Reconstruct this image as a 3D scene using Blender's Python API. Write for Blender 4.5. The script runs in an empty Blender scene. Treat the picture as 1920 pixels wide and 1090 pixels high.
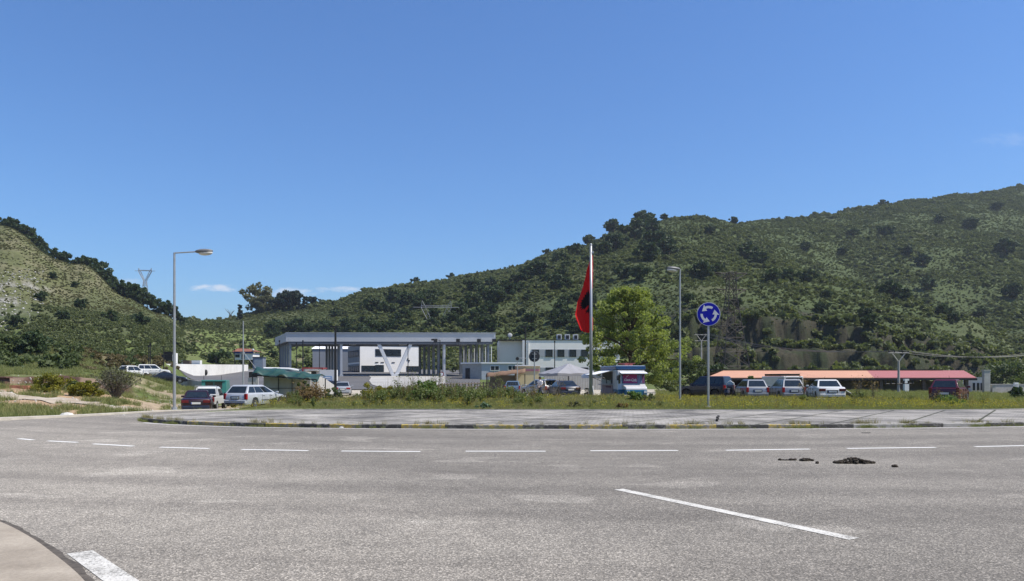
import bpy, math, random
import numpy as np
from mathutils import Vector, Matrix
R = math.radians
random.seed(7)
rng = np.random.default_rng(11)
scene = bpy.context.scene
col = scene.collection
# ------------------------------------------------------------------ camera, sky, sun, exposure
F, CX, HY = 1400.0, 960.0, 710.0            # focal length and principal point in photo pixels, for measuring only
cam = bpy.data.objects.new('camera', bpy.data.cameras.new('camera'))
col.objects.link(cam)
cam.location = (0, 0, 1.6); cam.rotation_euler = (R(90), 0, 0)
cam.data.sensor_width = 36; cam.data.lens = F / 1920 * 36
cam.data.shift_y = (HY - 545) / 1920
cam.data.clip_start = .1; cam.data.clip_end = 9000
scene.camera = cam
SUN_AZ, SUN_EL = R(103), R(57)
scene.view_settings.view_transform = 'Standard'; scene.view_settings.look = 'None'
scene.view_settings.exposure = 0.46; scene.view_settings.gamma = 1
sun = bpy.data.objects.new('sun', bpy.data.lights.new('sun', 'SUN')); col.objects.link(sun)
sun.data.energy = 4.6; sun.data.angle = R(.53); sun.data.color = (1, .935, .83)
sd = Vector((math.sin(SUN_AZ) * math.cos(SUN_EL), math.cos(SUN_AZ) * math.cos(SUN_EL), math.sin(SUN_EL)))
sun.rotation_euler = sd.to_track_quat('Z', 'Y').to_euler(); sun.location = sd * 100
world = bpy.data.worlds.new('World'); scene.world = world; world.use_nodes = True
wn, wl = world.node_tree.nodes, world.node_tree.links
wn.clear()
wo = wn.new('ShaderNodeOutputWorld'); bg = wn.new('ShaderNodeBackground'); sky = wn.new('ShaderNodeTexSky')
sky.sky_type = 'NISHITA'; sky.sun_disc = False; sky.sun_elevation = SUN_EL; sky.sun_rotation = SUN_AZ
sky.air_density = 1.35; sky.dust_density = .4; sky.ozone_density = 3.2; sky.altitude = 200
bg.inputs[1].default_value = .097
def wmath(op, a, b=None):
    n = wn.new('ShaderNodeMath'); n.operation = op
    for i, v in enumerate((a, b)):
        if v is None: continue
        if isinstance(v, (int, float)): n.inputs[i].default_value = v
        else: wl.new(v, n.inputs[i])
    return n.outputs[0]
# small fair-weather clouds low over the saddle, as directions on the sky
tc = wn.new('ShaderNodeTexCoord'); sp = wn.new('ShaderNodeSeparateXYZ'); wl.new(tc.outputs['Generated'], sp.inputs[0])
yy = wmath('MAXIMUM', sp.outputs[1], .05)
ax = wmath('DIVIDE', sp.outputs[0], yy); az = wmath('DIVIDE', sp.outputs[2], yy)
cb = wn.new('ShaderNodeCombineXYZ'); wl.new(ax, cb.inputs[0]); wl.new(wmath('MULTIPLY', az, 2.6), cb.inputs[1])
nz = wn.new('ShaderNodeTexNoise'); nz.inputs['Scale'].default_value = 48; nz.inputs['Detail'].default_value = 6; nz.inputs['Roughness'].default_value = .62
wl.new(cb.outputs[0], nz.inputs['Vector'])
tot = None
for (cu, cv, ru, rv, st) in ((402, 541, 46, 9, .9), (545, 549, 50, 12, .75), (480, 552, 30, 7, .5), (650, 543, 75, 6, .6), (745, 540, 60, 5, .3), (1900, 262, 80, 16, .12), (230, 530, 50, 9, .35)):
    dx = wmath('DIVIDE', wmath('SUBTRACT', ax, (cu - CX) / F), ru / F)
    dz = wmath('DIVIDE', wmath('SUBTRACT', az, (HY - cv) / F), rv / F)
    r = wmath('ADD', wmath('MULTIPLY', dx, dx), wmath('MULTIPLY', dz, dz))
    m = wmath('SUBTRACT', 1.0, r)
    m = wmath('ADD', m, wmath('MULTIPLY', wmath('SUBTRACT', nz.outputs[0], .5), 3.4))
    n = wn.new('ShaderNodeMapRange'); n.interpolation_type = 'SMOOTHSTEP'; wl.new(m, n.inputs[0])
    n.inputs[1].default_value = .05; n.inputs[2].default_value = 1.35; n.inputs[3].default_value = 0; n.inputs[4].default_value = st
    tot = n.outputs[0] if tot is None else wmath('MAXIMUM', tot, n.outputs[0])
tint = wn.new('ShaderNodeMixRGB'); tint.blend_type = 'MULTIPLY'; tint.inputs[0].default_value = 1; tint.inputs[2].default_value = (.49, .74, 1.10, 1)
wl.new(sky.outputs[0], tint.inputs[1])
mx = wn.new('ShaderNodeMixRGB'); wl.new(tot, mx.inputs[0]); wl.new(tint.outputs[0], mx.inputs[1]); mx.inputs[2].default_value = (5.6, 6.2, 7.2, 1)
wl.new(mx.outputs[0], bg.inputs[0]); wl.new(bg.outputs[0], wo.inputs[0])

# ------------------------------------------------------------------ helpers
def tag(o, label=None, cat=None, group=None, kind=None):
    if label: o['label'] = label
    if cat: o['category'] = cat
    if group: o['group'] = group
    if kind: o['kind'] = kind
    return o
def empty(name, loc=(0, 0, 0), rz=0.0, label=None, cat=None, group=None):
    o = bpy.data.objects.new(name, None); col.objects.link(o); o.empty_display_size = .3
    o.location = loc; o.rotation_euler = (0, 0, rz)
    return tag(o, label, cat, group)
def copy_tree(o, parent=None):
    c = o.copy(); col.objects.link(c)
    if parent is not None: c.parent = parent
    for ch in list(o.children): copy_tree(ch, c)
    return c
class MB:
    def __init__(s): s.v = []; s.f = []; s.m = []
    def quad(s, *p, m=0):
        n = len(s.v); s.v += [tuple(q) for q in p]; s.f.append(tuple(range(n, n + len(p)))); s.m.append(m); return s
    def box(s, c, d, rz=0.0, m=0, top=1.0, rx=0.0, ry=0.0):
        M = Matrix.Translation(c) @ Matrix.Rotation(rz, 4, 'Z') @ Matrix.Rotation(ry, 4, 'Y') @ Matrix.Rotation(rx, 4, 'X')
        n = len(s.v); a, b, h = d[0] / 2, d[1] / 2, d[2] / 2
        for z, k in ((-h, 1), (h, top)):
            for x, y in ((-a, -b), (a, -b), (a, b), (-a, b)): s.v.append(tuple(M @ Vector((x * k, y * k, z))))
        for f in ((3, 2, 1, 0), (4, 5, 6, 7), (0, 1, 5, 4), (1, 2, 6, 5), (2, 3, 7, 6), (3, 0, 4, 7)):
            s.f.append(tuple(n + i for i in f)); s.m.append(m)
        return s
    def tube(s, pts, r, n=8, m=0, cap=True):
        pts = [Vector(p) for p in pts]; rr = r if isinstance(r, (list, tuple)) else [r] * len(pts)
        base = len(s.v); ref = None
        for i, p in enumerate(pts):
            t = (pts[min(i + 1, len(pts) - 1)] - pts[max(i - 1, 0)]).normalized()
            if ref is None or abs(ref.dot(t)) > .95: ref = Vector((0, 0, 1)) if abs(t.z) < .9 else Vector((1, 0, 0))
            a = t.cross(ref).normalized(); b = t.cross(a)
            for k in range(n):
                q = 2 * math.pi * k / n; s.v.append(tuple(p + (a * math.cos(q) + b * math.sin(q)) * rr[i]))
        for i in range(len(pts) - 1):
            for k in range(n):
                A = base + i * n + k; B = base + i * n + (k + 1) % n
                s.f.append((A, B, B + n, A + n)); s.m.append(m)
        if cap:
            s.f.append(tuple(base + k for k in range(n))[::-1]); s.m.append(m)
            e = base + (len(pts) - 1) * n; s.f.append(tuple(e + k for k in range(n))); s.m.append(m)
        return s
    def loft(s, rings, m=0, cap=True, closed=True):
        b = len(s.v); n = len(rings[0])
        for r in rings: s.v += [tuple(p) for p in r]
        for i in range(len(rings) - 1):
            for k in range(n if closed else n - 1):
                k2 = (k + 1) % n
                s.f.append((b + i * n + k, b + i * n + k2, b + (i + 1) * n + k2, b + (i + 1) * n + k)); s.m.append(m)
        if cap:
            s.f.append(tuple(b + k for k in range(n))[::-1]); s.m.append(m)
            e = b + (len(rings) - 1) * n; s.f.append(tuple(e + k for k in range(n))); s.m.append(m)
        return s
    def prism(s, poly, z0, z1, m=0, M=None):
        r0 = [Vector((p[0], p[1], z0)) for p in poly]; r1 = [Vector((p[0], p[1], z1)) for p in poly]
        if M is not None: r0 = [M @ p for p in r0]; r1 = [M @ p for p in r1]
        return s.loft([r0, r1], m=m)
    def ell(s, c, d, n=12, k=8, m=0, M=None):
        rings = []
        for i in range(k + 1):
            t = math.pi * i / k; z = -math.cos(t); w = max(math.sin(t), .02)
            ring = [Vector((c[0] + d[0] * w * math.cos(2 * math.pi * j / n), c[1] + d[1] * w * math.sin(2 * math.pi * j / n), c[2] + d[2] * z)) for j in range(n)]
            rings.append([M @ p for p in ring] if M is not None else ring)
        return s.loft(rings, m=m)
    def build(s, name, mats, parent=None, smooth=False, bevel=0, fix=True):
        me = bpy.data.meshes.new(name); me.from_pydata(s.v, [], s.f)
        if not isinstance(mats, (list, tuple)): mats = [mats]
        for q in mats: me.materials.append(q)
        me.polygons.foreach_set('material_index', s.m)
        if smooth: me.polygons.foreach_set('use_smooth', [True] * len(s.f))
        me.update()
        o = bpy.data.objects.new(name, me); col.objects.link(o)
        if parent is not None: o.parent = parent
        if bevel:
            b = o.modifiers.new('bevel', 'BEVEL'); b.width = bevel; b.segments = 2; b.limit_method = 'ANGLE'
        return o
def np_mesh(name, V, Fq, mats, parent=None, colors=None, smooth=False, midx=None):
    me = bpy.data.meshes.new(name); k = Fq.shape[1]
    me.vertices.add(len(V)); me.vertices.foreach_set('co', V.astype(np.float32).ravel())
    me.loops.add(Fq.size); me.loops.foreach_set('vertex_index', Fq.astype(np.int32).ravel())
    me.polygons.add(len(Fq)); me.polygons.foreach_set('loop_start', np.arange(0, Fq.size, k, dtype=np.int32))
    me.polygons.foreach_set('loop_total', np.full(len(Fq), k, dtype=np.int32))
    if not isinstance(mats, (list, tuple)): mats = [mats]
    for q in mats: me.materials.append(q)
    if midx is not None: me.polygons.foreach_set('material_index', midx.astype(np.int32))
    if smooth: me.polygons.foreach_set('use_smooth', np.ones(len(Fq), dtype=bool))
    if colors is not None:
        a = me.color_attributes.new('tint', 'FLOAT_COLOR', 'POINT')
        c = np.ones((len(V), 4), dtype=np.float32); c[:, :3] = colors; a.data.foreach_set('color', c.ravel())
    me.update(calc_edges=True)
    o = bpy.data.objects.new(name, me); col.objects.link(o)
    if parent is not None: o.parent = parent
    return o
# numpy value noise
_perm = np.random.default_rng(3).random((256, 256))
def vnoise(x, y):
    x = np.asarray(x, float); y = np.asarray(y, float)
    xi = np.floor(x).astype(int); yi = np.floor(y).astype(int); fx = x - xi; fy = y - yi
    fx = fx * fx * (3 - 2 * fx); fy = fy * fy * (3 - 2 * fy)
    g = lambda a, b: _perm[a & 255, b & 255]
    return (g(xi, yi) * (1 - fx) + g(xi + 1, yi) * fx) * (1 - fy) + (g(xi, yi + 1) * (1 - fx) + g(xi + 1, yi + 1) * fx) * fy
def fbm(x, y, o=4):
    t = 0; a = .5; n = 0
    for i in range(o): t = t + a * vnoise(x * 2 ** i + 17 * i, y * 2 ** i + 31 * i); n += a; a *= .5
    return t / n
def sstep(a, b, x):
    t = np.clip((x - a) / (b - a), 0, 1); return t * t * (3 - 2 * t)

# ------------------------------------------------------------------ materials
class NT:
    def __init__(s, name):
        s.m = bpy.data.materials.new(name); s.m.use_nodes = True; s.t = s.m.node_tree; s.n = s.t.nodes; s.l = s.t.links
        s.b = s.n['Principled BSDF']
    def node(s, t, **k):
        n = s.n.new(t)
        for a, v in k.items(): setattr(n, a, v)
        return n
    def set(s, n, i, v):
        if isinstance(v, (int, float)): n.inputs[i].default_value = v if n.inputs[i].type == 'VALUE' else (v, v, v, 1)
        elif isinstance(v, tuple): n.inputs[i].default_value = v + (1,) if len(v) == 3 and len(n.inputs[i].default_value) == 4 else v
        else: s.l.new(v, n.inputs[i])
    def coord(s, kind='Object', scale=(1, 1, 1), rot=0):
        t = s.node('ShaderNodeTexCoord'); m = s.node('ShaderNodeMapping'); s.l.new(t.outputs[kind], m.inputs[0])
        m.inputs['Scale'].default_value = scale; m.inputs['Rotation'].default_value = (0, 0, rot); return m.outputs[0]
    def geo(s, scale=(1, 1, 1), rot=0):
        t = s.node('ShaderNodeNewGeometry'); m = s.node('ShaderNodeMapping'); s.l.new(t.outputs['Position'], m.inputs[0])
        m.inputs['Scale'].default_value = scale; m.inputs['Rotation'].default_value = (0, 0, rot); return m.outputs[0]
    def noise(s, vec, scale, detail=4, rough=.6):
        n = s.node('ShaderNodeTexNoise'); s.l.new(vec, n.inputs['Vector']); n.inputs['Scale'].default_value = scale
        n.inputs['Detail'].default_value = detail; n.inputs['Roughness'].default_value = rough; return n.outputs[0]
    def ramp(s, fac, *stops):
        n = s.node('ShaderNodeValToRGB'); s.l.new(fac, n.inputs[0]); e = n.color_ramp.elements
        while len(e) < len(stops): e.new(.5)
        for q, (p, c) in zip(e, stops): q.position = p; q.color = tuple(c) + (1,) if isinstance(c, tuple) else (c, c, c, 1)
        return n.outputs[0]
    def mix(s, fac, a, b, mode='MIX'):
        n = s.node('ShaderNodeMixRGB', blend_type=mode); s.set(n, 0, fac); s.set(n, 1, a); s.set(n, 2, b); return n.outputs[0]
    def math(s, op, a, b=0.0):
        n = s.node('ShaderNodeMath', operation=op); s.set(n, 0, a); s.set(n, 1, b); return n.outputs[0]
    def bump(s, h, st=.3, d=.01):
        n = s.node('ShaderNodeBump'); s.l.new(h, n.inputs['Height']); n.inputs['Strength'].default_value = st; n.inputs['Distance'].default_value = d
        s.l.new(n.outputs[0], s.b.inputs['Normal'])
    def fin(s, colr, rough=.7, metal=0.0, spec=.5):
        s.set(s.b, 'Base Color', colr); s.set(s.b, 'Roughness', rough); s.set(s.b, 'Metallic', metal); s.b.inputs['Specular IOR Level'].default_value = spec
        return s.m
_mc = {}
def pm(name, c, rough=.6, metal=0.0, var=.12, scale=3.0, bump=0.0, spec=.5):
    """a painted / cast / woven surface with slight procedural dirt"""
    if name in _mc: return _mc[name]
    t = NT(name); v = t.coord(); n = t.noise(v, scale, 5, .65)
    c1 = tuple(x * (1 + var) for x in c); c2 = tuple(x * (1 - var) for x in c)
    cc = t.ramp(n, (.3, c2), (.7, c1))
    if bump: t.bump(t.noise(v, scale * 8, 3), bump, .02)
    _mc[name] = t.fin(cc, rough, metal, spec); return _mc[name]
def leafmat(name, c1, c2, trans=.35, rough=.6):
    if name in _mc: return _mc[name]
    t = NT(name); a = t.node('ShaderNodeAttribute', attribute_name='tint'); oi = t.node('ShaderNodeObjectInfo')
    f = t.math('ADD', t.math('MULTIPLY', a.outputs['Fac'], .7), t.math('MULTIPLY', oi.outputs['Random'], .3))
    cc = t.ramp(f, (0.05, c1), (.95, c2)); t.fin(cc, rough, 0.0, .3)
    tr = t.node('ShaderNodeBsdfTranslucent'); t.set(tr, 0, t.mix(1.0, cc, (1.25, 1.3, .55), 'MULTIPLY'))
    ms = t.node('ShaderNodeMixShader'); ms.inputs[0].default_value = trans
    t.l.new(t.b.outputs[0], ms.inputs[1]); t.l.new(tr.outputs[0], ms.inputs[2])
    t.l.new(ms.outputs[0], t.n['Material Output'].inputs[0]); _mc[name] = t.m; return t.m
def glass(name='car_glass', c=(.012, .016, .018), rough=.06):
    if name in _mc: return _mc[name]
    t = NT(name); v = t.coord(); n = t.noise(v, 4, 3)
    _mc[name] = t.fin(t.ramp(n, (.3, tuple(x * .7 for x in c)), (.7, tuple(x * 1.6 for x in c))), rough, 0.0, .8); return _mc[name]

# ------------------------------------------------------------------ terrain height
KN = {
 -900: [(0,-.03),(20,-.03),(25,.1),(42,.8),(60,1.8),(80,3),(120,7),(180,14),(250,45),(320,100),(400,112),(600,80),(1000,20),(3000,0)],
 0:   [(0,-.03),(27.0,-.03),(30,.0),(42,.12),(50,.6),(59,1.05),(61.5,1.75),(80,2.3),(100,3.2),(118,6.2),(130,7.2),(150,7),(180,10),(200,14),(250,36),(320,68),(400,60),(600,45),(1000,10),(3000,0)],
 150: [(0,-.03),(31.5,-.03),(34,-.03),(42,.05),(50,.3),(59.5,.75),(61.5,1.75),(80,2.1),(100,3.0),(118,5.6),(135,6.2),(160,6.5),(190,12),(250,27),(300,47.6),(360,45),(600,52),(1000,10),(3000,0)],
 240: [(0,-.03),(34,-.03),(38,-.1),(43,-.1),(50,.1),(60,.3),(62,1.1),(80,1.5),(100,1.6),(120,4),(150,6),(190,11),(250,22),(300,33.7),(360,32),(600,52),(1000,10),(3000,0)],
 300: [(0,-.03),(36,-.03),(39.5,-.2),(45,-.5),(60,-.3),(80,.3),(100,1.1),(118,2.0),(125,4.6),(150,6),(190,9),(250,16),(310,28.5),(400,26),(600,50),(1000,10),(3000,0)],
 360: [(0,-.03),(37,-.03),(40,-.25),(44,-.55),(60,-.55),(80,-.2),(100,.4),(128,1.9),(150,2.4),(170,5),(190,6.5),(220,9),(300,20),(400,33),(600,38),(1000,10),(3000,0)],
 430: [(0,-.03),(33.5,-.03),(35,.08),(38,0),(43,-.5),(60,-.6),(75,-.4),(95,.1),(110,.5),(145,2.0),(190,4),(215,4.5),(240,7),(300,16.6),(380,28),(450,38.5),(520,34),(700,20),(3000,0)],
 530: [(0,-.03),(33.8,-.03),(34.6,.1),(40,.15),(48,.1),(56,-.1),(75,-.2),(95,.1),(110,.5),(145,2.0),(190,3.6),(225,5),(260,6.5),(300,13),(380,28),(460,45.5),(540,40),(800,20),(3000,0)],
 620: [(0,-.03),(33.8,-.03),(34.6,.1),(42,.15),(48,.1),(56,-.1),(80,-.2),(97,.1),(110,.5),(145,2.0),(190,3.6),(230,5),(270,9),(320,20),(400,36),(465,49.5),(560,44),(800,20),(3000,0)],
 700: [(0,-.03),(33.8,-.03),(34.6,.1),(42,.22),(50,.15),(58,-.1),(80,-.2),(97,.1),(110,.5),(145,2.0),(190,3.6),(220,4.5),(270,13),(350,33),(480,58.5),(560,55),(800,30),(3000,0)],
 780: [(0,-.03),(33.8,-.03),(34.6,.1),(42,.3),(50,.2),(58,-.1),(80,-.2),(97,.1),(110,.5),(145,2.0),(190,3.5),(220,4.5),(270,15),(350,36),(500,65.5),(600,60),(900,30),(3000,0)],
 930: [(0,-.03),(33.8,-.03),(34.6,.1),(42,.25),(50,.2),(58,0),(80,-.1),(97,.1),(110,.5),(145,1.9),(190,3),(215,4),(260,16),(350,42),(530,78.5),(620,72),(900,40),(3000,0)],
 1080:[(0,-.03),(33.8,-.03),(34.6,.1),(43,.25),(49,.24),(57,.02),(80,0),(110,.3),(145,1.6),(180,2.6),(205,4),(250,18),(350,52),(470,82),(560,99.6),(660,90),(900,50),(3000,0)],
 1210:[(0,-.03),(33.8,-.03),(34.6,.1),(43,.22),(49,.20),(57,.02),(80,0),(120,.3),(160,1.6),(190,3),(210,9),(240,20),(320,48),(430,80),(555,117.5),(650,110),(900,70),(3000,0)],
 1300:[(0,-.03),(33.8,-.03),(34.6,.1),(43,.14),(48,.10),(54,.05),(80,0),(120,.2),(160,1.5),(193,3),(196,9),(209,10),(212,19),(226,20),(300,42),(400,72),(560,122),(660,116),(900,80),(3000,0)],
 1440:[(0,-.03),(33.8,-.03),(34.6,.1),(43,.10),(48,.08),(54,.05),(80,0),(120,.2),(160,1.2),(193,3),(196,9),(209,10),(212,18.5),(226,19.5),(300,42),(400,67),(480,86),(640,140),(760,130),(1000,90),(3000,0)],
 1600:[(0,-.03),(33.8,-.03),(34.6,.1),(42,.15),(48,.12),(54,.0),(80,0),(120,.2),(160,1.1),(193,3),(196,8.5),(209,9.5),(212,16.5),(230,17.5),(290,36),(340,48),(405,40),(470,68),(560,110),(700,161),(800,150),(1100,90),(3000,0)],
 1700:[(0,-.03),(33.8,-.03),(34.6,.1),(42,.15),(48,.1),(54,0),(80,-.1),(120,0),(160,.9),(193,2.6),(196,7.5),(210,8.5),(213,13.5),(234,14.5),(280,29),(312,38),(365,28),(450,64),(600,128),(740,178),(850,165),(1100,100),(3000,0)],
 1800:[(0,-.03),(33.8,-.03),(34.6,.1),(40,.1),(46,.1),(60,-.1),(80,-.2),(120,-.2),(160,.5),(193,2.4),(196,6),(211,7),(214,11),(250,15),(282,26),(335,18),(420,54),(600,130),(780,195),(900,180),(1200,100),(3000,0)],
 1920:[(0,-.03),(34.6,-.03),(36,.0),(44,.05),(60,-.1),(80,-.3),(120,-.4),(160,0),(190,1.5),(205,4),(235,9),(270,9),(330,24),(450,67),(600,122),(820,214),(950,200),(1300,100),(3000,0)],
 2800:[(0,-.03),(36,-.03),(44,.0),(60,-.1),(120,-.3),(160,0),(200,2),(260,10),(330,30),(500,85),(700,160),(900,255),(1100,240),(1500,100),(3000,0)],
}
_ku = np.array(sorted(KN)); _ky = np.concatenate([np.arange(0, 80, .5), np.arange(80, 300, 1.0), np.arange(300, 3001, 4.0)])
_kz = []
for u in _ku:
    a = np.array(KN[u]); _kz.append(np.interp(_ky, a[:, 0], a[:, 1]))
_kz = np.array(_kz)
# soften kinks beyond the near field
for it in range(3):
    s = _kz.copy(); s[:, 1:-1] = (_kz[:, :-2] + 2 * _kz[:, 1:-1] + _kz[:, 2:]) / 4; w = sstep(240, 300, _ky); _kz = _kz * (1 - w) + s * w
def gh_base(x, y):
    x = np.asarray(x, float); y = np.asarray(y, float)
    r = np.hypot(x, y); lim = 1.35
    inside = (y > 0) & (np.abs(x) < lim * np.maximum(y, 1e-6))
    Y = np.where(inside, y, r / math.hypot(1, lim))
    u = CX + F * np.where(inside, x / np.maximum(y, 1e-6), np.sign(x) * lim)
    u = np.clip(u, _ku[0], _ku[-1]); Y = np.clip(Y, 0, 2999)
    Y = Y + sstep(186, 194, Y) * sstep(245, 225, Y) * sstep(1150, 1290, u) * ((fbm(x / 4.5, y * 0 + 3, 4) - .5) * 9 + (fbm(x / 14, y / 30, 2) - .5) * 8)
    k = np.clip(np.searchsorted(_ku, u) - 1, 0, len(_ku) - 2); t = (u - _ku[k]) / (_ku[k + 1] - _ku[k])
    w = sstep(180, 240, Y); t = t * (1 - w) + w * t * t * (3 - 2 * t)
    j = np.clip(np.searchsorted(_ky, Y) - 1, 0, len(_ky) - 2); q = (Y - _ky[j]) / (_ky[j + 1] - _ky[j])
    z0 = _kz[k, j] * (1 - q) + _kz[k, j + 1] * q; z1 = _kz[k + 1, j] * (1 - q) + _kz[k + 1, j + 1] * q
    return z0 * (1 - t) + z1 * t, u, Y
def gh(x, y):
    z, u, Y = gh_base(x, y)
    x = np.asarray(x, float); y = np.asarray(y, float)
    far = sstep(200, 330, Y)
    n = (fbm(x / 38, y / 38, 4) - .5) * 10 * far * sstep(900, 500, Y) * (.45 + .55 * sstep(1200, 1300, u))
    cut = sstep(190, 196, Y) * sstep(246, 230, Y) * sstep(1150, 1290, u)
    n = n + cut * ((fbm(x / 5, y / 5, 4) - .5) * 3.0)
    lf = sstep(345, 250, u) * sstep(62, 80, Y) * sstep(230, 200, Y)
    n = n + lf * (fbm(x / 9, y / 9, 3) - .5) * 1.6
    nearf = sstep(36, 42, Y) * sstep(110, 60, Y)
    n = n + nearf * (fbm(x / 2.2, y / 2.2, 3) - .5) * .12 * (1 + 2.5 * sstep(300, 200, u))
    return z + n
def g(x, y): return float(gh(np.array([x]), np.array([y]))[0])
def at(u, Y, dz=0.0):
    """the point on the ground seen at photo column u at depth Y"""
    x = (u - CX) / F * Y; return Vector((x, Y, g(x, Y) + dz))
def zat(v, Y): return 1.6 + (HY - v) / F * Y
# ------------------------------------------------------------------ ground sheet
def ground_color(x, y, z, u, Y):
    """what grows or lies on the ground there: grass, dry grass, scrub soil, dirt, gravel, rock"""
    c = lambda *a: np.array(a)[None, :]
    G, DG, SC, DI, GR, RK, PA = c(.105,.135,.040), c(.175,.165,.075), c(.062,.082,.030), c(.30,.215,.14), c(.42,.38,.31), c(.24,.22,.20), c(.30,.29,.26)
    n1 = fbm(x / 14, y / 14, 4); n2 = fbm(x / 3.1 + 50, y / 3.1, 4); n3 = fbm(x / 60 + 9, y / 60, 3)
    def mx(a, b, w): return a * (1 - w[:, None]) + b * w[:, None]
    C = mx(G + 0 * x[:, None], DG, sstep(.45, .7, n1) * .55)
    # right and middle slopes
    far = sstep(205, 250, Y)
    S = mx(SC + 0 * x[:, None], c(.068,.088,.033), sstep(.40, .66, n1 * .5 + n2 * .5))
    S = mx(S, c(.10,.095,.05), sstep(.6, .75, n3) * .4)
    C = mx(C, S, far)
    # left grassy hillside: dry yellow green grass with stones, scrub lower down
    vp = HY - (z - 1.6) / np.maximum(Y, 1) * F
    lh = sstep(330, 250, u) * sstep(185, 215, Y) * sstep(420, 380, Y)
    up = sstep(600, 560, vp + (n3 - .5) * 60 + .10 * (u - 120))
    L = mx(c(.10,.108,.045) + 0 * x[:, None], c(.145,.138,.075), sstep(.4, .68, n2))
    L = mx(L, c(.11,.115,.05), sstep(.55, .72, n1) * .6)
    L = mx(L, c(.27,.26,.235), sstep(.50, .62, n2) * sstep(100, 30, u + (n1 - .5) * 120) * sstep(520, 545, vp) * sstep(640, 600, vp))
    C = mx(C, mx(S * 1.05, L, up), lh)
    # terraces left of the customs canopy
    tr = sstep(330, 380, u) * sstep(620, 560, u) * sstep(205, 225, Y) * sstep(420, 330, Y)
    T = mx(c(.115,.145,.045) + 0 * x[:, None], c(.25,.20,.13), sstep(.58, .70, n2) * sstep(.42, .56, n1))
    C = mx(C, T, tr)
    # brown grassy slope of the near left bank
    bk = sstep(330, 240, u) * sstep(98, 108, Y) * sstep(150, 135, Y)
    C = mx(C, mx(c(.15,.125,.065) + 0 * x[:, None], c(.10,.115,.045), sstep(.4, .6, n1)), bk)
    # quarry cut: earth and scrub tones, with the scarps' shade painted into the colour
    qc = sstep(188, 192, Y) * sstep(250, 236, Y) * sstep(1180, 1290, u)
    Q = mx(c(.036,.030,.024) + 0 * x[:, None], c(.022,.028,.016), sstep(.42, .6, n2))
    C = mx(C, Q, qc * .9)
    # gravel yard behind the island, dirt lots left and right
    yd = sstep(54, 58, Y) * sstep(104, 97, Y) * sstep(500, 560, u + (n2 - .5) * 120) * sstep(1330, 1250, u)
    C = mx(C, mx(GR + 0 * x[:, None], c(.34,.29,.21), sstep(.4, .65, n1)), yd)
    rt = sstep(1200, 1350, u) * sstep(48, 52, Y) * sstep(190, 120, Y)
    C = mx(C, mx(c(.24,.21,.14) + 0 * x[:, None], G, sstep(.42, .56, n2)), rt)
    rd = sstep(1600, 1660, u) * sstep(37.5, 39, Y + (n2 - .5) * 6) * sstep(50, 45, Y) * .75
    C = mx(C, c(.36,.30,.21), rd)
    lf = sstep(335, 300, u) * sstep(26, 28, Y) * sstep(60, 56, Y)
    C = mx(C, DI * c(1.25, 1.2, 1.15), lf * sstep(.44, .53, n2 * .45 + n1 * .55))
    lot = sstep(225, 270, u + (n1 - .5) * 80) * sstep(480, 430, u) * sstep(38, 40, Y) * sstep(96, 84, Y)
    C = mx(C, c(.33,.26,.18), lot * sstep(.33, .48, n2) * .9)
    gb = sstep(59.0, 59.6, Y) * sstep(63.0, 61.9, Y) * sstep(262, 235, u)
    C = mx(C, mx(c(.085,.048,.034) + 0 * x[:, None], c(.24,.17,.12), sstep(.52, .62, n2)), gb)
    return C * (.9 + .2 * fbm(x / .7, y / .7, 2))[:, None]
a1 = np.concatenate([np.linspace(-180, -42, 90)[:-1], np.linspace(-42, 42, 980), np.linspace(42, 180, 90)[1:]])
rr = np.concatenate([[.5, 2, 5, 10, 16, 21, 24], np.arange(26, 70, .45), np.arange(70, 130, 1.1), np.arange(130, 190, 1.6), np.arange(190, 260, 1.3), np.arange(260, 900, 4.5), np.geomspace(905, 3900, 30)])
A, RR = np.meshgrid(np.radians(a1), rr)
gx = (np.sin(A) * RR).ravel(); gy = (np.cos(A) * RR).ravel()
gz = gh(gx, gy); _, gu, gY = gh_base(gx, gy)
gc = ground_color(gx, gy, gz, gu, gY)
na, nr = len(a1), len(rr)
ii, jj = np.meshgrid(np.arange(nr - 1), np.arange(na - 1), indexing='ij')
q0 = (ii * na + jj).ravel(); gF = np.stack([q0, q0 + 1, q0 + 1 + na, q0 + na], 1)[:, ::-1]
t = NT('ground'); v = t.geo(); at_ = t.node('ShaderNodeAttribute', attribute_name='tint')
nn = t.noise(v, 1.7, 6, .7); n3 = t.noise(v, .32, 4, .6)
cc = t.mix(1.0, at_.outputs['Color'], t.ramp(nn, (.28, .62), (.72, 1.38)), 'MULTIPLY')
cc = t.mix(1.0, cc, t.ramp(n3, (.3, .8), (.7, 1.2)), 'MULTIPLY'); t.bump(nn, .8, .25); M_GROUND = t.fin(cc, .95, 0, .15)
tag(np_mesh('ground', np.stack([gx, gy, gz], 1), gF, M_GROUND, colors=gc, smooth=True), kind='structure')

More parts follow.
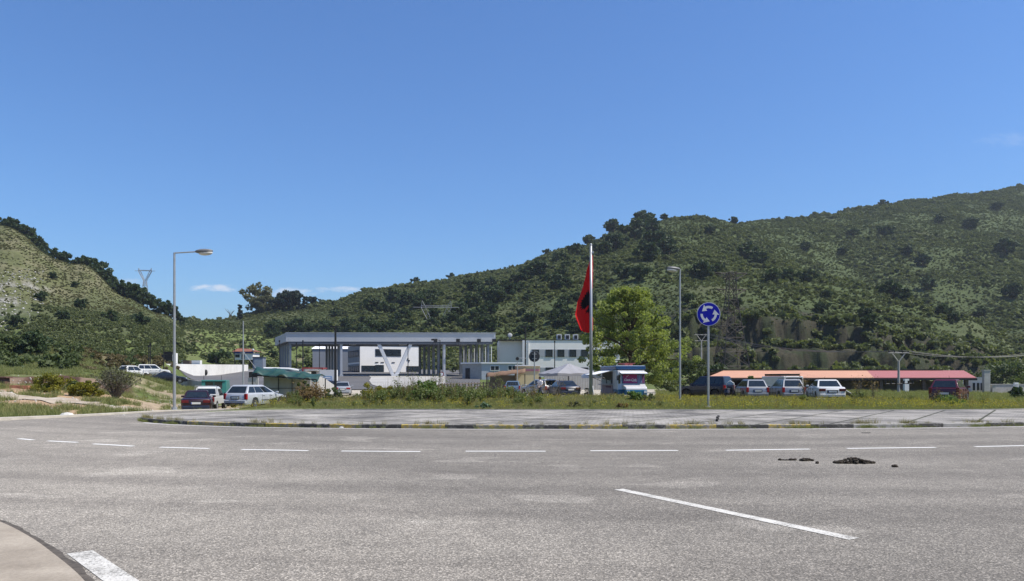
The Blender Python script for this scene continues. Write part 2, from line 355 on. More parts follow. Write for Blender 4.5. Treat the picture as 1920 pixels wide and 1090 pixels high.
# ------------------------------------------------------------------ road surface
def px(u, v, z=0.0):
    Y = (1.6 - z) * F / (v - HY); return ((u - CX) / F * Y, Y)
def sheet(name, poly, z, mat, kind='structure'):
    mb = MB(); mb.v = [(p[0], p[1], z) for p in poly]; mb.f = [tuple(range(len(poly)))]; mb.m = [0]
    o = mb.build(name, mat)
    if o.data.polygons[0].normal.z < 0: o.data.flip_normals()
    return tag(o, kind=kind)
t = NT('asphalt'); v = t.geo()
agg = t.node('ShaderNodeTexVoronoi'); t.l.new(v, agg.inputs['Vector']); agg.inputs['Scale'].default_value = 75
fine = t.noise(v, 55, 3, .8); mid = t.noise(v, 2.2, 5, .65); big = t.noise(v, .22, 4, .55)
mp = t.geo((.8, 1.1, 1), .12); patch = t.noise(mp, .62, 2.2, .5)
base = t.ramp(big, (.32, (.180, .165, .142)), (.68, (.232, .213, .184)))
base = t.mix(t.ramp(patch, (.61, 0.0), (.64, .42)), base, (.34, .315, .275))
vl = t.node('ShaderNodeVectorMath', operation='DISTANCE'); t.l.new(t.geo(), vl.inputs[0]); vl.inputs[1].default_value = (4.5, 61, 0)
rc = t.node('ShaderNodeCombineXYZ'); t.l.new(vl.outputs['Value'], rc.inputs[0]); sx_ = t.node('ShaderNodeSeparateXYZ'); t.l.new(t.geo(), sx_.inputs[0]); t.l.new(t.math('MULTIPLY', sx_.outputs[0], .035), rc.inputs[1])
trk = t.noise(rc.outputs[0], .55, 4, .62)
base = t.mix(t.ramp(trk, (.44, 0.0), (.62, .62)), base, (.132, .120, .104))
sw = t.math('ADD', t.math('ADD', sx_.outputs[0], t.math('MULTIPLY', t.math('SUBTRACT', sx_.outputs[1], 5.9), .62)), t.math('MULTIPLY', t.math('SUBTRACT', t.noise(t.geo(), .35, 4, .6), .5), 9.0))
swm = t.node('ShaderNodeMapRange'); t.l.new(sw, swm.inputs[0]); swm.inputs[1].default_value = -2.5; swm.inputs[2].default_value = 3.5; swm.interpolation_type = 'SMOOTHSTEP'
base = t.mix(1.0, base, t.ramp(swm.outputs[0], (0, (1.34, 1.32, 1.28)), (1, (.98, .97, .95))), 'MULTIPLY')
base = t.mix(1.0, base, t.ramp(mid, (.3, .88), (.7, 1.12)), 'MULTIPLY')
sepc = t.node('ShaderNodeSeparateColor'); t.l.new(agg.outputs['Color'], sepc.inputs[0])
base = t.mix(1.0, base, t.ramp(sepc.outputs[0], (.0, .48), (.35, .82), (.75, 1.1), (1, 2.1)), 'MULTIPLY')
base = t.mix(1.0, base, t.ramp(fine, (.25, .62), (.75, 1.38)), 'MULTIPLY')
crk = t.node('ShaderNodeTexVoronoi', feature='DISTANCE_TO_EDGE'); t.l.new(t.geo(), crk.inputs['Vector']); crk.inputs['Scale'].default_value = .16
cw = t.mix(t.ramp(t.noise(v, .5, 3), (.5, 0.0), (.62, 1.0)), 0.0, t.ramp(crk.outputs['Distance'], (.0, 1.0), (.004, 0.0)))
base = t.mix(t.mix(.5, 0.0, cw), base, (.09, .085, .08))
t.bump(t.math('ADD', agg.outputs['Distance'], fine), .55, .006)
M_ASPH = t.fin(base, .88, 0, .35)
far_kerb = [px(-420, 806), px(-160, 796.5), px(0, 789), px(80, 785), px(160, 781), px(250, 775.5), px(330, 771), px(400, 768.8), (-13.0, 39.8), (-9, 40.6), (-5, 41)]
road = [(-60, -30), (-60, 21)] + far_kerb[:] + [(-4, 36), (-6, 34.5), (26, 34.5), (26.5, 38.2), (36, 38.2), (60, 38), (60, -30)]
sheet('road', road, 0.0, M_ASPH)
tag(MB().build('x', M_ASPH) if False else sheet('concrete_lane', [(22.6, 35.6), (40, 35.6), (40, 41.6), (25.2, 40.4)], .012, pm('pale_lane', (.45, .43, .39), .9, 0, .1, .6)), kind='structure')

# worn white paint
t = NT('road_paint'); v = t.geo(); n = t.noise(v, 38, 4, .75); nb = t.noise(v, 3.0, 3)
w = t.math('ADD', n, t.math('MULTIPLY', t.math('SUBTRACT', nb, .5), .5))
M_PAINT = t.fin(t.ramp(w, (.36, (.21, .20, .175)), (.47, (.52, .50, .45)), (.72, (.68, .66, .60))), .8)
t = NT('road_paint_fresh'); v = t.geo(); n = t.noise(v, 30, 4, .75); M_PAINT2 = t.fin(t.ramp(n, (.28, (.30, .29, .26)), (.42, (.74, .73, .69)), (.7, (.84, .83, .79))), .8)
def dash(name, p, q, w, par=None, n=6):
    p = Vector(p); q = Vector(q); d = (q - p).normalized(); s = Vector((-d.y, d.x)) * w / 2
    mb = MB()
    for i in range(n):
        a = p + (q - p) * i / n; b = p + (q - p) * (i + 1) / n; mb.quad((a.x - s.x, a.y - s.y, 0), (b.x - s.x, b.y - s.y, 0), (b.x + s.x, b.y + s.y, 0), (a.x + s.x, a.y + s.y, 0))
    o = mb.build(name, M_PAINT if n > 6 or w > .18 else M_PAINT2)
    for vv in o.data.vertices: vv.co.z = .005
    return tag(o, kind='structure')
for a in [((35,823),(62,825.3)), ((90,827.2),(145,830)), ((175,832.8),(250,837)), ((300,839),(392,841.5)), ((453,843.3),(578,845.5)), ((640,846.3),(788,847.3)), ((873,846.6),(1023,846.6)), ((1107,845.8),(1271,845.2)), ((1361,844.8),(1518,842.6)), ((1588,841.4),(1754,839.4)), ((1828,838),(2000,834.5))]:
    dash('lane_marking', px(*a[0]), px(*a[1]), .13)
dash('lane_marking', px(1160, 918), px(1602, 1011.5), .165, n=12)
dash('lane_marking', px(150, 1036), px(238, 1098), .21, n=6)
def strip(name, left, right, z, mat):
    mb = MB()
    for i in range(len(left) - 1):
        mb.quad((*left[i], z), (*right[i], z), (*right[i + 1], z), (*left[i + 1], z))
    o = mb.build(name, mat)
    if o.data.polygons[0].normal.z < 0: o.data.flip_normals()
    return tag(o, kind='structure')
def smooth_line(pts, n=8):
    out = []
    P = [Vector(p) for p in pts]; P = [P[0] * 2 - P[1]] + P + [P[-1] * 2 - P[-2]]
    for i in range(1, len(P) - 2):
        for k in range(n):
            t_ = k / n; a, b, c_, d = P[i - 1], P[i], P[i + 1], P[i + 2]
            out.append(.5 * ((2 * b) + (c_ - a) * t_ + (2 * a - 5 * b + 4 * c_ - d) * t_ ** 2 + (3 * b - a - 3 * c_ + d) * t_ ** 3))
    out.append(P[-2]); return out
def offset(line, d):
    o = []
    for i, p in enumerate(line):
        t_ = (line[min(i + 1, len(line) - 1)] - line[max(i - 1, 0)]).normalized(); o.append(p + Vector((-t_.y, t_.x)) * d)
    return o
# island kerb line, left tip round to the far right
kl = smooth_line([px(u, v) for u, v in [(262,788.5),(275,791.5),(330,795.5),(430,799.3),(560,801.8),(700,803.2),(840,804),(980,804.4),(1120,804.4),(1260,804.2),(1400,803.8),(1520,803.2),(1650,802.4),(1780,801),(1920,799),(2080,796),(2400,789)]], 8)
eo = offset(kl, -.34); ei = offset(kl, -.24)
strip('edge_line', [tuple(p) for p in eo[10:]], [tuple(p) for p in ei[10:]], .006, M_PAINT2)
# kerb stones with worn yellow and dark paint
def kerbmat(nm, c1, lo, hi):
    t = NT(nm); v = t.geo(); n = t.noise(v, 4.5, 6, .75); f = t.ramp(n, (lo, 0.0), (hi, 1.0)); return t.fin(t.mix(1.0, t.mix(f, (.27, .255, .225), c1), t.ramp(t.noise(v, 12, 3), (.3, .7), (.7, 1.15)), 'MULTIPLY'), .88)
M_KY = kerbmat('kerb_yellow', (.47, .34, .07), .44, .56); M_KD = kerbmat('kerb_dark', (.07, .066, .06), .36, .5)
M_KC = pm('kerb_concrete', (.34, .325, .295), .9, 0, .2, 5)
brk = [(560,1),(615,2),(675,1),(755,2),(835,1),(890,2),(978,1),(1067,2),(1165,1),(1250,2),(1345,1),(1440,2),(1522,1),(1603,2),(1698,0),(1770,2),(1850,0),(1920,2),(9999,0)]
mb = MB(); inner = offset(kl, .16); H = .125
def kcol(u):
    if u < 350: return 2
    if u < 430: return 1
    if u < 500: return 2
    for b, c_ in brk:
        if u < b: return c_
for i in range(len(kl) - 1):
    a, b, c_, d = kl[i], kl[i + 1], inner[i + 1], inner[i]; n = 3
    for k in range(n):
        a1_ = a.lerp(b, k / n); b1 = a.lerp(b, (k + 1) / n); d1 = d.lerp(c_, k / n); c1 = d.lerp(c_, (k + 1) / n)
        m_ = kcol(CX + F * (a1_.x + b1.x) / (a1_.y + b1.y)); j = .004 * math.sin(i * 5.1 + k * 3)
        mb.quad((*a1_, -.03), (*b1, -.03), (*b1, H - .015 + j), (*a1_, H - .015 + j), m=m_)
        a2 = a1_.lerp(d1, .12); b2 = b1.lerp(c1, .12)
        mb.quad((*a1_, H - .015 + j), (*b1, H - .015 + j), (*b2, H + j), (*a2, H + j), m=m_)
        mb.quad((*a2, H + j), (*b2, H + j), (*c1, H + j), (*d1, H + j), m=m_)
tag(mb.build('kerb', [M_KC, M_KY, M_KD]), kind='structure')
# paved apron: big pale slabs over small tiles
t = NT('paving'); v = t.geo((1, 1, 1), .62); n = t.noise(t.geo(), .45, 5, .65); nf = t.noise(t.geo(), 6, 4, .7)
br = t.node('ShaderNodeTexBrick'); t.l.new(v, br.inputs['Vector']); br.inputs['Scale'].default_value = 1; br.offset = 0
br.inputs['Brick Width'].default_value = 1.9; br.inputs['Row Height'].default_value = 1.9; br.inputs['Mortar Size'].default_value = .05
br.inputs['Color1'].default_value = (.36, .335, .30, 1); br.inputs['Color2'].default_value = (.25, .235, .215, 1); br.inputs['Mortar'].default_value = (.07, .07, .045, 1)
b2 = t.node('ShaderNodeTexBrick'); t.l.new(v, b2.inputs['Vector']); b2.inputs['Brick Width'].default_value = .2; b2.inputs['Row Height'].default_value = .2; b2.inputs['Mortar Size'].default_value = .012; b2.inputs['Scale'].default_value = 1
b2.inputs['Color1'].default_value = (1, 1, 1, 1); b2.inputs['Color2'].default_value = (.9, .9, .9, 1); b2.inputs['Mortar'].default_value = (.6, .6, .58, 1)
cc = t.mix(1.0, br.outputs[0], b2.outputs[0], 'MULTIPLY')
cc = t.mix(1.0, cc, t.ramp(n, (.36, .5), (.5, .95), (.62, 1.28)), 'MULTIPLY'); cc = t.mix(1.0, cc, t.ramp(nf, (.3, .8), (.7, 1.15)), 'MULTIPLY')
t.bump(b2.outputs['Fac'], .3, -.004); M_PAVE = t.fin(cc, .9, 0, .3)
back = smooth_line([(-13.95, 28.8), (-13.4, 31.5), (-11.8, 34), (-8.5, 35.1), (0, 34.9), (9, 34.7), (17, 34.5), (22, 35.0), (26, 36.3), (30, 38.5)], 8)
mb = MB(); hp = H - .006
poly = [(*p, hp) for p in inner if p.x < 33] + [(36, 38.5, hp)] + [(*p, hp) for p in back[::-1]]
mb.v = poly; mb.f = [tuple(range(len(poly)))]; mb.m = [0]
o = mb.build('pavement', M_PAVE)
if o.data.polygons[0].normal.z < 0: o.data.flip_normals()
tag(o, kind='structure')
mb = MB(); bo = offset(back, .14)
for i in range(len(back) - 1):
    a, b, c_, d = back[i], back[i + 1], bo[i + 1], bo[i]
    mb.quad((*a, hp - .05), (*b, hp - .05), (*b, hp + .04), (*a, hp + .04)); mb.quad((*a, hp + .04), (*b, hp + .04), (*c_, hp + .04), (*d, hp + .04)); mb.quad((*d, hp + .04), (*c_, hp + .04), (*c_, -.1), (*d, -.1))
tag(mb.build('pavement_edging', M_KC), kind='structure')
# far kerb along the left field
fk = smooth_line([Vector(p) for p in far_kerb], 6); fi = offset(fk, .28)
mb = MB()
for i in range(len(fk) - 1):
    a, b, c_, d = fk[i], fk[i + 1], fi[i + 1], fi[i]
    h0 = .12 - .09 * min(1, max(0, (a.x + 20) / 4)); mb.quad((*a, -.05), (*b, -.05), (*b, h0), (*a, h0)); mb.quad((*a, h0), (*b, h0), (*c_, h0 + .01), (*d, h0 + .01)); mb.quad((*d, h0 + .01), (*c_, h0 + .01), (*c_, -.4), (*d, -.4))
tag(mb.build('field_kerb', pm('kerb_pale', (.46, .42, .35), .9, 0, .2, 2)), kind='structure')
# near footpath, bottom left
fp = smooth_line([(-16, 14.5), (-9.5, 11), px(-60, 966), px(0, 984), px(56, 1013), px(100, 1045), px(148, 1086), px(185, 1134), (-2.1, 4.2), (-1.2, 2.6), (-.6, 0)], 8)
fo = offset(fp, .05 if True else 0)
t = NT('footpath'); v = t.geo(); n = t.noise(v, 1.3, 5, .7); nf = t.noise(v, 45, 3, .8)
M_FOOT = t.fin(t.mix(1.0, t.ramp(n, (.3, (.25, .21, .16)), (.7, (.41, .355, .28))), t.ramp(nf, (.3, .8), (.7, 1.15)), 'MULTIPLY'), .9); 
poly = [(p.x, p.y, .035) for p in fp] + [(-30, -1, .035), (-30, 16, .035)]
mb = MB(); mb.v = poly; mb.f = [tuple(range(len(poly)))]; mb.m = [0]
for i in range(len(fp) - 1): mb.quad((*fp[i], -.01), (*fp[i + 1], -.01), (*fp[i + 1], .035), (*fp[i], .035))
o = mb.build('footpath', M_FOOT)
if o.data.polygons[0].normal.z < 0: o.data.flip_normals()
tag(o, kind='structure')
mb = MB(); wv = [.05 + .08 * fbm(np.array([p.x * 3]), np.array([p.y * 3]))[0] for p in fp]
go = [Vector((0, 0))] * len(fp); t1 = offset(fp, 1.0)
for i in range(len(fp) - 1):
    d0 = (t1[i] - fp[i]) * wv[i]; d1 = (t1[i + 1] - fp[i + 1]) * wv[i + 1]
    sgn = 1
    mb.quad((*(fp[i] + d0), .005), (*(fp[i + 1] + d1), .005), (*fp[i + 1], .005), (*fp[i], .005))
o = mb.build('gutter_grit', pm('grit', (.085, .072, .058), .95, 0, .5, 14)); tag(o, kind='structure')

# ------------------------------------------------------------------ dirt path, customs plaza
def draped(name, quads_fn, nu, nv, mat, dz):
    V = []; Fq = []
    for i in range(nu + 1):
        for j in range(nv + 1):
            x, y = quads_fn(i / nu, j / nv); V.append((x, y))
    V = np.array(V); z = gh(V[:, 0], V[:, 1]) + dz
    for i in range(nu):
        for j in range(nv):
            a = i * (nv + 1) + j; Fq.append((a, a + nv + 1, a + nv + 2, a + 1))
    o = np_mesh(name, np.column_stack([V, z]), np.array(Fq), mat, smooth=True)
    if o.data.polygons[0].normal.z < 0: o.data.flip_normals()
    return tag(o, kind='structure')
pc = smooth_line([(-44, 58), (-34.3, 49.5), (-28.2, 46), (-22.6, 42.2), (-19.2, 39.6), (-17.6, 38.2), (-15.5, 39.6)], 12)
pc0 = pc
def pathf(s, w):
    k = s * (len(pc) - 1); i = min(int(k), len(pc) - 2); p = pc[i].lerp(pc[i + 1], k - i); d = (pc[i + 1] - pc[i]).normalized()
    ww = 1.15 * (1 + .3 * (fbm(np.array([p.x * .9 + 7 * (w > .5)]), np.array([p.y * .9]), 3)[0] - .5)); q = p + Vector((-d.y, d.x)) * (w * 2 - 1) * ww; return q.x, q.y
t = NT('dirt'); v = t.geo(); n = t.noise(v, 1.1, 6, .7)
M_DIRT = t.fin(t.ramp(n, (.3, (.28, .22, .15)), (.6, (.42, .36, .28)), (.75, (.50, .45, .38))), .95); 
draped('dirt_path', pathf, 120, 6, M_DIRT, .05)
t = NT('plaza_asphalt'); v = t.geo(); n = t.noise(v, .12, 5, .6)
M_PLZ = t.fin(t.ramp(n, (.3, (.085, .082, .082)), (.7, (.125, .12, .118))), .85)
def plaza(s, w):
    Y = 97 + (206 - 97) * s; ul = 545 - 150 * sstep(97, 104, Y) - 60 * sstep(104, 130, Y) + 150 * sstep(150, 206, Y); ur = 900; u = float(ul + (ur - ul) * w); return (u - CX) / F * Y, Y
draped('plaza_road', plaza, 60, 40, M_PLZ, .10)
def ribbon(name, pts, w, mat, dz=.14, n=10):
    L = smooth_line([Vector(p) for p in pts], n); a = offset(L, w / 2); b = offset(L, -w / 2); mb = MB()
    za = gh(np.array([p.x for p in L]), np.array([p.y for p in L])) + dz
    for i in range(len(L) - 1): mb.quad((*a[i], za[i]), (*b[i], za[i]), (*b[i + 1], za[i + 1]), (*a[i + 1], za[i + 1])); mb.quad((*b[i], za[i]), (*b[i], za[i] - .2), (*b[i + 1], za[i + 1] - .2), (*b[i + 1], za[i + 1]))
    return tag(mb.build(name, mat), kind='structure')
W = lambda u, Y: ((u - CX) / F * Y, Y)
M_WK = pm('white_kerb', (.72, .71, .68), .8, 0, .08, 1)
ribbon('plaza_kerb', [W(684, 146), W(692, 136), W(688, 124), W(693, 112), W(712, 102), W(740, 98.5), W(800, 97.5)], .28, M_WK, .08)
ribbon('plaza_kerb', [W(548, 118), W(520, 130), W(512, 142), W(530, 146)], .6, M_WK)
ribbon('plaza_kerb', [W(395, 165), W(430, 172), W(480, 175), W(520, 176)], .4, M_WK)
ribbon('plaza_kerb', [W(640, 146), W(700, 147), W(790, 149)], .45, M_WK)
ribbon('plaza_kerb', [W(335, 112), W(352, 104), W(378, 98.5), W(400, 97)], .5, M_WK)
def island(s, w):
    Y = 101 + 42 * s; l = np.interp(Y, [101, 112, 124, 136, 146], [714, 697, 692, 696, 690]); return (float(l + (835 - l) * w) - CX) / F * Y, Y
draped('traffic_island', island, 20, 20, pm('island_concrete', (.36, .35, .33), .9, 0, .15, .3), .16)
# ------------------------------------------------------------------ buildings
WHITE = pm('white_render', (.80, .78, .74), .85, 0, .05, .5); GREYW = pm('grey_render', (.50, .50, .50), .85, 0, .06, .5)
DKGLASS = glass('window_glass', (.018, .026, .036), .08); DARK = pm('dark_metal', (.02, .021, .023), .5, .3, .2)
STEEL = pm('canopy_steel', (.50, .51, .52), .6, .0, .04, .4, spec=.25); STEELD = pm('column_steel', (.20, .225, .26), .5, .2, .08, .6)
ROOFW = pm('roof_sheet_white', (.82, .82, .82), .6, 0, .03); GALV = pm('galvanised_steel', (.42, .43, .43), .45, .6, .12, 4)
CONC = pm('concrete', (.42, .41, .38), .9, 0, .15, 1.2, .3); WHITEP = pm('white_paint', (.78, .78, .76), .5, 0, .05)
BLACKM = pm('black_metal', (.014, .014, .015), .55, .2, .2)
def frame_of(u, Y, rot, z):
    """empty at ground-floor corner; local +x along the facade, +y into the building"""
    return Vector(((u - CX) / F * Y, Y, z)), R(rot)
# customs canopy
L0, rz = frame_of(536, 142.5, 1, 2.0)
ca = empty('customs_canopy', L0, rz, 'long grey metal border checkpoint canopy with fin columns and a V strut', 'canopy')
LW, DP, TH = 40.0, 17.0, 1.75; z1 = 8.3; z0 = z1 - TH
mb = MB(); mb.box((LW / 2, DP / 2, z0 + TH / 2 + .05), (LW, DP, TH - .1)); mb.build('roof', STEEL, ca)
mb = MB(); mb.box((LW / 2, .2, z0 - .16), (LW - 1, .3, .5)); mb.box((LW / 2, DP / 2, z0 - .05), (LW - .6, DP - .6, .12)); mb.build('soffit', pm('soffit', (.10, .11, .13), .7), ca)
mb = MB(); mb.box((LW / 2, -.03, z1 + .04), (LW + .1, .2, .1)); mb.build('roof_trim', pm('trim', (.45, .48, .52), .5, .3), ca)
def fin(x, y, w=.75, d=.28, m=STEELD, name='column'):
    w, d = w * .42, .6
    b = MB(); b.box((x, y, z0 / 2 - .35), (w, d, z0 + .5)); b.box((x, y, .1), (w + .25, d + .25, .5)); return b.build(name, m, ca)
for i in range(5): fin(.9, .5 + i * 3.6, .9, .3)
fin(10.6, .5, 1.0, .4, STEEL)
for i in range(5): fin(10.6, 3.0 + i * 3.0, .9, .3)
fin(30.3, .5, .9, .4, STEEL)
for i in range(5): fin(30.3, 3.6 + i * 2.9, .9, .3)
for i in range(6):
    fin(38.9, .9 + i * 2.85, .9, .3)
    b = MB(); b.tube([(39.55, .9 + i * 2.85, 0), (39.55, .9 + i * 2.85, z0 - .8)], .09, 6); b.build('drain_pipe', WHITEP, ca)
b = MB()
def strut(b, p, q, w, d):
    p = Vector(p); q = Vector(q); t_ = (q - p).normalized(); s = Vector((t_.z, 0, -t_.x)) * w / 2; f = Vector((0, d / 2, 0))
    b.loft([[p + s + f, p - s + f, p - s - f, p + s - f], [q + s + f, q - s + f, q - s - f, q + s - f]])
strut(b, (20.6, .35, -.1), (17.5, .35, z0 + .25), .62, .35); strut(b, (21.0, .35, -.1), (24.1, .35, z0 + .25), .62, .35)
b.box((20.8, .35, .15), (1.3, .5, .7)); b.build('strut', pm('strut_grey', (.72, .72, .72), .5, 0, .04), ca)
for i, x in enumerate((28.4, 32.7, 36.7, 39.6)):
    b = MB(); b.box((x, -.30, z0 + .35), (.62, .28, .55)); b.box((x, -.46, z0 + .35), (.5, .04, .42)); b.box((x, -.12, z0 + .35), (.15, .2, .15)); b.build('floodlight', BLACKM, ca)
# camera or lamp arms under canopy
for x in (14, 24, 36): b = MB(); b.box((x, 6, z0 - .25), (1.4, .3, .12)); b.build('ceiling_lamp', WHITEP, ca)

for o_ in [q for q in bpy.data.objects if q.parent == ca]:
    for vv in o_.data.vertices: vv.co.x -= .42 * vv.co.y   # the canopy's plan is a parallelogram
def windows(parent, x0, x1, z_, h, y, n, gap=.12, name='window', fm=None, side=None):
    """a glazed opening of n panes set in the wall: frame with panes as a sub-part"""
    f = MB(); p = MB(); w = (x1 - x0) / n
    def bx(m_, c_, d_):
        if side: m_.box((c_[1], c_[0], c_[2]), (d_[1], d_[0], d_[2]))
        else: m_.box(c_, d_)
    bx(f, ((x0 + x1) / 2, y, z_ - .03), (x1 - x0 + .1, .16, .07)); bx(f, ((x0 + x1) / 2, y, z_ + h + .03), (x1 - x0 + .1, .16, .07))
    for i in range(n + 1): bx(f, (x0 + i * w, y, z_ + h / 2), (.07, .15, h - .012))
    for i in range(n): bx(p, (x0 + (i + .5) * w, y, z_ + h / 2), (w - .08, .07, h - .02))
    fo = f.build(name, fm or DARK, parent); p.build('pane', DKGLASS, fo); return fo
# two storey office under the canopy
C0, rz = frame_of(675, 171, 24, 2.3)
of = empty('customs_office', C0, rz, 'two storey white and grey office block standing under the big canopy', 'building')
b = MB(); b.box((7.2, 6.5, 3.45), (14.4, 13, 6.9)); b.build('wall', WHITE, of)
b = MB(); b.box((-.05, 6.5, 5.0), (.1, 12.9, 3.75)); b.box((-.05, 6.5, 2.45), (.1, 12.9, .5)); b.build('side_cladding', pm('cladding_grey', (.25, .26, .26), .8, 0, .1, .8), of)
b = MB(); b.box((7.2, 6.5, 6.98), (14.6, 13.2, .16)); b.build('roof', GREYW, of)
windows(of, 3.6, 9.6, 4.55, 1.5, -.02, 3); windows(of, .4, 3.4, .95, 1.25, -.02, 2); windows(of, 11.0, 13.9, .95, 1.2, -.02, 2)
windows(of, 1.0, 12.0, 4.45, 1.35, -.12, 4, side=True); windows(of, .6, 12.0, .9, 1.2, -.12, 5, side=True)
b = MB(); b.box((4.5, -.03, 1.2), (2.1, .14, 2.4)); dr = b.build('door', DARK, of)
b = MB(); b.box((4.0, -.06, 1.2), (.9, .12, 2.15)); b.box((5.0, -.06, 1.2), (.9, .12, 2.15)); b.build('pane', DKGLASS, dr)
b = MB(); b.box((4.6, -.01, 2.52), (1.5, .1, .1)); b.build('lintel', WHITEP, of)
for x in (3.9, 5.2, 7.8, 10.0): b = MB(); b.box((x, -.05, 3.05), (.75, .12, .14)); b.build('vent', DARK, of)
for x, z_ in ((11.3, 3.9), (11.6, 3.5)): b = MB(); b.box((x, -.08, z_), (.28, .2, .32)); b.build('camera', BLACKM, of)
# parked dark shape of a service yard under the side windows
b = MB(); b.box((7.0, -1.6, .25), (13.5, 1.6, .35)); b.build('step', CONC, of)
# grey hangar with white roof
C0, rz = frame_of(586, 186, 14, 3.5)
hg = empty('hangar', C0, rz, 'grey clad shed with bright white pitched roof behind the canopy columns', 'shed')
b = MB(); b.box((5.5, 8, 2.75), (11, 16, 5.5)); b.build('wall', pm('shed_grey', (.20, .215, .24), .7, 0, .06, .6), hg)
b = MB(); b.loft([[Vector((-.2, -.2, 5.5)), Vector((11.2, -.2, 5.5)), Vector((11.2, -.2, 5.65)), Vector((8.6, 4, 8.4)), Vector((4.0, 4, 8.4)), Vector((-.2, -.2, 5.65))], [Vector((-.2, 16.2, 5.5)), Vector((11.2, 16.2, 5.5)), Vector((11.2, 16.2, 5.65)), Vector((8.6, 13, 8.4)), Vector((4.0, 13, 8.4)), Vector((-.2, 16.2, 5.65))]]); b.build('roof', ROOFW, hg)
# white two storey building on the right
C0, rz = frame_of(984, 150, 3, 1.4)
wb = empty('station_building', C0, rz, 'white flat roofed two storey building right of the canopy, air conditioners on its roof', 'building')
zt = zat(638, 150) - 1.4
b = MB(); b.box((9.6, 5.2, zt / 2), (19.2, 10.4, zt)); b.box((-2.62, 5.6, zt / 2 - .04), (5.2, 9, zt - .08)); b.build('wall', WHITE, wb)
b = MB(); b.box((-2.63, 1.02, zt / 2 + .05), (4.9, .12, zt - .3)); b.build('wall_panel', pm('wall_warm_grey', (.66, .64, .62), .85, 0, .05, .4), wb)
b = MB(); b.box((6.9, 5.2, zt + .06), (24.4, 10.6, .14)); b.build('parapet', DARK, wb)
b = MB(); b.box((10.2, -.03, zt - 2.6), (17.8, .09, 1.5)); b.box((10.2, -.03, zt - 6.2), (17.8, .09, 1.4)); b.build('facade_band', pm('band_grey', (.33, .35, .37), .8, 0, .06, .7), wb)
for x in (2.2, 4.9, 7.3, 9.7, 12.1, 14.6, 17.0): windows(wb, x - .65, x + .65, zt - 3.3, 1.35, -.06, 1)
for x in (2.3, 5.0, 8.6, 12.0): windows(wb, x - .75, x + .75, zt - 6.8, 1.25, -.06, 1)
b = MB(); b.box((-.25, -.12, zt / 2), (.5, .25, zt - .1)); b.box((.7, -.12, zt / 2 + 1), (.12, .2, zt - 2.4)); b.build('pilaster', pm('pilaster', (.62, .62, .63), .8, 0, .04), wb)
for i, x in enumerate((7.2, 8.9, 10.6)):
    b = MB(); b.box((x, 2.5, zt + .75), (1.0, .9, 1.15)); o = b.build('air_conditioner', pm('ac_grey', (.6, .6, .6), .6), wb)
    b = MB(); b.box((x + .0, 2.02, zt + .75), (.62, .06, .75)); b.build('fan_grille', DARK, o)
b = MB(); b.tube([(-2.9, 2, zt), (-2.9, 2, zt + .8)], .06, 6); Mx = Matrix.Translation((-2.9, 1.85, zt + 1.05)) @ Matrix.Rotation(R(90), 4, 'X'); b.ell((0, 0, 0), (.48, .48, .14), 14, 6, M=Mx); b.build('satellite_dish', GREYW, wb)
# prefab hut in front
C0, rz = frame_of(903, 132, 4, 1.35)
pf = empty('prefab_hut', C0, rz, 'low grey prefab cabin with pale flat roof in front of the white building', 'hut')
b = MB(); b.box((3.55, 3, 1.45), (7.1, 6, 2.9)); b.build('wall', pm('hut_blue_grey', (.40, .43, .47), .8, 0, .04), pf)
b = MB(); b.loft([[Vector((0, -.02, 0)), Vector((-3.4, 2.2, 0)), Vector((-3.4, 2.2, 2.9)), Vector((0, -.02, 2.9))], [Vector((.1, 5.9, 0)), Vector((-3.3, 5.9, 0)), Vector((-3.3, 5.9, 2.9)), Vector((.1, 5.9, 2.9))]]); b.build('side_wall', pm('hut_grey', (.33, .33, .32), .8), pf)
b = MB(); b.loft([[Vector((7.3, -.25, z_)), Vector((-.1, -.25, z_)), Vector((-3.7, 2.05, z_)), Vector((-3.7, 6.1, z_)), Vector((7.3, 6.1, z_))] for z_ in (2.9, 3.1)]); b.build('roof', ROOFW, pf)
windows(pf, 1.6, 3.1, 1.7, .75, -.03, 2, fm=WHITEP); windows(pf, 4.7, 6.1, 1.75, .75, -.03, 2, fm=WHITEP)
Ms = Matrix.Translation((-2.45, 1.5, 1.05)) @ Matrix.Rotation(math.atan2(-2.2, 3.4), 4, 'Z')
b = MB(); n0 = len(b.v); b.box((0, 0, 0), (.85, .16, 2.1)); b.v = [tuple(Ms @ Vector(p)) for p in b.v]; b.build('door', DARK, pf)
# far red roofed kiosk with blue fascia
C0, rz = frame_of(440, 215, -6, 7.0)
kb = empty('roadside_cafe', C0, rz, 'small far building with red tiled roof and blue fascia on the left slope', 'building')
b = MB(); b.box((3.1, 2.5, 1.2), (6.2, 5, 2.4)); b.build('wall', WHITE, kb)
b = MB(); b.loft([[Vector((-.6, -.6, 3.0)), Vector((6.9, -.6, 3.0)), Vector((6.9, 5.4, 3.0)), Vector((-.6, 5.4, 3.0))], [Vector((.2, 1.8, 4.3)), Vector((4.2, 1.8, 4.1)), Vector((4.2, 3, 4.1)), Vector((.2, 3, 4.3))]]); b.build('roof', pm('red_tiles', (.22, .085, .055), .9, 0, .3, 2), kb)
b = MB(); b.box((3.1, -.15, 2.65), (6.6, .3, .65)); fs = b.build('fascia', pm('fascia_blue', (.02, .03, .20), .5), kb)
for i, w in enumerate((.2, .5, .25, .55)): b = MB(); b.box((2.1 + i * .48, -.32, 2.65), (w * .7, .05, .26)); b.build('letter', WHITEP, fs)
windows(kb, 2.4, 3.4, .3, 1.6, -.05, 1); windows(kb, .3, 1.7, .9, 1.0, -.05, 2)
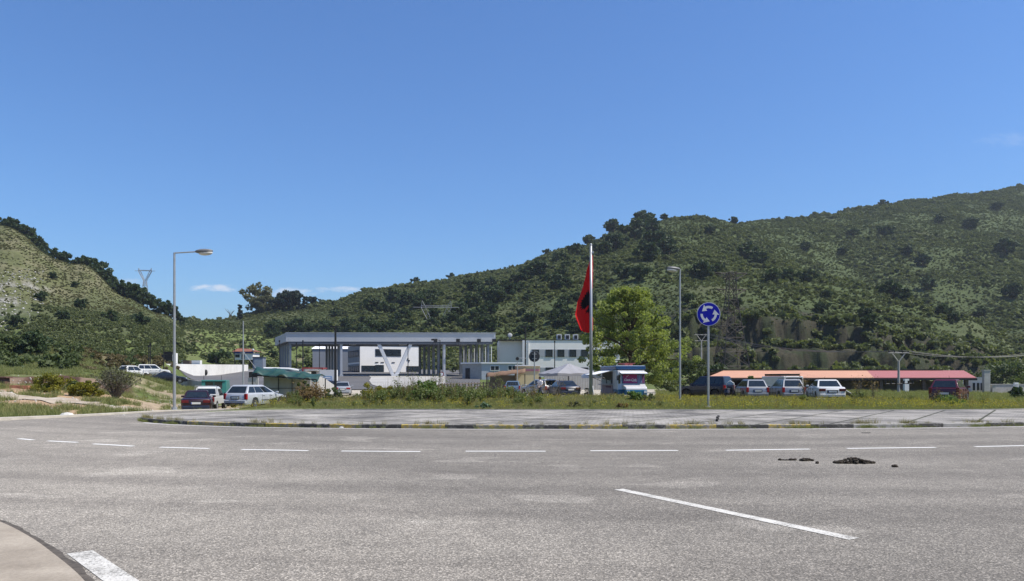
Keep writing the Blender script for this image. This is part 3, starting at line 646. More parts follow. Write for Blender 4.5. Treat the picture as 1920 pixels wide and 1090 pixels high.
b = MB(); b.ell((6.5, -.4, 3.6), (.42, .2, .42), 10, 6); b.tube([(6.5, -.3, 2.9), (6.5, -.3, 3.4)], .05); b.build('satellite_dish', WHITEP, kb)
kb.scale = (.88, .88, .78)
for i in range(2):
    b = MB(); b.box((1.2 + i * 3.6, 1, -2.0), (.3, .3, 4.0)); b.build('stilt', DARK, kb)
C0, rz = frame_of(474, 188, 0, 4.0)
gb = empty('guard_box', C0, rz, 'blue grey metal guard box beside the far plaza edge', 'booth')
b = MB(); b.box((1.25, 1.2, 1.45), (2.5, 2.4, 2.9)); b.build('wall', pm('guard_blue', (.17, .20, .25), .6), gb)
b = MB(); b.box((1.25, 1.2, 2.98), (2.8, 2.7, .18)); b.build('roof', pm('guard_roof', (.06, .07, .08), .7), gb)
b = MB(); b.box((1.35, -.03, 1.3), (1.9, .08, 2.3)); b.build('door', pm('guard_door', (.22, .27, .31), .6), gb)
# white retaining wall, left
b = MB(); pts = [(282, 124, 4.05, 2.0), (330, 128, 4.1, 1.9), (375, 137, 4.2, 2.1), (420, 152, 4.45, 3.0), (465, 178, 4.9, 4.4)]
ra, rb = [], []
for u, Y, zt_, zb in pts:
    x = (u - CX) / F * Y; ra.append([Vector((x, Y, zb - 1)), Vector((x, Y, zt_)), Vector((x - .1, Y + .4, zt_)), Vector((x - .1, Y + .4, zb - 1))])
b.loft(ra); o = b.build('retaining_wall', pm('white_wall', (.70, .69, .66), .9, 0, .12, .35)); tag(o, 'long low white retaining wall curving along the plaza on the left', 'wall')
b = MB(); ra = []
for u, Y, zt_ in ((333, 104, .9), (352, 99, .75), (372, 95, .62), (392, 93, .6)):
    p = at(u, Y); ra.append([Vector((p.x, Y, p.z - .6)), Vector((p.x, Y, p.z + 1.05)), Vector((p.x, Y + .25, p.z + 1.05)), Vector((p.x, Y + .25, p.z - .6))])
b.loft(ra); tag(b.build('concrete_wall', CONC), 'low grey concrete wall sloping down behind the green truck', 'wall')
b = MB(); ra = []
for u, Y, h in ((590, 66, 2.0), (603, 69, 1.75), (622, 76, 1.1)):
    p = at(u, Y); ra.append([Vector((p.x, Y, p.z - .3)), Vector((p.x, Y, p.z + h)), Vector((p.x + .25, Y + .1, p.z + h)), Vector((p.x + .25, Y + .1, p.z - .3))])
b.loft(ra); tag(b.build('ramp_wall', CONC), 'grey wedge shaped concrete wall right of the green tarpaulin stall', 'wall')
# stall container and green tarpaulin
p = at(529, 58); ct = empty('container_kiosk', (p.x, p.y, p.z), R(3), 'pale grey container kiosk under the sagging green tarpaulin', 'kiosk')
b = MB(); b.box((0.1, 1.4, 1.15), (3.1, 2.6, 2.2)); b.build('body', pm('container', (.40, .39, .34), .8, 0, .15, 1.5), ct)
b = MB(); b.box((-.3, .06, 1.2), (.04, .05, 2.0)); b.box((.75, .06, 1.2), (.04, .05, 2.0)); b.box((.2, .06, .95), (2.9, .03, .04)); b.build('panel_seam', DARK, ct)
b = MB(); b.box((.1, 1.4, .02), (3.2, 2.65, .1)); b.build('base_rail', DARK, ct)
V = []; n = 28; m = 12
for i in range(n + 1):
    for j in range(m + 1):
        s, w = i / n, j / m; x = -1.95 + 4.9 * s; y = -1.0 + 3.6 * w
        z_ = (2.38 - .50 * s ** 1.3 - .35 * max(0, 1 - w * 3) ** 1.2 + .10 * math.sin(s * 17 + w * 5) * (1 - w * .4) + .07 * math.sin(s * 31 - w * 9) + .14 * math.sin(math.pi * w) * (1 - .5 * s))
        V.append((x, y, z_))
Fq = [(i * (m + 1) + j, (i + 1) * (m + 1) + j, (i + 1) * (m + 1) + j + 1, i * (m + 1) + j + 1) for i in range(n) for j in range(m)]
tp = empty('tarpaulin_awning', (p.x, p.y - .3, p.z), R(3), 'dark green tarpaulin stretched over poles above the pale container', 'awning')
o = np_mesh('tarpaulin', np.array(V), np.array(Fq), pm('tarp_green', (.010, .050, .040), .55, 0, .35, 2.5), tp, smooth=True)
sm = o.modifiers.new('thick', 'SOLIDIFY'); sm.thickness = .02
b = MB(); b.tube([(-1.9, -.9, 1.98), (2.9, -.9, 1.62)], .06); b.build('front_bar', DARK, tp)
for x, y, h in ((-1.9, -.9, 2.0), (2.9, -.9, 1.65), (-1.9, 2.5, 2.2), (2.9, 2.5, 1.7)): b = MB(); b.tube([(x, y, -.1), (x, y, h)], .045); b.build('pole', DARK, tp)
b = MB(); b.tube([(-1.8, 1.8, 2.52), (.2, 1.6, 2.48), (1.0, 1.4, 2.36)], .09); b.build('rolled_edge', WHITEP, tp)
# kiosk with red trim and white poster board
C0 = at(586, 92); rk = empty('red_trim_kiosk', (C0.x, C0.y, zat(738, 92)), R(2), 'cream kiosk box with dark red frame behind the tarpaulin stall', 'kiosk')
b = MB(); b.box((0, 1.2, 1.55), (2.3, 2.3, 3.0)); b.build('body', pm('kiosk_cream', (.46, .45, .42), .8, 0, .08), rk)
RED = pm('trim_red', (.22, .025, .03), .5)
b = MB(); b.box((0, 1.2, 3.12), (2.55, 2.5, .16)); b.box((-1.2, 0, 1.55), (.14, .14, 3.0)); b.box((1.2, 0, 1.55), (.14, .14, 3.0)); b.build('frame', RED, rk)
b = MB(); b.box((0, -.02, 2.55), (.9, .1, .3)); b.build('hatch', DARK, rk)
b = MB(); b.box((0, -.3, 2.85), (1.5, .6, .05)); b.build('shade', WHITEP, rk)
C0 = at(613.5, 84); pb = empty('poster_booth', (C0.x, C0.y, C0.z), R(1), 'white booth wall with a blue poster and red sign next to black lamp post', 'booth')
b = MB(); b.box((0, .8, 1.35), (1.72, 1.5, 2.7)); b.build('wall', pm('booth_white', (.58, .59, .60), .8, 0, .05), pb)
b = MB(); b.box((.05, .03, 1.7), (.95, .04, .6)); po = b.build('poster', pm('poster_blue', (.22, .32, .50), .6), pb)
b = MB(); b.box((.05, -.005, 1.8), (.62, .02, .1)); b.box((.05, -.005, 1.6), (.7, .02, .06)); b.build('lettering', WHITEP, po)
b = MB(); b.box((-1.0, .1, 1.85), (.34, .06, .8)); rs = b.build('red_sign', pm('sign_red', (.5, .02, .03), .5), pb)
for i in range(4): b = MB(); b.box((-1.0, .06, 1.6 + i * .17), (.2, .02, .05)); b.build('letter', WHITEP, rs)
# green bin and signboard behind the wagon
p = at(466, 62); b = MB(); b.box((0, 0, .55), (.62, .5, 1.1), top=1.1); b.box((0, 0, 1.13), (.74, .6, .08)); o = b.build('waste_bin', pm('bin_green', (.02, .09, .03), .5)); o.location = p; tag(o, 'dark green waste bin behind the silver estate car', 'bin')
p = at(475, 84); sb = empty('notice_board', p, 0, 'dark notice board on a pale panel behind the green bin', 'notice board')
b = MB(); b.box((0, 0, .9), (1.15, .15, 1.8)); b.build('panel', CONC, sb); b = MB(); b.box((.02, -.1, 2.15), (.95, .1, .62)); b.build('board', BLACKM, sb)
for x in (-.4, .4): b = MB(); b.tube([(x, 0, 0), (x, 0, 2.4)], .03); b.build('post', DARK, sb)
# orange and red roofed market hall
C0, rz = frame_of(1322, 92, 0, -.1)
mh = empty('market_hall', C0, rz, 'long open market shed with orange and pinkish red metal roof', 'shed')
ML = (1850 - 1322) / F * 92; zr = zat(696, 98) + .1; ze = zat(709.5, 92) + .1
OR = pm('roof_orange', (.52, .27, .165), .65, 0, .06, .6); PK = pm('roof_red', (.34, .115, .105), .65, 0, .06, .6)
xs = (1660 - 1322) / F * 92
def slope(xa, xb, xa2, xb2, m_, nm):
    b = MB(); e = .08
    b.loft([[Vector((xa, -.4, ze)), Vector((xb, -.4, ze)), Vector((xb, -.4, ze + e)), Vector((xa, -.4, ze + e))], [Vector((xa2, 6, zr)), Vector((xb2, 6, zr)), Vector((xb2, 6, zr + e)), Vector((xa2, 6, zr + e))]])
    b.loft([[Vector((xa2, 6, zr - .01)), Vector((xb2, 6, zr - .01)), Vector((xb2, 6, zr + e - .01)), Vector((xa2, 6, zr + e - .01))], [Vector((xa, 12, ze)), Vector((xb, 12, ze)), Vector((xb, 12, ze + e)), Vector((xa, 12, ze + e))]]); return b.build(nm, m_, mh)
slope(0, xs - 1.6, 4.0, xs + .6, OR, 'orange_roof'); slope(xs - 1.597, ML - 1.5, xs + .603, ML + .8, PK, 'red_roof')
b = MB(); b.box((ML / 2 - .7, -.44, ze - .13), (ML - 1.5, .1, .26)); b.box((ML / 2, 6, zr + .15), (ML - 4, .3, .12)); b.build('fascia', DARK, mh)
BR = pm('hall_brown', (.10, .075, .06), .8)
for i in range(13): b = MB(); x = .6 + i * (ML - 3.2) / 12; b.box((x, -.1, (ze - .2) / 2), (.38, .38, ze - .2)); b.build('pillar', BR, mh)
for i in range(10): b = MB(); x = 2 + i * (ML - 6) / 9; b.box((x, 6, zr / 2), (.3, .3, zr)); b.build('pillar', BR, mh)
b = MB(); b.box((ML / 2 - .5, 11.5, 1.0), (ML - 3, .2, 2.1)); b.build('back_wall', pm('hall_back', (.16, .10, .085), .9, 0, .3, .5), mh)
b = MB(); b.box((ML * .62, 3.0, .7), (ML * .66, .2, 1.4)); b.build('parapet_wall', pm('hall_grey', (.24, .235, .22), .9, 0, .15, .6), mh)
b = MB(); b.box((ML * .62, 6.6, ze - .95), (ML * .62, 2.6, .1), rx=R(20)); b.build('stall_roof', PK, mh)
b = MB()
for i in range(26):
    x = ML * .28 + i * (ML * .66) / 26; b.box((x, .15, ze - .35), (.06, .06, .35)); 
    b.tube([(x, .15, ze - .5), (x + .6, .15, ze - .18)], .025, 5)
b.build('truss', DARK, mh)
# small buildings far right
C0 = at(1833, 100); b = empty('white_hut', C0, R(-12), 'small white hut with dark windows at the right end of the market shed', 'hut')
m2 = MB(); m2.box((0, 1.5, .85), (1.5, 3, 2.0), top=1.0); m2.build('wall', WHITE, b); m2 = MB(); m2.box((0, 1.5, 1.92), (1.8, 3.3, .12)); m2.build('roof', ROOFW, b)
for x in (-.45, .05, .5): m2 = MB(); m2.box((x, -.03, .75), (.28, .08, 1.0)); m2.build('window', DKGLASS, b)
for k, (u, w, h, lb) in enumerate(((1849, 1.3, 2.9, 'tall narrow grey gate pillar right of the white hut'), (1862, .8, 1.0, 'short pale concrete block beside the grey gate pillar'))):
    p = at(u, 98); m2 = MB(); m2.box((0, 0, h / 2), (w * .6, .5, h)); m2.box((0, 0, h + .05), (w * .7, .6, .1)); o = m2.build('gate_pillar', CONC); o.location = p; tag(o, lb, 'pillar')
p = at(1888, 99); m2 = MB(); m2.box((0, 0, .55), (4.6, .25, 1.1)); m2.box((0, 0, 1.14), (4.8, .35, .08)); o = m2.build('boundary_wall', pm('old_wall', (.45, .43, .40), .9, 0, .15)); o.location = p; tag(o, 'low pale boundary wall near the right edge of the photo', 'wall')
p = at(1905, 98); m2 = MB(); m2.box((0, 0, .7), (.5, .3, 1.4)); m2.box((0, -.16, .7), (.3, .03, 1.0), m=1); o = m2.build('meter_cabinet', [WHITEP, GREYW]); o.location = p; tag(o, 'white meter cabinet standing against the low wall at far right', 'cabinet')
p = at(1699, 88); m2 = MB(); m2.box((0, 0, .9), (.5, .4, 1.5)); m2.box((.3, 0, .85), (.12, .4, 1.4), m=1); o = m2.build('white_locker', [WHITEP, BLACKM]); o.location = p; tag(o, 'white cabinet in front of the market shed left of red car', 'cabinet')
# brown kiosk tent and yellow kiosk behind cars (centre)
p = at(952, 84); an = empty('orange_awning', p - Vector((0, 0, .25)), R(-2), 'orange cloth awning on thin poles behind the blue hatchback', 'awning')
V = []; 
for i in range(13):
    for j in range(5): V.append((-2.4 + 4.4 * i / 12, -1.2 + 2.4 * j / 4, 2.15 + .5 * (i / 12) + .04 * math.sin(i * 1.7) + .35 * math.sin(math.pi * j / 4) - (.0 if j else .12)))
o = np_mesh('canvas', np.array(V), np.array([(i * 5 + j, (i + 1) * 5 + j, (i + 1) * 5 + j + 1, i * 5 + j + 1) for i in range(12) for j in range(4)]), pm('canvas_orange', (.19, .115, .07), .8, 0, .2, 2), an)
sm = o.modifiers.new('thick', 'SOLIDIFY'); sm.thickness = .03
for x, y in ((-2.3, -1.1), (1.95, -1.1), (-2.3, 1.1), (1.95, 1.1)): b = MB(); b.tube([(x, y, 0), (x, y, 2.35)], .05); b.build('pole', DARK, an)
b = MB(); b.box((0, 1.25, 1.2), (4.2, .08, 2.1)); b.build('back_panel', pm('tent_grey', (.17, .17, .155), .9), an)
p = at(990, 84); yk = empty('yellow_kiosk', p, R(0), 'pale yellow kiosk with pink stripe behind the silver hatchback', 'kiosk')
b = MB(); b.box((0, 1, 1.5), (2.7, 2, 3.0)); b.build('wall', pm('kiosk_yellow', (.52, .46, .28), .8, 0, .05), yk)
b = MB(); b.box((0, -.03, 2.55), (2.6, .05, .22)); b.build('stripe', pm('stripe_pink', (.52, .22, .26), .7), yk); b = MB(); b.box((0, 1, 3.06), (2.9, 2.3, .12)); b.build('roof', WHITEP, yk)
b = MB(); b.tube([(-1.42, -.1, 0), (-1.42, -.1, 3.0)], .07); b.build('post', BR, yk)
p = at(1090, 96); m2 = MB(); m2.box((0, 0, 1.1), (9.5, .12, 2.2)); 
for i in range(30): m2.box((-4.7 + i * .325, -.09, 1.1), (.05, .06, 2.2), m=1)
o = m2.build('metal_fence', [pm('fence_cream', (.60, .57, .50), .7), pm('fence_rib', (.42, .39, .33), .7)]); o.location = p; tag(o, 'cream corrugated metal fence behind the grey parasol', 'fence')
# brown railing fence
rf = empty('railing_fence', at(872, 88), 0, 'grey brown post and rail fence running behind the tall weeds', 'fence')
WD = pm('wood_grey', (.16, .135, .115), .9, 0, .25, 5); o0 = rf.location
P0 = [at(828 + i * 5.6, 80 + .25 * i * 1.0) for i in range(19)]
for i, q in enumerate(P0): b = MB(); l = q - o0; b.box((l.x, l.y, l.z + .6), (.12, .12, 1.35)); b.build('post', WD, rf)
for h in (.45, .8, 1.15):
    b = MB(); b.tube([tuple(q - o0 + Vector((0, -.09, h))) for q in P0], .05, 5); b.build('rail', WD, rf)
p = at(880, 76); b = MB(); ra = []
for u, Y in ((800, 92), (850, 84), (905, 74), (935, 70)):
    q = at(u, Y); ra.append([Vector((q.x, q.y, q.z - .2)), Vector((q.x, q.y, q.z + .38)), Vector((q.x, q.y + .5, q.z + .38)), Vector((q.x, q.y + .5, q.z - .2))])
b.loft(ra); tag(b.build('low_wall', pm('low_wall', (.55, .52, .46), .9)), 'low beige wall below the post and rail fence', 'wall')

# ------------------------------------------------------------------ poles, lamps, signs, flag
def arm_lamp(u, Y, vtop, au, label, headdir, r0=.08, r1=.05):
    p = at(u, Y); h = zat(vtop, Y) - p.z; e = empty('street_lamp', p, 0, label, 'street lamp'); L = (au - u) / F * Y
    b = MB(); b.tube([(0, 0, -.1), (0, 0, h * .5), (0, 0, h)], [r0, (r0 + r1) / 2, r1], 10); b.build('pole', GALV, e)
    b = MB(); b.tube([(0, 0, 0), (0, 0, .25)], [.16, .14], 8); b.box((0, 0, .03), (.42, .42, .06)); b.build('base', GALV, e)
    d = Vector(headdir).normalized(); a0 = Vector((0, 0, h - .02)); a1_ = a0 + d * abs(L) + Vector((0, 0, .07 * abs(L)))
    b = MB(); b.tube([a0, a1_], .035, 6); b.build('arm', GALV, e)
    M_ = Matrix.Translation(a1_ + d * .28) @ d.to_track_quat('X', 'Z').to_matrix().to_4x4() @ Matrix.Rotation(R(-3), 4, 'Y')
    b = MB(); b.ell((0, 0, .02), (.46, .20, .12), 12, 8, M=M_); o = b.build('lamp_head', pm('lamp_head', (.16, .16, .16), .5), e, smooth=True)
    b = MB(); b.ell((.08, 0, -.07), (.36, .17, .13), 12, 6, M=M_); b.build('lamp_glass', pm('lamp_lens', (.62, .6, .55), .25), o, smooth=True)
    return e
arm_lamp(327, 37.8, 474, 371, 'tall grey street lamp with one arm pointing right on the left kerb', (1, .05, 0))
arm_lamp(1275, 44, 505, 1270, 'tall grey street lamp with short arm in front of the dark hill', (-1, -.35, 0), .068, .045)
p = at(456, 74); h = zat(602, 74) - p.z; e = empty('lighting_pole', p, 0, 'slim grey pole without arm behind the silver estate car', 'pole')
b = MB(); b.tube([(0, 0, 0), (0, 0, h)], [.11, .05]); b.build('pole', GALV, e); b = MB(); b.tube([(-.25, 0, h - .9), (.25, 0, h - .9)], .03, 6); b.build('bracket', DARK, e)
b = MB(); b.tube([(.0, 0, 4.6), (3.0, 1.2, .2)], .018, 5); b.build('guy_wire', GALV, e)
def black_post(u, Y, vtop, label, r=.06, head='T'):
    p = at(u, Y); h = zat(vtop, Y) - p.z; e = empty('floodlight_post', p, 0, label, 'lamp post', 'thin black posts around the plaza')
    b = MB(); b.tube([(0, 0, 0), (0, 0, h * .45), (0, 0, h)], [r * 1.5, r * 1.25, r], 8); b.build('pole', BLACKM, e)
    if head == 'T':
        b = MB(); b.box((0, 0, h + .03), (h * .14, .08, .05)); b.box((-.2 * h / 6, 0, h + .0), (.35, .25, .08)); b.build('lamp_head', BLACKM, e)
    elif head == 'arm':
        b = MB(); b.tube([(0, 0, h), (-.9, -.2, h)], .05, 6); b.box((-1.1, -.25, h + .05), (.5, .3, .25)); b.build('lamp_head', BLACKM, e)
    else:
        b = MB(); b.box((0, 0, h), (.2, .2, .3)); b.build('cap', BLACKM, e)
    return e
black_post(629, 53, 613, 'black T topped lamp post in front of the canopy next to silver car', .07)
black_post(985, 92, 612, 'tall black lamp post between white building and no entry sign', .07)
black_post(1040, 118, 641, 'short black post with box lamp in front of white building', .06, 'cap')
black_post(765, 140, 646, 'black post standing right of the V strut', .06, 'cap')
black_post(825, 118, 638, 'black post with arm lamp by the right canopy columns', .06, 'arm')
black_post(279, 108, 649, 'left one of two close black posts above the white cars', .06, 'cap')
black_post(282, 112, 646, 'right one of two close black posts above the white cars', .06, 'cap')
black_post(307, 116, 650, 'single black post in front of the white retaining wall start', .06, 'T')
black_post(405, 150, 668, 'black post before the middle of the white retaining wall', .07, 'T')
black_post(440, 176, 655, 'black post near the red roofed cafe', .07, 'cap')
black_post(524, 128, 640, 'black post just left of the canopy corner column', .06, 'cap')
black_post(556, 128, 644, 'black post under the left bay of the canopy nearer the corner', .06, 'cap')
black_post(568, 122, 640, 'thicker black post in the left bay of the canopy', .09, 'cap')
black_post(599, 138, 646, 'black post in front of the grey shed', .06, 'cap')
# utility poles and wires
def util_pole(u, Y, vtop, label, kind=0):
    p = at(u, Y); h = zat(vtop, Y) - p.z; e = empty('utility_pole', p, 0, label, 'utility pole')
    m_ = pm('pole_concrete', (.34, .33, .31), .9, 0, .15, 3)
    b = MB(); b.tube([(0, 0, -.2), (0, 0, h - (.9 if kind else .2))], [.17, .11], 8); b.build('pole', m_, e)
    if kind:
        b = MB(); b.tube([(0, 0, h - 1.0), (-.75, 0, h)], .06, 6); b.tube([(0, 0, h - 1.0), (.75, 0, h)], .06, 6); b.tube([(-1.15, 0, h), (1.15, 0, h)], .06, 6); b.build('crossarm', m_, e)
        if kind == 2: b = MB(); b.tube([(-1, 0, h - .95), (1, 0, h - .95)], .05, 6); b.build('crossarm', m_, e)
    else:
        b = MB(); b.tube([(-1.2, 0, h - .15), (1.2, 0, h - .15)], .06, 6); b.build('crossarm', DARK, e)
    for x in (-1.05, -.45, .45, 1.05):
        b = MB(); b.tube([(x, 0, h - (.0 if kind else .12)), (x, 0, h + .24)], [.05, .07], 6); b.build('insulator', DARK, e)
    return p, h
pA, hA = util_pole(1315, 118, 628, 'slim utility pole with Y crossarm left of the lattice pylon', 2)
pB, hB = util_pole(1685, 82, 662, 'utility pole with V crossarm in front of the market roof', 1)
e = empty('pole_bracket', (pB.x, pB.y - .15, pB.z + hB - 3.4), 0, 'second dark crossarm bracket with insulators lower on the market pole', 'bracket')
b = MB(); b.tube([(-1.6, 0, 0), (1.6, 0, .05)], .06, 6); b.build('crossarm', DARK, e)
for x in (-1.5, -.9, -.3, .5, 1.0, 1.5): b = MB(); b.tube([(x, 0, 0), (x, 0, .35)], [.07, .1], 6); b.build('insulator', DARK, e)
M_WIRE = pm('wire', (.10, .10, .10), .6)
def wire(p, q, sag, label, r=.022):
    b = MB(); p = Vector(p); q = Vector(q); b.tube([p.lerp(q, i / 16) - Vector((0, 0, sag * 4 * (i / 16) * (1 - i / 16))) for i in range(17)], r, 4, cap=False); tag(b.build('power_line', M_WIRE), label, 'power line', 'overhead wires')
for s, dz in ((-1.05, .24), (.45, .24), (1.05, .24)):
    wire((pA.x + s, pA.y, pA.z + hA + dz), (pB.x + s, pB.y, pB.z + hB + dz), 1.1, 'thin wire strung from the Y topped pole to the market pole')
    wire((pB.x + s, pB.y, pB.z + hB + dz), (pB.x + 26 + s, 88, pB.z + 6), 1.2, 'thin wire running right from the market pole')
# lattice pylons
def beam(b, p, q, r): b.tube([p, q], r, 4, cap=False)
def tower(u, Y, vtop, wb, wt, label, arms, m_, zb=None, r=.09, waist=None):
    p = at(u, Y); h = zat(vtop, Y) - p.z; e = empty('lattice_pylon', p, R(8), label, 'pylon'); b = MB()
    wfun = lambda t_: wb + (wt - wb) * min(1, t_ * 1.25)
    n = 9; lv = [h * (1 - (1 - i / n) ** 1.25) for i in range(n + 1)]
    for i in range(n):
        z_a, z_b = lv[i], lv[i + 1]; a = wfun(z_a / h) / 2; c_ = wfun(z_b / h) / 2
        A_ = [Vector((x * a, y * a, z_a)) for x, y in ((-1, -1), (1, -1), (1, 1), (-1, 1))]; B_ = [Vector((x * c_, y * c_, z_b)) for x, y in ((-1, -1), (1, -1), (1, 1), (-1, 1))]
        for k in range(4):
            beam(b, A_[k], B_[k], r); beam(b, A_[k], B_[(k + 1) % 4], r * .6); beam(b, A_[(k + 1) % 4], B_[k], r * .6); beam(b, B_[k], B_[(k + 1) % 4], r * .6)
    b.build('mast', m_, e)
    for fz, hw in arms:
        b = MB(); z_ = h * fz; w = wt / 2
        for s in (-1, 1):
            for y in (-w, w): beam(b, Vector((s * w, y, z_)), Vector((s * hw, 0, z_ + .1)), r * .8); beam(b, Vector((s * w, y, z_ - 1.2)), Vector((s * hw, 0, z_ + .1)), r * .7)
            for f_ in (.35, .7): beam(b, Vector((s * (w + (hw - w) * f_), 0, z_)), Vector((s * (w + (hw - w) * f_), 0, z_ - 1.0 * (1 - f_))), r * .6)
        b.build('crossarm', m_, e)
    return e
M_PY = pm('pylon_brown', (.055, .045, .042), .7, .2); M_PG = pm('pylon_grey', (.22, .23, .25), .6, .3)
tower(1371, 150, 511, 6.0, 1.5, 'brown lattice pylon in front of the quarry slope', ((.99, 3.4), (.84, 3.2), (.50, 3.0)), M_PY, r=.085)
def vtower(u, Y, vtop, vwaist, hw, label, m_, r):
    p = at(u, Y); h = zat(vtop, Y) - p.z; hz = zat(vwaist, Y) - p.z; e = empty('lattice_pylon', p, R(5), label, 'pylon'); b = MB()
    n = 6; w0, w1 = hw * .42, hw * .12
    for i in range(n):
        t0, t1_ = i / n, (i + 1) / n; a = w0 + (w1 - w0) * t0; c_ = w0 + (w1 - w0) * t1_
        A_ = [Vector((x * a, y * a, hz * t0)) for x, y in ((-1, -1), (1, -1), (1, 1), (-1, 1))]; B_ = [Vector((x * c_, y * c_, hz * t1_)) for x, y in ((-1, -1), (1, -1), (1, 1), (-1, 1))]
        for k in range(4): beam(b, A_[k], B_[k], r); beam(b, A_[k], B_[(k + 1) % 4], r * .6); beam(b, A_[(k + 1) % 4], B_[k], r * .6)
    b.build('mast', m_, e); b = MB(); hb = h - (h - hz) * .22
    for s in (-1, 1):
        for y in (-w1, w1):
            beam(b, Vector((s * w1, y, hz)), Vector((s * hw * .66, y * .4, hb)), r); beam(b, Vector((0, y, hz)), Vector((s * hw * .46, y * .4, hb)), r * .8)
        for q_ in range(5):
            f0, f1 = q_ / 5, (q_ + 1) / 5; beam(b, Vector((s * (w1 + (hw * .66 - w1) * f0), 0, hz + (hb - hz) * f0)), Vector((s * hw * .46 * f1, 0, hz + (hb - hz) * f1)), r * .6)
        beam(b, Vector((s * hw * .66, 0, hb)), Vector((s * hw * .62, 0, h)), r); beam(b, Vector((s * hw * .46, 0, hb)), Vector((s * hw * .62, 0, h)), r)
    b.build('fork', m_, e); b = MB()
    beam(b, Vector((-hw, 0, hb)), Vector((hw, 0, hb)), r); beam(b, Vector((-hw * .66, 0, hb + hw * .08)), Vector((hw * .66, 0, hb + hw * .08)), r * .8)
    for i in range(12): x = -hw * .66 + i * hw * .11; beam(b, Vector((x, 0, hb)), Vector((x + hw * .055, 0, hb + hw * .08)), r * .6); beam(b, Vector((x + hw * .055, 0, hb + hw * .08)), Vector((x + hw * .11, 0, hb)), r * .6)
    b.build('crossarm', m_, e); return e
vtower(272, 560, 503, 527, 7.4, 'grey V headed pylon on the skyline behind the left hill', M_PG, .17)
vtower(818, 300, 564, 622, 9.2, 'pale V headed pylon rising above the canopy before the wooded slope', M_PG, .10)

# roundabout sign
p = at(1328, 37.6); h = zat(765, 37.6); p.z = min(p.z, h) ; cz = zat(589.5, 37.6) - p.z; rad = 22 / F * 37.6
sg = empty('roundabout_sign', p, 0, 'round blue roundabout sign with three grey arrows on a tall pole', 'road sign')
b = MB(); b.tube([(0, 0, -.1), (0, 0, cz + rad * .8)], .058, 10); b.build('pole', GALV, sg); b = MB(); b.tube([(0, 0, 0), (0, 0, .1)], [.2, .14]); b.build('base', CONC, sg)
def disc(b, r0, y0, y1, n=48, z=cz, m=0):
    b.loft([[Vector((r0 * math.cos(2 * math.pi * k / n), y_, z + r0 * math.sin(2 * math.pi * k / n))) for k in range(n)] for y_ in (y0, y1)], m=m)
b = MB(); disc(b, rad, -.075, -.055); pl = b.build('plate', pm('sign_rim', (.50, .52, .56), .5), sg)
b = MB(); disc(b, rad * .955, -.082, -.0752); b.build('blue_face', pm('sign_blue', (.005, .010, .28), .75, 0, .05, spec=.15), pl)
AM = pm('sign_arrow', (.52, .54, .56), .6)
for k in range(3):
    b = MB(); a0 = R(0 + 120 * k); n = 14; r1, r2 = rad * .50, rad * .70; span = R(58); Vv = []
    arc = lambda r_, t_: Vector((r_ * math.cos(t_), -.086, cz + r_ * math.sin(t_)))
    # body sweeps anticlockwise and ends in a barbed head
    for i in range(n): t0, t1_ = a0 + span * i / n - R(62), a0 + span * (i + 1) / n - R(62); b.quad(arc(r1, t0), arc(r2, t0), arc(r2, t1_), arc(r1, t1_))
    te = a0 + span - R(62); tip = arc(rad * .62, te + R(42)); b.quad(arc(rad * .32, te), arc(rad * .90, te), tip)
    o = b.build('arrow', AM, pl); sm = o.modifiers.new('thick', 'SOLIDIFY'); sm.thickness = .004
# sign seen from behind
p = at(1002, 50); cz2 = zat(668.5, 50) - p.z
bs = empty('road_sign_back', p, 0, 'round road sign seen from its dark back left of the flagpole', 'road sign')
b = MB(); b.tube([(0, -.05, -.1), (0, -.05, cz2 + .3)], .04, 8); b.build('pole', GALV, bs)
b = MB(); disc(b, .36, .0, .02, z=cz2); b.build('plate', pm('sign_back', (.035, .037, .042), .7), bs); b = MB(); disc(b, .375, .021, .03, z=cz2); b.build('rim', GREYW, bs)
for dz in (-.15, .15): b = MB(); b.box((0, -.02, cz2 + dz), (.3, .04, .04)); b.build('bracket', GALV, bs)
# small round sign far away
p = at(828, 128); ls = empty('small_round_sign', p, 0, 'small round white sign with red rim beside canopy columns', 'road sign')
zc = zat(702, 128) - p.z; b = MB(); b.tube([(0, 0, 0), (0, 0, zc)], .04, 6); b.build('pole', DARK, ls)
b = MB(); disc(b, .42, -.06, -.04, 20, zc); b.build('rim', RED, ls); b = MB(); disc(b, .28, -.066, -.0605, 20, zc); b.build('plate', WHITEP, ls)
p = at(1068, 84); zc = zat(675, 78) - p.z
p = at(970, 80); dl = empty('round_mirror_lamp', p, 0, 'grey post with a round dark mirror and side arm before the prefab cabin', 'post')
zc = zat(673, 80) - p.z; b = MB(); b.tube([(0, 0, 0), (0, 0, zc)], .05, 8); b.build('pole', GALV, dl); b = MB(); disc(b, .18, -.1, -.06, 18, zc); b.build('mirror', BLACKM, dl); b = MB(); b.tube([(0, 0, zc + .1), (1.0, 0, zc + .05)], .03, 6); b.build('arm', GALV, dl)

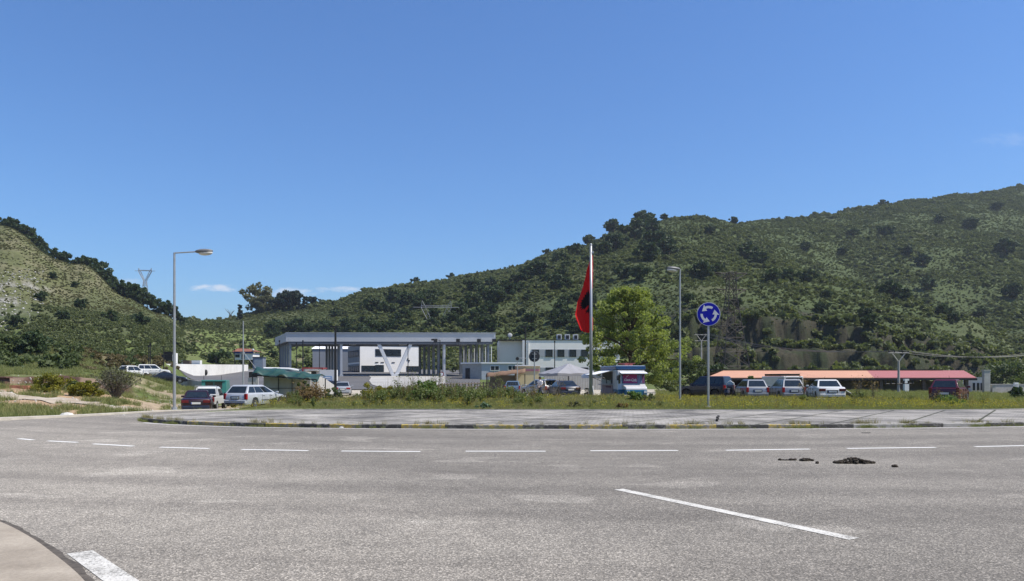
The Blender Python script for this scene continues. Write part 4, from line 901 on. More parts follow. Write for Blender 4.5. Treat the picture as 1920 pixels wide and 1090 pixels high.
# flagpole and flag
p = at(1108, 50); ph = zat(461, 50) - p.z
fp_ = empty('flagpole', p, 0, 'tall pale metal flagpole standing in the grass', 'flagpole')
b = MB(); b.tube([(0, 0, -.2), (0, 0, ph * .5), (0, 0, ph)], [.115, .10, .075], 12); b.ell((0, 0, ph + .06), (.09, .09, .09), 10, 6); b.build('pole', pm('pole_white', (.42, .43, .44), .35, .3, .05), fp_, smooth=True)
b = MB(); b.box((.13, -.05, ph - .45), (.1, .06, .14)); b.build('pulley', GALV, fp_)
b = MB(); b.tube([(.11, -.13, .9), (.14, -.13, .5), (.2, -.14, .15), (.45, -.12, .28), (.62, -.1, .1), (.6, -.1, .0)], .028, 6); b.build('rope', pm('rope', (.6, .6, .58), .9), fp_, smooth=True)
def pt(u, v): return ((u - 1108) / F * 50, zat(v, 50) - p.z)
eagle = [(0, .30), (.05, .34), (.09, .46), (.05, .56), (.0, .62), (-.06, .60), (-.10, .62), (-.16, .66), (-.13, .58), (-.2, .56), (-.13, .52), (-.09, .44), (-.12, .36), (-.2, .34), (-.30, .44), (-.36, .58), (-.42, .74), (-.43, .58), (-.52, .70), (-.50, .54), (-.62, .62), (-.58, .47), (-.72, .53), (-.66, .38), (-.80, .42), (-.72, .28), (-.88, .28), (-.76, .17), (-.92, .14), (-.78, .06), (-.92, -.0), (-.76, -.05), (-.88, -.14), (-.70, -.14), (-.78, -.26), (-.60, -.2), (-.60, -.3), (-.46, -.2), (-.34, -.14), (-.28, -.2), (-.36, -.34), (-.5, -.40), (-.4, -.44), (-.48, -.52), (-.34, -.48), (-.3, -.58), (-.22, -.42), (-.15, -.34), (-.18, -.5), (-.24, -.7), (-.13, -.62), (-.12, -.8), (-.04, -.68), (0, -.86), (.3, -.6), (.3, .3)]
def inpoly(x, y, P):
    c_ = False; j = len(P) - 1
    for i in range(len(P)):
        if (P[i][1] > y) != (P[j][1] > y) and x < (P[j][0] - P[i][0]) * (y - P[i][1]) / (P[j][1] - P[i][1]) + P[i][0]: c_ = not c_
        j = i
    return c_
lf = np.array([(478, 1111), (490, 1106), (505, 1101), (520, 1098), (535, 1094), (545, 1091), (556, 1087), (566, 1083), (578, 1081), (590, 1078), (600, 1081), (608, 1084), (614, 1086), (619, 1088)])
n, m = 220, 100; V = []; 
for i in range(n + 1):
    s = i / n; 
    for j in range(m + 1):
        w = j / m; vb = 478 + s * 141; ul = np.interp(vb, lf[:, 0], lf[:, 1]); ur = 1112.5 + .4 * math.sin(s * 9)
        v_ = vb + (3.5 * math.sin(w * 3.0) + 2.0 * (1 - abs(w - .3) * 2)) * s * (1 if s > .8 else .3)
        u_ = ur + (ul - ur) * w; x, z_ = pt(u_, v_); wd = (ur - ul) / 34
        y = .17 * math.sin(w * 8.0 + s * 2.6 + .6) * wd * (.4 + .6 * w) + .06 * math.sin(w * 17 + s * 7) * wd + (.14 if w < .12 else .0) * (1 - w / .12) - .02 + .10
        if s > .62 and w > .45: y -= .30 * (s - .62) * math.sin((w - .45) * 6)
        V.append((x, y + .08, z_))
mid_ = []; Fq = []
for i in range(n):
    for j in range(m):
        a = i * (m + 1) + j; Fq.append((a, a + m + 1, a + m + 2, a + 1)); s, w = (i + .5) / n, (j + .5) / m
        # cloth folded along the hoist: the eagle's wing spreads away from it
        ex = -(w * 1.12 - .02); ey = (.60 - s) * 4.0 + .35 * w
        mid_.append(1 if inpoly(ex * 1.0, -ey * .95 + 0, [(a_, -b_) for a_, b_ in eagle]) else 0)
def cloth(nm, c1):
    t = NT(nm); v = t.coord(); t.fin(t.mix(.15, c1, t.ramp(t.noise(v, 2, 3), (.3, tuple(x * .7 for x in c1)), (.7, c1))), .8, 0, .2)
    tr = t.node('ShaderNodeBsdfTranslucent'); t.set(tr, 0, c1); ms = t.node('ShaderNodeMixShader'); ms.inputs[0].default_value = .45
    t.l.new(t.b.outputs[0], ms.inputs[1]); t.l.new(tr.outputs[0], ms.inputs[2]); t.l.new(ms.outputs[0], t.n['Material Output'].inputs[0]); return t.m
o = np_mesh('flag', np.array(V), np.array(Fq), [cloth('flag_red', (.66, .018, .018)), cloth('flag_black', (.012, .010, .012))], midx=np.array(mid_), smooth=True)
o.location = p; tag(o, 'limp red flag with black double headed eagle hanging from the flagpole', 'flag')

# parasols
def parasol(u, Y, vtop, hw, drop, label, m_, rot):
    p = at(u, Y); h = zat(vtop, Y) - p.z; e = empty('parasol', p, R(rot), label, 'parasol'); b = MB()
    n = 8; rim = []
    for k in range(n * 4):
        a_ = 2 * math.pi * k / (n * 4); sq = 1 / max(abs(math.cos(a_)), abs(math.sin(a_))); rim.append((math.cos(a_) * sq * hw, math.sin(a_) * sq * hw, h - drop - .06 * math.sin(4 * a_) ** 2))
    rings = []
    for t_ in (.02, .25, .5, .75, .92, 1.0):
        rings.append([Vector((x * t_, y * t_, h - (h - z_) * (t_ ** .88) + .05 * math.sin(k * .8 + t_ * 5) * t_ * (1 - t_) * 2)) for k, (x, y, z_) in enumerate(rim)])
    rings.append([Vector((x, y, z_ - .22)) for x, y, z_ in rim]); b.loft(rings, cap=False); o = b.build('canopy', m_, e, smooth=False)
    sm = o.modifiers.new('thick', 'SOLIDIFY'); sm.thickness = .015
    b = MB(); b.tube([(0, 0, 0), (0, 0, h)], .05, 8); b.build('pole', DARK, e)
    b = MB(); b.box((0, 0, .06), (.8, .8, .12)); b.build('base', CONC, e)
    b = MB()
    for k in range(8): a_ = 2 * math.pi * k / 8 + .0; sq = 1 / max(abs(math.cos(a_)), abs(math.sin(a_))); b.tube([(0, 0, h - .1), (math.cos(a_) * sq * hw * .98, math.sin(a_) * sq * hw * .98, h - drop - .03)], .02, 4)
    b.build('rib', DARK, e); return e
parasol(1066, 71, 681.5, 2.15, .95, 'big square grey white parasol in front of the white building', pm('parasol_grey', (.27, .27, .29), .7, 0, .10, 1.4), 22)
parasol(1128, 66, 694, 1.45, .45, 'smaller white parasol just behind the flagpole', pm('parasol_white', (.75, .74, .72), .7, 0, .05), 10)
def cafe(u, Y, rot, label):
    p = at(u, Y); e = empty('cafe_chair', p, R(rot), label, 'chair', 'cafe chairs under the parasols'); M_ = pm('chair_dark', (.03, .03, .035), .6)
    b = MB(); b.box((0, 0, .45), (.45, .45, .05)); b.build('seat', M_, e); b = MB(); b.box((0, .22, .75), (.45, .04, .5), rx=R(-8)); b.build('backrest', M_, e)
    for x, y in ((-.19, -.19), (.19, -.19), (-.19, .19), (.19, .19)): b = MB(); b.tube([(x, y, 0), (x, y, .43)], .02, 5); b.build('leg', M_, e)
cafe(1058, 69, 15, 'dark chair left under the big parasol'); cafe(1071, 70, 190, 'dark chair close to the big parasol pole'); cafe(1078, 69, 80, 'dark chair right of the big parasol pole'); cafe(1132, 64, 200, 'dark chair below the small white parasol')
# ------------------------------------------------------------------ vehicles
def paint(name, c, metal=.0, rough=.32):
    if name in _mc: return _mc[name]
    t = NT(name); v = t.coord(); n = t.noise(v, 2.5, 4)
    m_ = t.fin(t.ramp(n, (.3, tuple(x * .85 for x in c)), (.7, c)), rough, metal, .5); t.b.inputs['Coat Weight'].default_value = .35; t.b.inputs['Coat Roughness'].default_value = .12; _mc[name] = m_; return m_
TYRE = pm('tyre_rubber', (.018, .018, .018), .85); RIM = pm('rim_alloy', (.42, .42, .43), .35, .6, .1, 8); PLASTIC = pm('black_plastic', (.025, .025, .027), .6)
TAIL = pm('tail_red', (.32, .012, .014), .25); TAILD = pm('tail_dark_red', (.12, .01, .012), .25); HEADL = pm('headlight_clear', (.6, .62, .64), .15); PLATE = pm('plate_white', (.62, .62, .58), .5); GL = glass()
INK = pm('plate_ink', (.03, .03, .06), .6)
SH = dict(  # x runs from the tail (0) to the nose (1) in lengths
 sedan=dict(top=[(0,.76),(.02,.90),(.06,.955),(.17,.965),(.30,.95),(.68,.93),(.74,.92),(.90,.82),(.97,.72),(1,.58)], gh=(.155,.285,.535,.725)),
 estate=dict(top=[(0,.70),(.012,.86),(.04,.93),(.30,.93),(.66,.91),(.73,.90),(.90,.80),(.97,.70),(1,.56)], gh=(.02,.115,.49,.735)),
 hatch=dict(top=[(0,.70),(.015,.88),(.05,.93),(.30,.92),(.66,.90),(.75,.89),(.92,.80),(.98,.68),(1,.56)], gh=(.02,.13,.52,.76)),
 suv=dict(top=[(0,.80),(.012,.98),(.04,1.03),(.30,1.03),(.66,1.01),(.74,1.00),(.92,.93),(.98,.80),(1,.62)], gh=(.015,.06,.56,.74)),
)
def car(kind, L, Wd, H, body, label, u, Y, heading, name=None, rim=RIM, tail=TAIL, rails=False, cat='car', dz=0.0, coupe=False, group=None, chrome=False, bumper=None):
    S = SH[kind]; base = at(u, Y); hd = R(heading)
    # level of the lot under the four wheels
    zz = max(g(base.x + a * math.sin(hd), base.y + a * math.cos(hd)) for a in (-1.2, 0, 1.2)) + dz
    root = empty(name or 'parked_car', (base.x, base.y, zz), math.pi / 2 - hd, label, cat, group)
    X = lambda t_: (t_ - .5) * L
    hw = Wd / 2; wr = .31 if kind != 'suv' else .35; xw = (X(.20), X(.815))
    tops = S['top']; xs = sorted(set([round(a, 4) for a, _ in tops] + [round(.5 + (xc + d_ * wr * 1.16) / L, 4) for xc in xw for d_ in (-1, -.92, -.7, -.38, 0, .38, .7, .92, 1)] + [.35, .45, .55, .62]))
    ring = []
    for t_ in xs:
        x = X(t_); zt = np.interp(t_, [a for a, _ in tops], [b for _, b in tops]); zb = .22
        for xc in xw:
            if abs(x - xc) < wr * 1.16: zb = max(zb, wr + math.sqrt(max(0, (wr * 1.16) ** 2 - (x - xc) ** 2)))
        e = min(t_, 1 - t_); w = hw * (1 - .16 * max(0, 1 - e / .07) ** 2); zm = max(.62 * zt + .1, zb + .02)
        zt2 = max(zt, zb + .06)
        ring.append([Vector((x, y, z_)) for y, z_ in ((0, zb), (w * .93, zb), (w * .985, zb + .04 if zb > .4 else .34), (w, zm), (w * .965, zt2 - .05), (w * .87, zt2), (0, zt2 + .012), (-w * .87, zt2), (-w * .965, zt2 - .05), (-w, zm), (-w * .985, zb + .04 if zb > .4 else .34), (-w * .93, zb))])
    b = MB(); b.loft(ring)
    # cabin
    xr0, xr1, xf1, xf0 = (X(q) for q in S['gh']); zbelt = np.interp(.3, [a for a, _ in tops], [c for _, c in tops]) - .03; zr_ = H
    wb_, wt_ = hw * .90, hw * .70
    def gring(f):  # f 0 belt .. 1 roof edge
        a = f ** .9; return [Vector((xr0 + (xr1 - xr0) * a, s * (wb_ + (wt_ - wb_) * f), zbelt + (zr_ - .06 - zbelt) * f)) for s in (-1, 1)] + [Vector((xf0 + (xf1 - xf0) * a, s * (wb_ + (wt_ - wb_) * f), zbelt + (zr_ - .06 - zbelt) * f)) for s in (1, -1)]
    rings = [gring(0), gring(1)]
    top = [Vector((xr1 + .10 * (1 if kind != 'sedan' else 2), -wt_ * .86, zr_)), Vector((xr1 + .10, wt_ * .86, zr_)), Vector((xf1 - .16, wt_ * .86, zr_)), Vector((xf1 - .16, -wt_ * .86, zr_))]
    top[0].x = top[1].x
    b.loft(rings + [top]); bo = b.build('body', body, root, smooth=True); bv = bo.modifiers.new('bevel', 'BEVEL'); bv.width = .025; bv.segments = 2; bv.limit_method = 'ANGLE'; bv.angle_limit = R(28)
    bo.data.polygons.foreach_set('use_smooth', [True] * len(bo.data.polygons)); 
    try: bo.data.set_sharp_from_angle(angle=R(32))
    except Exception: pass
    # underbody
    b = MB(); b.box((0, 0, .33), (L * .9, Wd * .78, .28)); b.build('underbody', PLASTIC, root)
    def panel(c4, u0, u1, v0, v1, nm, m_, off=.014):
        p00, p10, p11, p01 = c4; f = lambda a, c_: (p00.lerp(p10, a)).lerp(p01.lerp(p11, a), c_); q = [f(u0, v0), f(u1, v0), f(u1, v1), f(u0, v1)]
        nrm = (q[1] - q[0]).cross(q[3] - q[0]).normalized(); cen = Vector((0, 0, (zbelt + zr_) / 2 - .4))
        if nrm.dot(sum(q, Vector()) / 4 - cen) < 0: nrm = -nrm
        bb = MB(); bb.loft([[k + nrm * (off - .02) for k in q], [k + nrm * off for k in q]]); return bb.build(nm, m_, root)
    g0, g1 = rings; RL, RR_, FR, FL = range(4)
    # ring order: (rear,-y), (rear,+y), (front,+y), (front,-y)
    panel((g0[0], g0[1], g1[1], g1[0]), .07, .93, .14, .93, 'rear_window', GL)
    panel((g0[3], g0[2], g1[2], g1[3]), .05, .95, .10, .95, 'windshield', GL)
    cuts = [(.05, .29), (.315, .59), (.615, .93)] if kind in ('estate', 'suv') else ([(.10, .50), (.53, .92)] if kind != 'sedan' else [(.09, .22), (.24, .54), (.565, .92)])
    if coupe: cuts = [(.08, .42), (.45, .92)]
    for s, (A_, B_) in ((-1, (0, 3)), (1, (1, 2))):
        for a, c_ in cuts: panel((g0[A_], g0[B_], g1[B_], g1[A_]), a, c_, .16, .90, 'side_window', GL)
    # wheels
    for xc in xw:
        for s in (-1, 1):
            b = MB(); yo = s * (hw - .02); yi = s * (hw - .22); c0 = Vector((xc, 0, wr))
            rg = lambda r_, y_: [Vector((xc + r_ * math.cos(2 * math.pi * k / 20), y_, wr + r_ * math.sin(2 * math.pi * k / 20))) for k in range(20)]
            b.loft([rg(wr * .9, yi), rg(wr, yi + s * .03), rg(wr, yo - s * .03), rg(wr * .9, yo)]); wo_ = b.build('wheel', TYRE, root)
            b = MB(); b.loft([rg(wr * .62, yo - s * .03), rg(wr * .62, yo + s * .006), rg(wr * .52, yo - s * .005), rg(wr * .1, yo + s * .008)]); ro = b.build('rim', rim, wo_)
            b = MB()
            for k in range(5): a_ = 2 * math.pi * (k + .5) / 5; b.box((xc + .12 * math.cos(a_), yo + s * .012, wr + .12 * math.sin(a_)), (.055, .012, .055), ry=a_)
            b.build('rim_gap', PLASTIC, wo_)
    zt0 = tops[1][1]
    # lamps, bumper, plate at the tail
    for s in (-1, 1):
        b = MB()
        if kind == 'sedan': b.box((X(.012), s * hw * .70, zt0 - .14), (.14, hw * .46, .17))
        else: b.box((X(.016), s * hw * .86, zt0 - .12), (.16, hw * .20, .36))
        b.build('tail_light', tail, root, bevel=.015)
        b = MB(); b.box((X(.965), s * hw * .74, .63), (.2, hw * .34, .14)); b.build('headlight', HEADL, root, bevel=.03)
        b = MB(); b.box((X(S['gh'][3] - .035), s * (hw + .07), zbelt + .08), (.12, .19, .12)); b.build('door_mirror', body, root, bevel=.03)
        for xh in (.40, .585): b = MB(); b.box((X(xh), s * (hw * .985 + .006), zbelt - .13), (.17, .03, .03)); b.build('door_handle', PLASTIC, root)
        b = MB()
        for xh in ((.36, .55, .70) if not coupe else (.42, .70)): b.box((X(xh), s * (hw - .004), .58), (.009, .022, .56))
        b.box((X(.52), s * (hw + .001), .50), (L * .36, .025, .035)); b.build('door_seam', PLASTIC, root)
    b = MB(); b.box((X(.01), 0, .40), (.20, Wd * .90, .24)); b.build('rear_bumper', bumper or body, root, bevel=.05)
    b = MB(); b.box((X(.985), 0, .38), (.20, Wd * .88, .24)); b.build('front_bumper', bumper or body, root, bevel=.05)
    b = MB(); b.box((X(0) - .035, 0, .29), (.12, Wd * .72, .07)); b.build('bumper_strip', PLASTIC, root)
    zp = .66 if kind != 'hatch' else .60
    b = MB(); b.box((X(0) - .03, 0, zp), (.03, .52, .115)); po = b.build('number_plate', PLATE, root)
    b = MB(); b.box((X(0) - .046, .238, zp), (.006, .04, .10)); b.build('plate_band', pm('plate_blue', (.02, .05, .3), .5), po)
    b = MB(); b.box((X(0) - .002, 0, zp), (.03, .64, .2)); b.build('plate_recess', PLASTIC, root)
    if rails:
        for s in (-1, 1): b = MB(); b.tube([(xr1 + .15, s * wt_ * .92, zr_ - .01), (xr1 + .35, s * wt_ * .92, zr_ + .05), (xf1 - .35, s * wt_ * .92, zr_ + .05), (xf1 - .15, s * wt_ * .92, zr_ - .01)], .018, 6); b.build('roof_rail', PLASTIC, root)
    b = MB(); b.tube([(X(.5), 0, zr_), (X(.47), 0, zr_ + .22)], .008, 4); b.build('aerial', PLASTIC, root)
    # seat backs behind the glass give the windows depth from the side
    return root
SIL = paint('paint_silver', (.27, .285, .31), .35); WHT = paint('paint_white', (.66, .66, .64)); DRED = paint('paint_dark_red', (.022, .004, .007)); MAR = paint('paint_maroon', (.085, .009, .018)); BLU = paint('paint_blue_grey', (.17, .25, .33), .4); DKB = paint('paint_dark_blue', (.018, .026, .05)); BLK = paint('paint_black', (.012, .012, .02)); SLW = paint('paint_pale_silver', (.38, .40, .42), .3)
car('sedan', 4.5, 1.68, 1.40, DRED, 'dark red saloon car seen from behind beside the left street lamp', 371, 46, -20, tail=TAILD, bumper=DKB)
car('estate', 4.6, 1.76, 1.47, paint('paint_bright_silver', (.52, .54, .57), .2), 'silver estate car in three quarter rear view left of the green tarpaulin', 481, 49.5, 15.5, dz=-.14)
car('sedan', 4.6, 1.74, 1.44, SLW, 'pale silver saloon on gravel right of the black T topped lamp post', 643, 79, -11)
car('hatch', 4.0, 1.7, 1.45, BLK, 'black hatchback half hidden behind the black T topped lamp post', 629, 84, -11)
car('hatch', 4.0, 1.7, 1.42, BLU, 'blue grey hatchback parked left of the silver hatchback and walking person', 963, 77, 4)
car('estate', 4.2, 1.72, 1.50, SLW, 'silver hatchback angled away behind the round sign seen from its back', 1012, 66, -32)
car('sedan', 4.5, 1.76, 1.38, DKB, 'dark blue saloon parked below the big grey parasol', 1056, 62, -12, tail=TAILD)
car('suv', 3.9, 1.75, 1.72, paint('paint_navy', (.010, .009, .022)), 'dark navy boxy off-road car behind the roundabout sign pole', 1324, 58, -48, rim=PLASTIC)
car('estate', 4.45, 1.70, 1.50, SIL, 'left one of the two silver estate cars at right, next to the navy off-road car', 1406, 57, 3, rails=False)
car('estate', 4.45, 1.70, 1.52, SIL, 'right one of two silver estate cars, with roof rails, beside the white saloon', 1472, 55.5, 4, rails=True)
car('sedan', 4.7, 1.74, 1.44, WHT, 'white saloon at the right end of the row of cars', 1546, 50.5, 11, tail=TAILD)
car('hatch', 3.75, 1.63, 1.42, MAR, 'maroon hatchback standing alone on the dirt at the right', 1780, 44.6, 39, tail=TAILD, coupe=False, bumper=PLASTIC)
car('suv', 4.4, 1.8, 1.72, WHT, 'white off-road car facing right before the start of the white wall', 288, 108, 62)
car('hatch', 4.1, 1.75, 1.65, paint('paint_white_b', (.62, .62, .6)), 'white car half hidden behind the bare grey bush at left', 250, 104, 20)
car('sedan', 4.5, 1.75, 1.42, BLK, 'black car behind the left street lamp', 316, 97, 70)
car('hatch', 4.0, 1.7, 1.45, DKB, 'dark blue car parked under the left bay of the canopy', 553, 140, 70)
# motorcycle-like dark scooter shape beside the navy car: front of a dark car under a white arch bar
# pickup
def pickup():
    base = at(391, 50); root = empty('pickup_truck', (base.x, base.y, base.z), R(101), 'white pickup truck between the dark red car and green box truck', 'pickup')
    b = MB(); b.box((.2, 0, .72), (4.7, 1.66, .46)); b.box((-1.6, -.78, 1.0), (1.7, .07, .3)); b.box((-1.6, .78, 1.0), (1.7, .07, .3)); b.box((-2.4, 0, .98), (.06, 1.6, .36))
    b.loft([[Vector((-.75, s * .78, .95)) for s in (-1, 1)] + [Vector((1.25, s * .78, .95)) for s in (1, -1)], [Vector((-.62, s * .64, 1.55)) for s in (-1, 1)] + [Vector((.55, s * .64, 1.55)) for s in (1, -1)], [Vector((-.5, s * .56, 1.62)) for s in (-1, 1)] + [Vector((.45, s * .56, 1.62)) for s in (1, -1)]])
    b.build('body', WHT, root, bevel=.03)
    b = MB(); b.loft([[Vector((-.745, -.62, 1.05)), Vector((-.745, .62, 1.05)), Vector((-.655, .55, 1.48)), Vector((-.655, -.55, 1.48))], [Vector((-.76, -.62, 1.05)), Vector((-.76, .62, 1.05)), Vector((-.67, .55, 1.48)), Vector((-.67, -.55, 1.48))]]); b.build('rear_window', GL, root)
    for s in (-1, 1):
        b = MB(); b.loft([[Vector((-.5, s * .765, 1.05)), Vector((.95, s * .765, 1.05)), Vector((.45, s * .675, 1.46)), Vector((-.45, s * .675, 1.46))], [Vector((-.5, s * .79, 1.05)), Vector((.95, s * .79, 1.05)), Vector((.45, s * .70, 1.46)), Vector((-.45, s * .70, 1.46))]]); b.build('side_window', GL, root)
        b = MB(); b.box((-2.42, s * .76, .82), (.06, .12, .3)); b.build('tail_light', TAIL, root)
        b = MB(); b.box((.9, s * .92, 1.12), (.1, .2, .16)); b.build('door_mirror', PLASTIC, root)
        for x in (-1.5, 1.45):
            rg = lambda r_, y_: [Vector((x + r_ * math.cos(2 * math.pi * k / 18), y_, .36 + r_ * math.sin(2 * math.pi * k / 18))) for k in range(18)]
            b = MB(); b.loft([rg(.36, s * .62), rg(.36, s * .84)]); wo_ = b.build('wheel', TYRE, root); b = MB(); b.loft([rg(.2, s * .84), rg(.19, s * .852)]); b.build('rim', RIM, wo_)
    b = MB(); b.box((-2.5, 0, .55), (.12, 1.6, .14)); b.build('rear_bumper', PLASTIC, root); b = MB(); b.box((-2.45, .0, .78), (.03, .5, .12)); b.build('number_plate', PLATE, root)
    b = MB(); b.tube([(-.85, -.72, 1.1), (-.85, -.66, 1.66), (-.85, .66, 1.66), (-.85, .72, 1.1)], .03, 6); b.build('roll_bar', GALV, root)
pickup()
def box_truck():
    base = at(407, 57); root = empty('box_truck', (base.x, base.y, base.z), R(106), 'small turquoise green box truck behind the white pickup', 'truck'); GN_ = paint('paint_turquoise', (.03, .22, .19), 0, .5)
    b = MB(); b.box((-.9, 0, 1.42), (2.6, 1.72, 1.25)); b.box((1.2, 0, 1.2), (1.3, 1.6, 1.2), top=.96); b.build('body', GN_, root, bevel=.03)
    b = MB(); b.box((-2.21, 0, 1.68), (.03, 1.15, .48)); b.build('rear_window', GL, root); b = MB(); b.box((-2.225, 0, 1.43), (.03, .05, 1.0)); b.box((-2.225, 0, 1.98), (.04, 1.6, .05)); b.build('door_seam', pm('truck_dark_green', (.015, .10, .09), .6), root)
    b = MB(); b.box((0, 0, .62), (4.2, .9, .22)); b.box((-2.2, 0, .62), (.1, 1.6, .16)); b.build('chassis', pm('rusty_red', (.14, .035, .03), .8), root)
    b = MB(); b.tube([(-2.1, .7, 2.05), (-2.1, .7, 2.4)], .015, 4); b.tube([(-2.1, -.5, 2.05), (-2.1, -.5, 2.4)], .015, 4); b.build('roof_bar', DARK, root)
    for s in (-1, 1):
        for x in (-1.4, 1.3):
            rg = lambda r_, y_: [Vector((x + r_ * math.cos(2 * math.pi * k / 18), y_, .35 + r_ * math.sin(2 * math.pi * k / 18))) for k in range(18)]
            b = MB(); b.loft([rg(.35, s * .58), rg(.35, s * .80)]); wo_ = b.build('wheel', TYRE, root); b = MB(); b.loft([rg(.19, s * .80), rg(.18, s * .815)]); b.build('rim', GALV, wo_)
        b = MB(); b.box((-2.22, s * .74, .78), (.05, .12, .14)); b.build('tail_light', TAIL, root)
    b = MB(); b.box((-2.27, .3, .62), (.03, .5, .12)); b.build('number_plate', PLATE, root)
box_truck()
# food truck
def food_truck():
    base = at(1177, 55); zt = zat(685, 53.2); h = 2.62; root = empty('food_truck', (base.x, base.y, zt - h), R(-90 + 7), 'white and blue food truck with open side hatch and pink windshield panel', 'food truck')
    BL = paint('paint_truck_blue', (.015, .13, .24)); DBL = paint('paint_truck_navy', (.01, .06, .17)); WT = paint('paint_truck_white', (.58, .58, .58))
    # local +x is the nose (towards the camera), -y is the side seen at the left
    b = MB(); b.box((-1.6, 0, 1.58), (4.6, 2.16, 1.42)); b.loft([[Vector((.7, s, .85)) for s in (-1.05, 1.05)] + [Vector((.7, s, 2.28)) for s in (1.05, -1.05)], [Vector((1.05, s, .85)) for s in (-1.03, 1.03)] + [Vector((.86, s, 2.22)) for s in (.98, -.98)]])
    bo = b.build('body', WT, root, bevel=.04)
    b = MB(); b.box((-1.6, 0, .60), (4.62, 2.17, .52)); b.box((.85, 0, .62), (.5, 2.1, .5)); b.build('lower_body', BL, root, bevel=.04)
    b = MB(); b.box((-1.55, 0, 2.45), (4.7, 2.22, .26)); b.build('roof_box', DBL, root, bevel=.03); b = MB(); b.box((-1.55, 0, 2.60), (4.55, 2.1, .035)); b.build('roof', ROOFW, root)
    b = MB(); b.loft([[Vector((1.0, s, .88)) for s in (-.70, 1.02)] + [Vector((.96, s, 1.26)) for s in (1.02, -.70)], [Vector((1.75, s, .86)) for s in (-.62, .95)] + [Vector((1.66, s, 1.06)) for s in (.95, -.62)]]); b.build('bonnet', WT, root, bevel=.05)
    b = MB(); b.box((1.4, .15, .6), (.7, 1.6, .5)); b.build('nose', BL, root, bevel=.05)
    # windshield: glass with the pink sunshade behind, modelled as panel
    def wp(y0, y1, z0_, z1_, off, m_, nm, par=root):
        f = lambda y, z_: Vector((1.05 + (z_ - .85) / (2.22 - .85) * (.86 - 1.05) + off, y, z_)); q = [f(y0, z0_), f(y1, z0_), f(y1, z1_), f(y0, z1_)]
        bb = MB(); bb.loft([[k - Vector((.03, 0, 0)) for k in q], q]); return bb.build(nm, m_, par)
    ws = wp(-.72, 1.0, 1.30, 2.0, .012, GL, 'windshield')
    pk_ = wp(-.62, .42, 1.33, 1.97, .02, pm('sunshade_pink', (.30, .022, .12), .5), 'sunshade', ws)
    for y0, y1 in ((.46, .54), (.58, .68), (.74, .78)): wp(y0, y1, 1.34, 1.96, .02, pm('curtain_blue', (.20, .24, .38), .7), 'curtain', ws)
    for y0, y1 in ((.55, .57), (.80, .97)): wp(y0, y1, 1.34, 1.96, .02, pm('sunshade_side', (.12, .03, .10), .7), 'curtain', ws)
    # script lettering on the pink panel
    tx = bpy.data.curves.new('lettering', 'FONT'); tx.body = 'Coca-Cola'; tx.size = .23; tx.shear = .45; tx.extrude = .004; tx.offset = .003; tx.align_x = 'CENTER'; tx.space_character = .92
    to = bpy.data.objects.new('lettering_curve', tx); col.objects.link(to); bpy.context.view_layer.update()
    tme = bpy.data.meshes.new_from_object(to.evaluated_get(bpy.context.evaluated_depsgraph_get())); bpy.data.objects.remove(to); to = bpy.data.objects.new('lettering', tme); col.objects.link(to); tme.materials.clear(); to.parent = ws; to.data.materials.append(WHITEP); to.location = (1.002, -.12, 1.50)
    to.rotation_euler = Matrix(((0, 0, 1), (1, 0, 0), (0, 1, 0))).to_euler()
    b = MB(); b.tube([(1.0, -.40, 1.76), (.99, -.22, 1.90)], .012, 5); b.tube([(1.015, .02, 1.47), (1.015, .2, 1.43), (1.01, .38, 1.46), (1.01, .40, 1.54)], .01, 5); b.build('script_swash', WHITEP, ws)
    b = MB(); b.box((1.12, .12, 2.08), (.55, 1.95, .045), ry=R(12)); b.build('visor', ROOFW, root)
    b = MB(); b.box((1.0, -.90, 1.62), (.08, .14, .62)); b.build('quarter_window', GL, root); 
    b = MB(); b.tube([(1.0, -.98, 1.9), (1.2, -1.08, 1.9), (1.2, -1.08, 1.6)], .02, 5); b.box((1.2, -1.08, 1.7), (.05, .14, .3)); b.build('mirror', PLASTIC, root)
    for s in (-.45, .8): b = MB(); b.box((1.76, s, .72), (.05, .2, .16)); b.build('headlight', HEADL, root)
    b = MB(); b.box((1.78, .15, .42), (.12, 1.9, .16)); b.build('front_bumper', WT, root, bevel=.03)
    # side hatch
    b = MB(); b.box((-1.75, -1.09, 1.72), (3.0, .06, .86)); b.build('hatch_opening', pm('interior_dark', (.03, .035, .04), .7), root)
    b = MB(); b.box((-2.6, -1.1, 1.45), (1.2, .08, .34)); b.box((-1.1, -1.1, 1.42), (1.1, .08, .3)); b.build('display_case', pm('case_teal', (.18, .27, .29), .3), root)
    b = MB(); b.box((-1.9, -1.2, 1.22), (3.6, .3, .05)); b.build('counter', pm('counter', (.35, .33, .36), .5), root)
    b = MB(); b.box((-1.75, -1.10, .85), (3.2, .05, .62)); b.build('side_panel', pm('panel_pink_grey', (.26, .20, .23), .6), root)
    b = MB(); b.box((-1.3, -1.13, 1.05), (1.5, .03, .12)); b.build('stripe', pm('stripe_plum', (.10, .02, .06), .6), root)
    b = MB(); b.box((-1.9, -1.74, 2.12), (3.4, 1.4, .035), rx=R(14)); b.build('hatch_door', ROOFW, root)
    for x in (-3.5, -.3): b = MB(); b.tube([(x, -2.3, 1.96), (x, -1.1, 1.45)], .02, 5); b.build('stay', DARK, root)
    b = MB(); b.box((-3.55, -1.95, 1.0), (.1, .3, 1.9)); b.build('side_board', WHITEP, root)
    for x in (-3.0, .55):
        for s in (-1, 1):
            rg = lambda r_, y_: [Vector((x + r_ * math.cos(2 * math.pi * k / 18), y_, .36 + r_ * math.sin(2 * math.pi * k / 18))) for k in range(18)]
            b = MB(); b.loft([rg(.36, s * .86), rg(.36, s * 1.09)]); wo_ = b.build('wheel', TYRE, root); b = MB(); b.loft([rg(.2, s * 1.09), rg(.19, s * 1.1)]); b.build('rim', GALV, wo_)
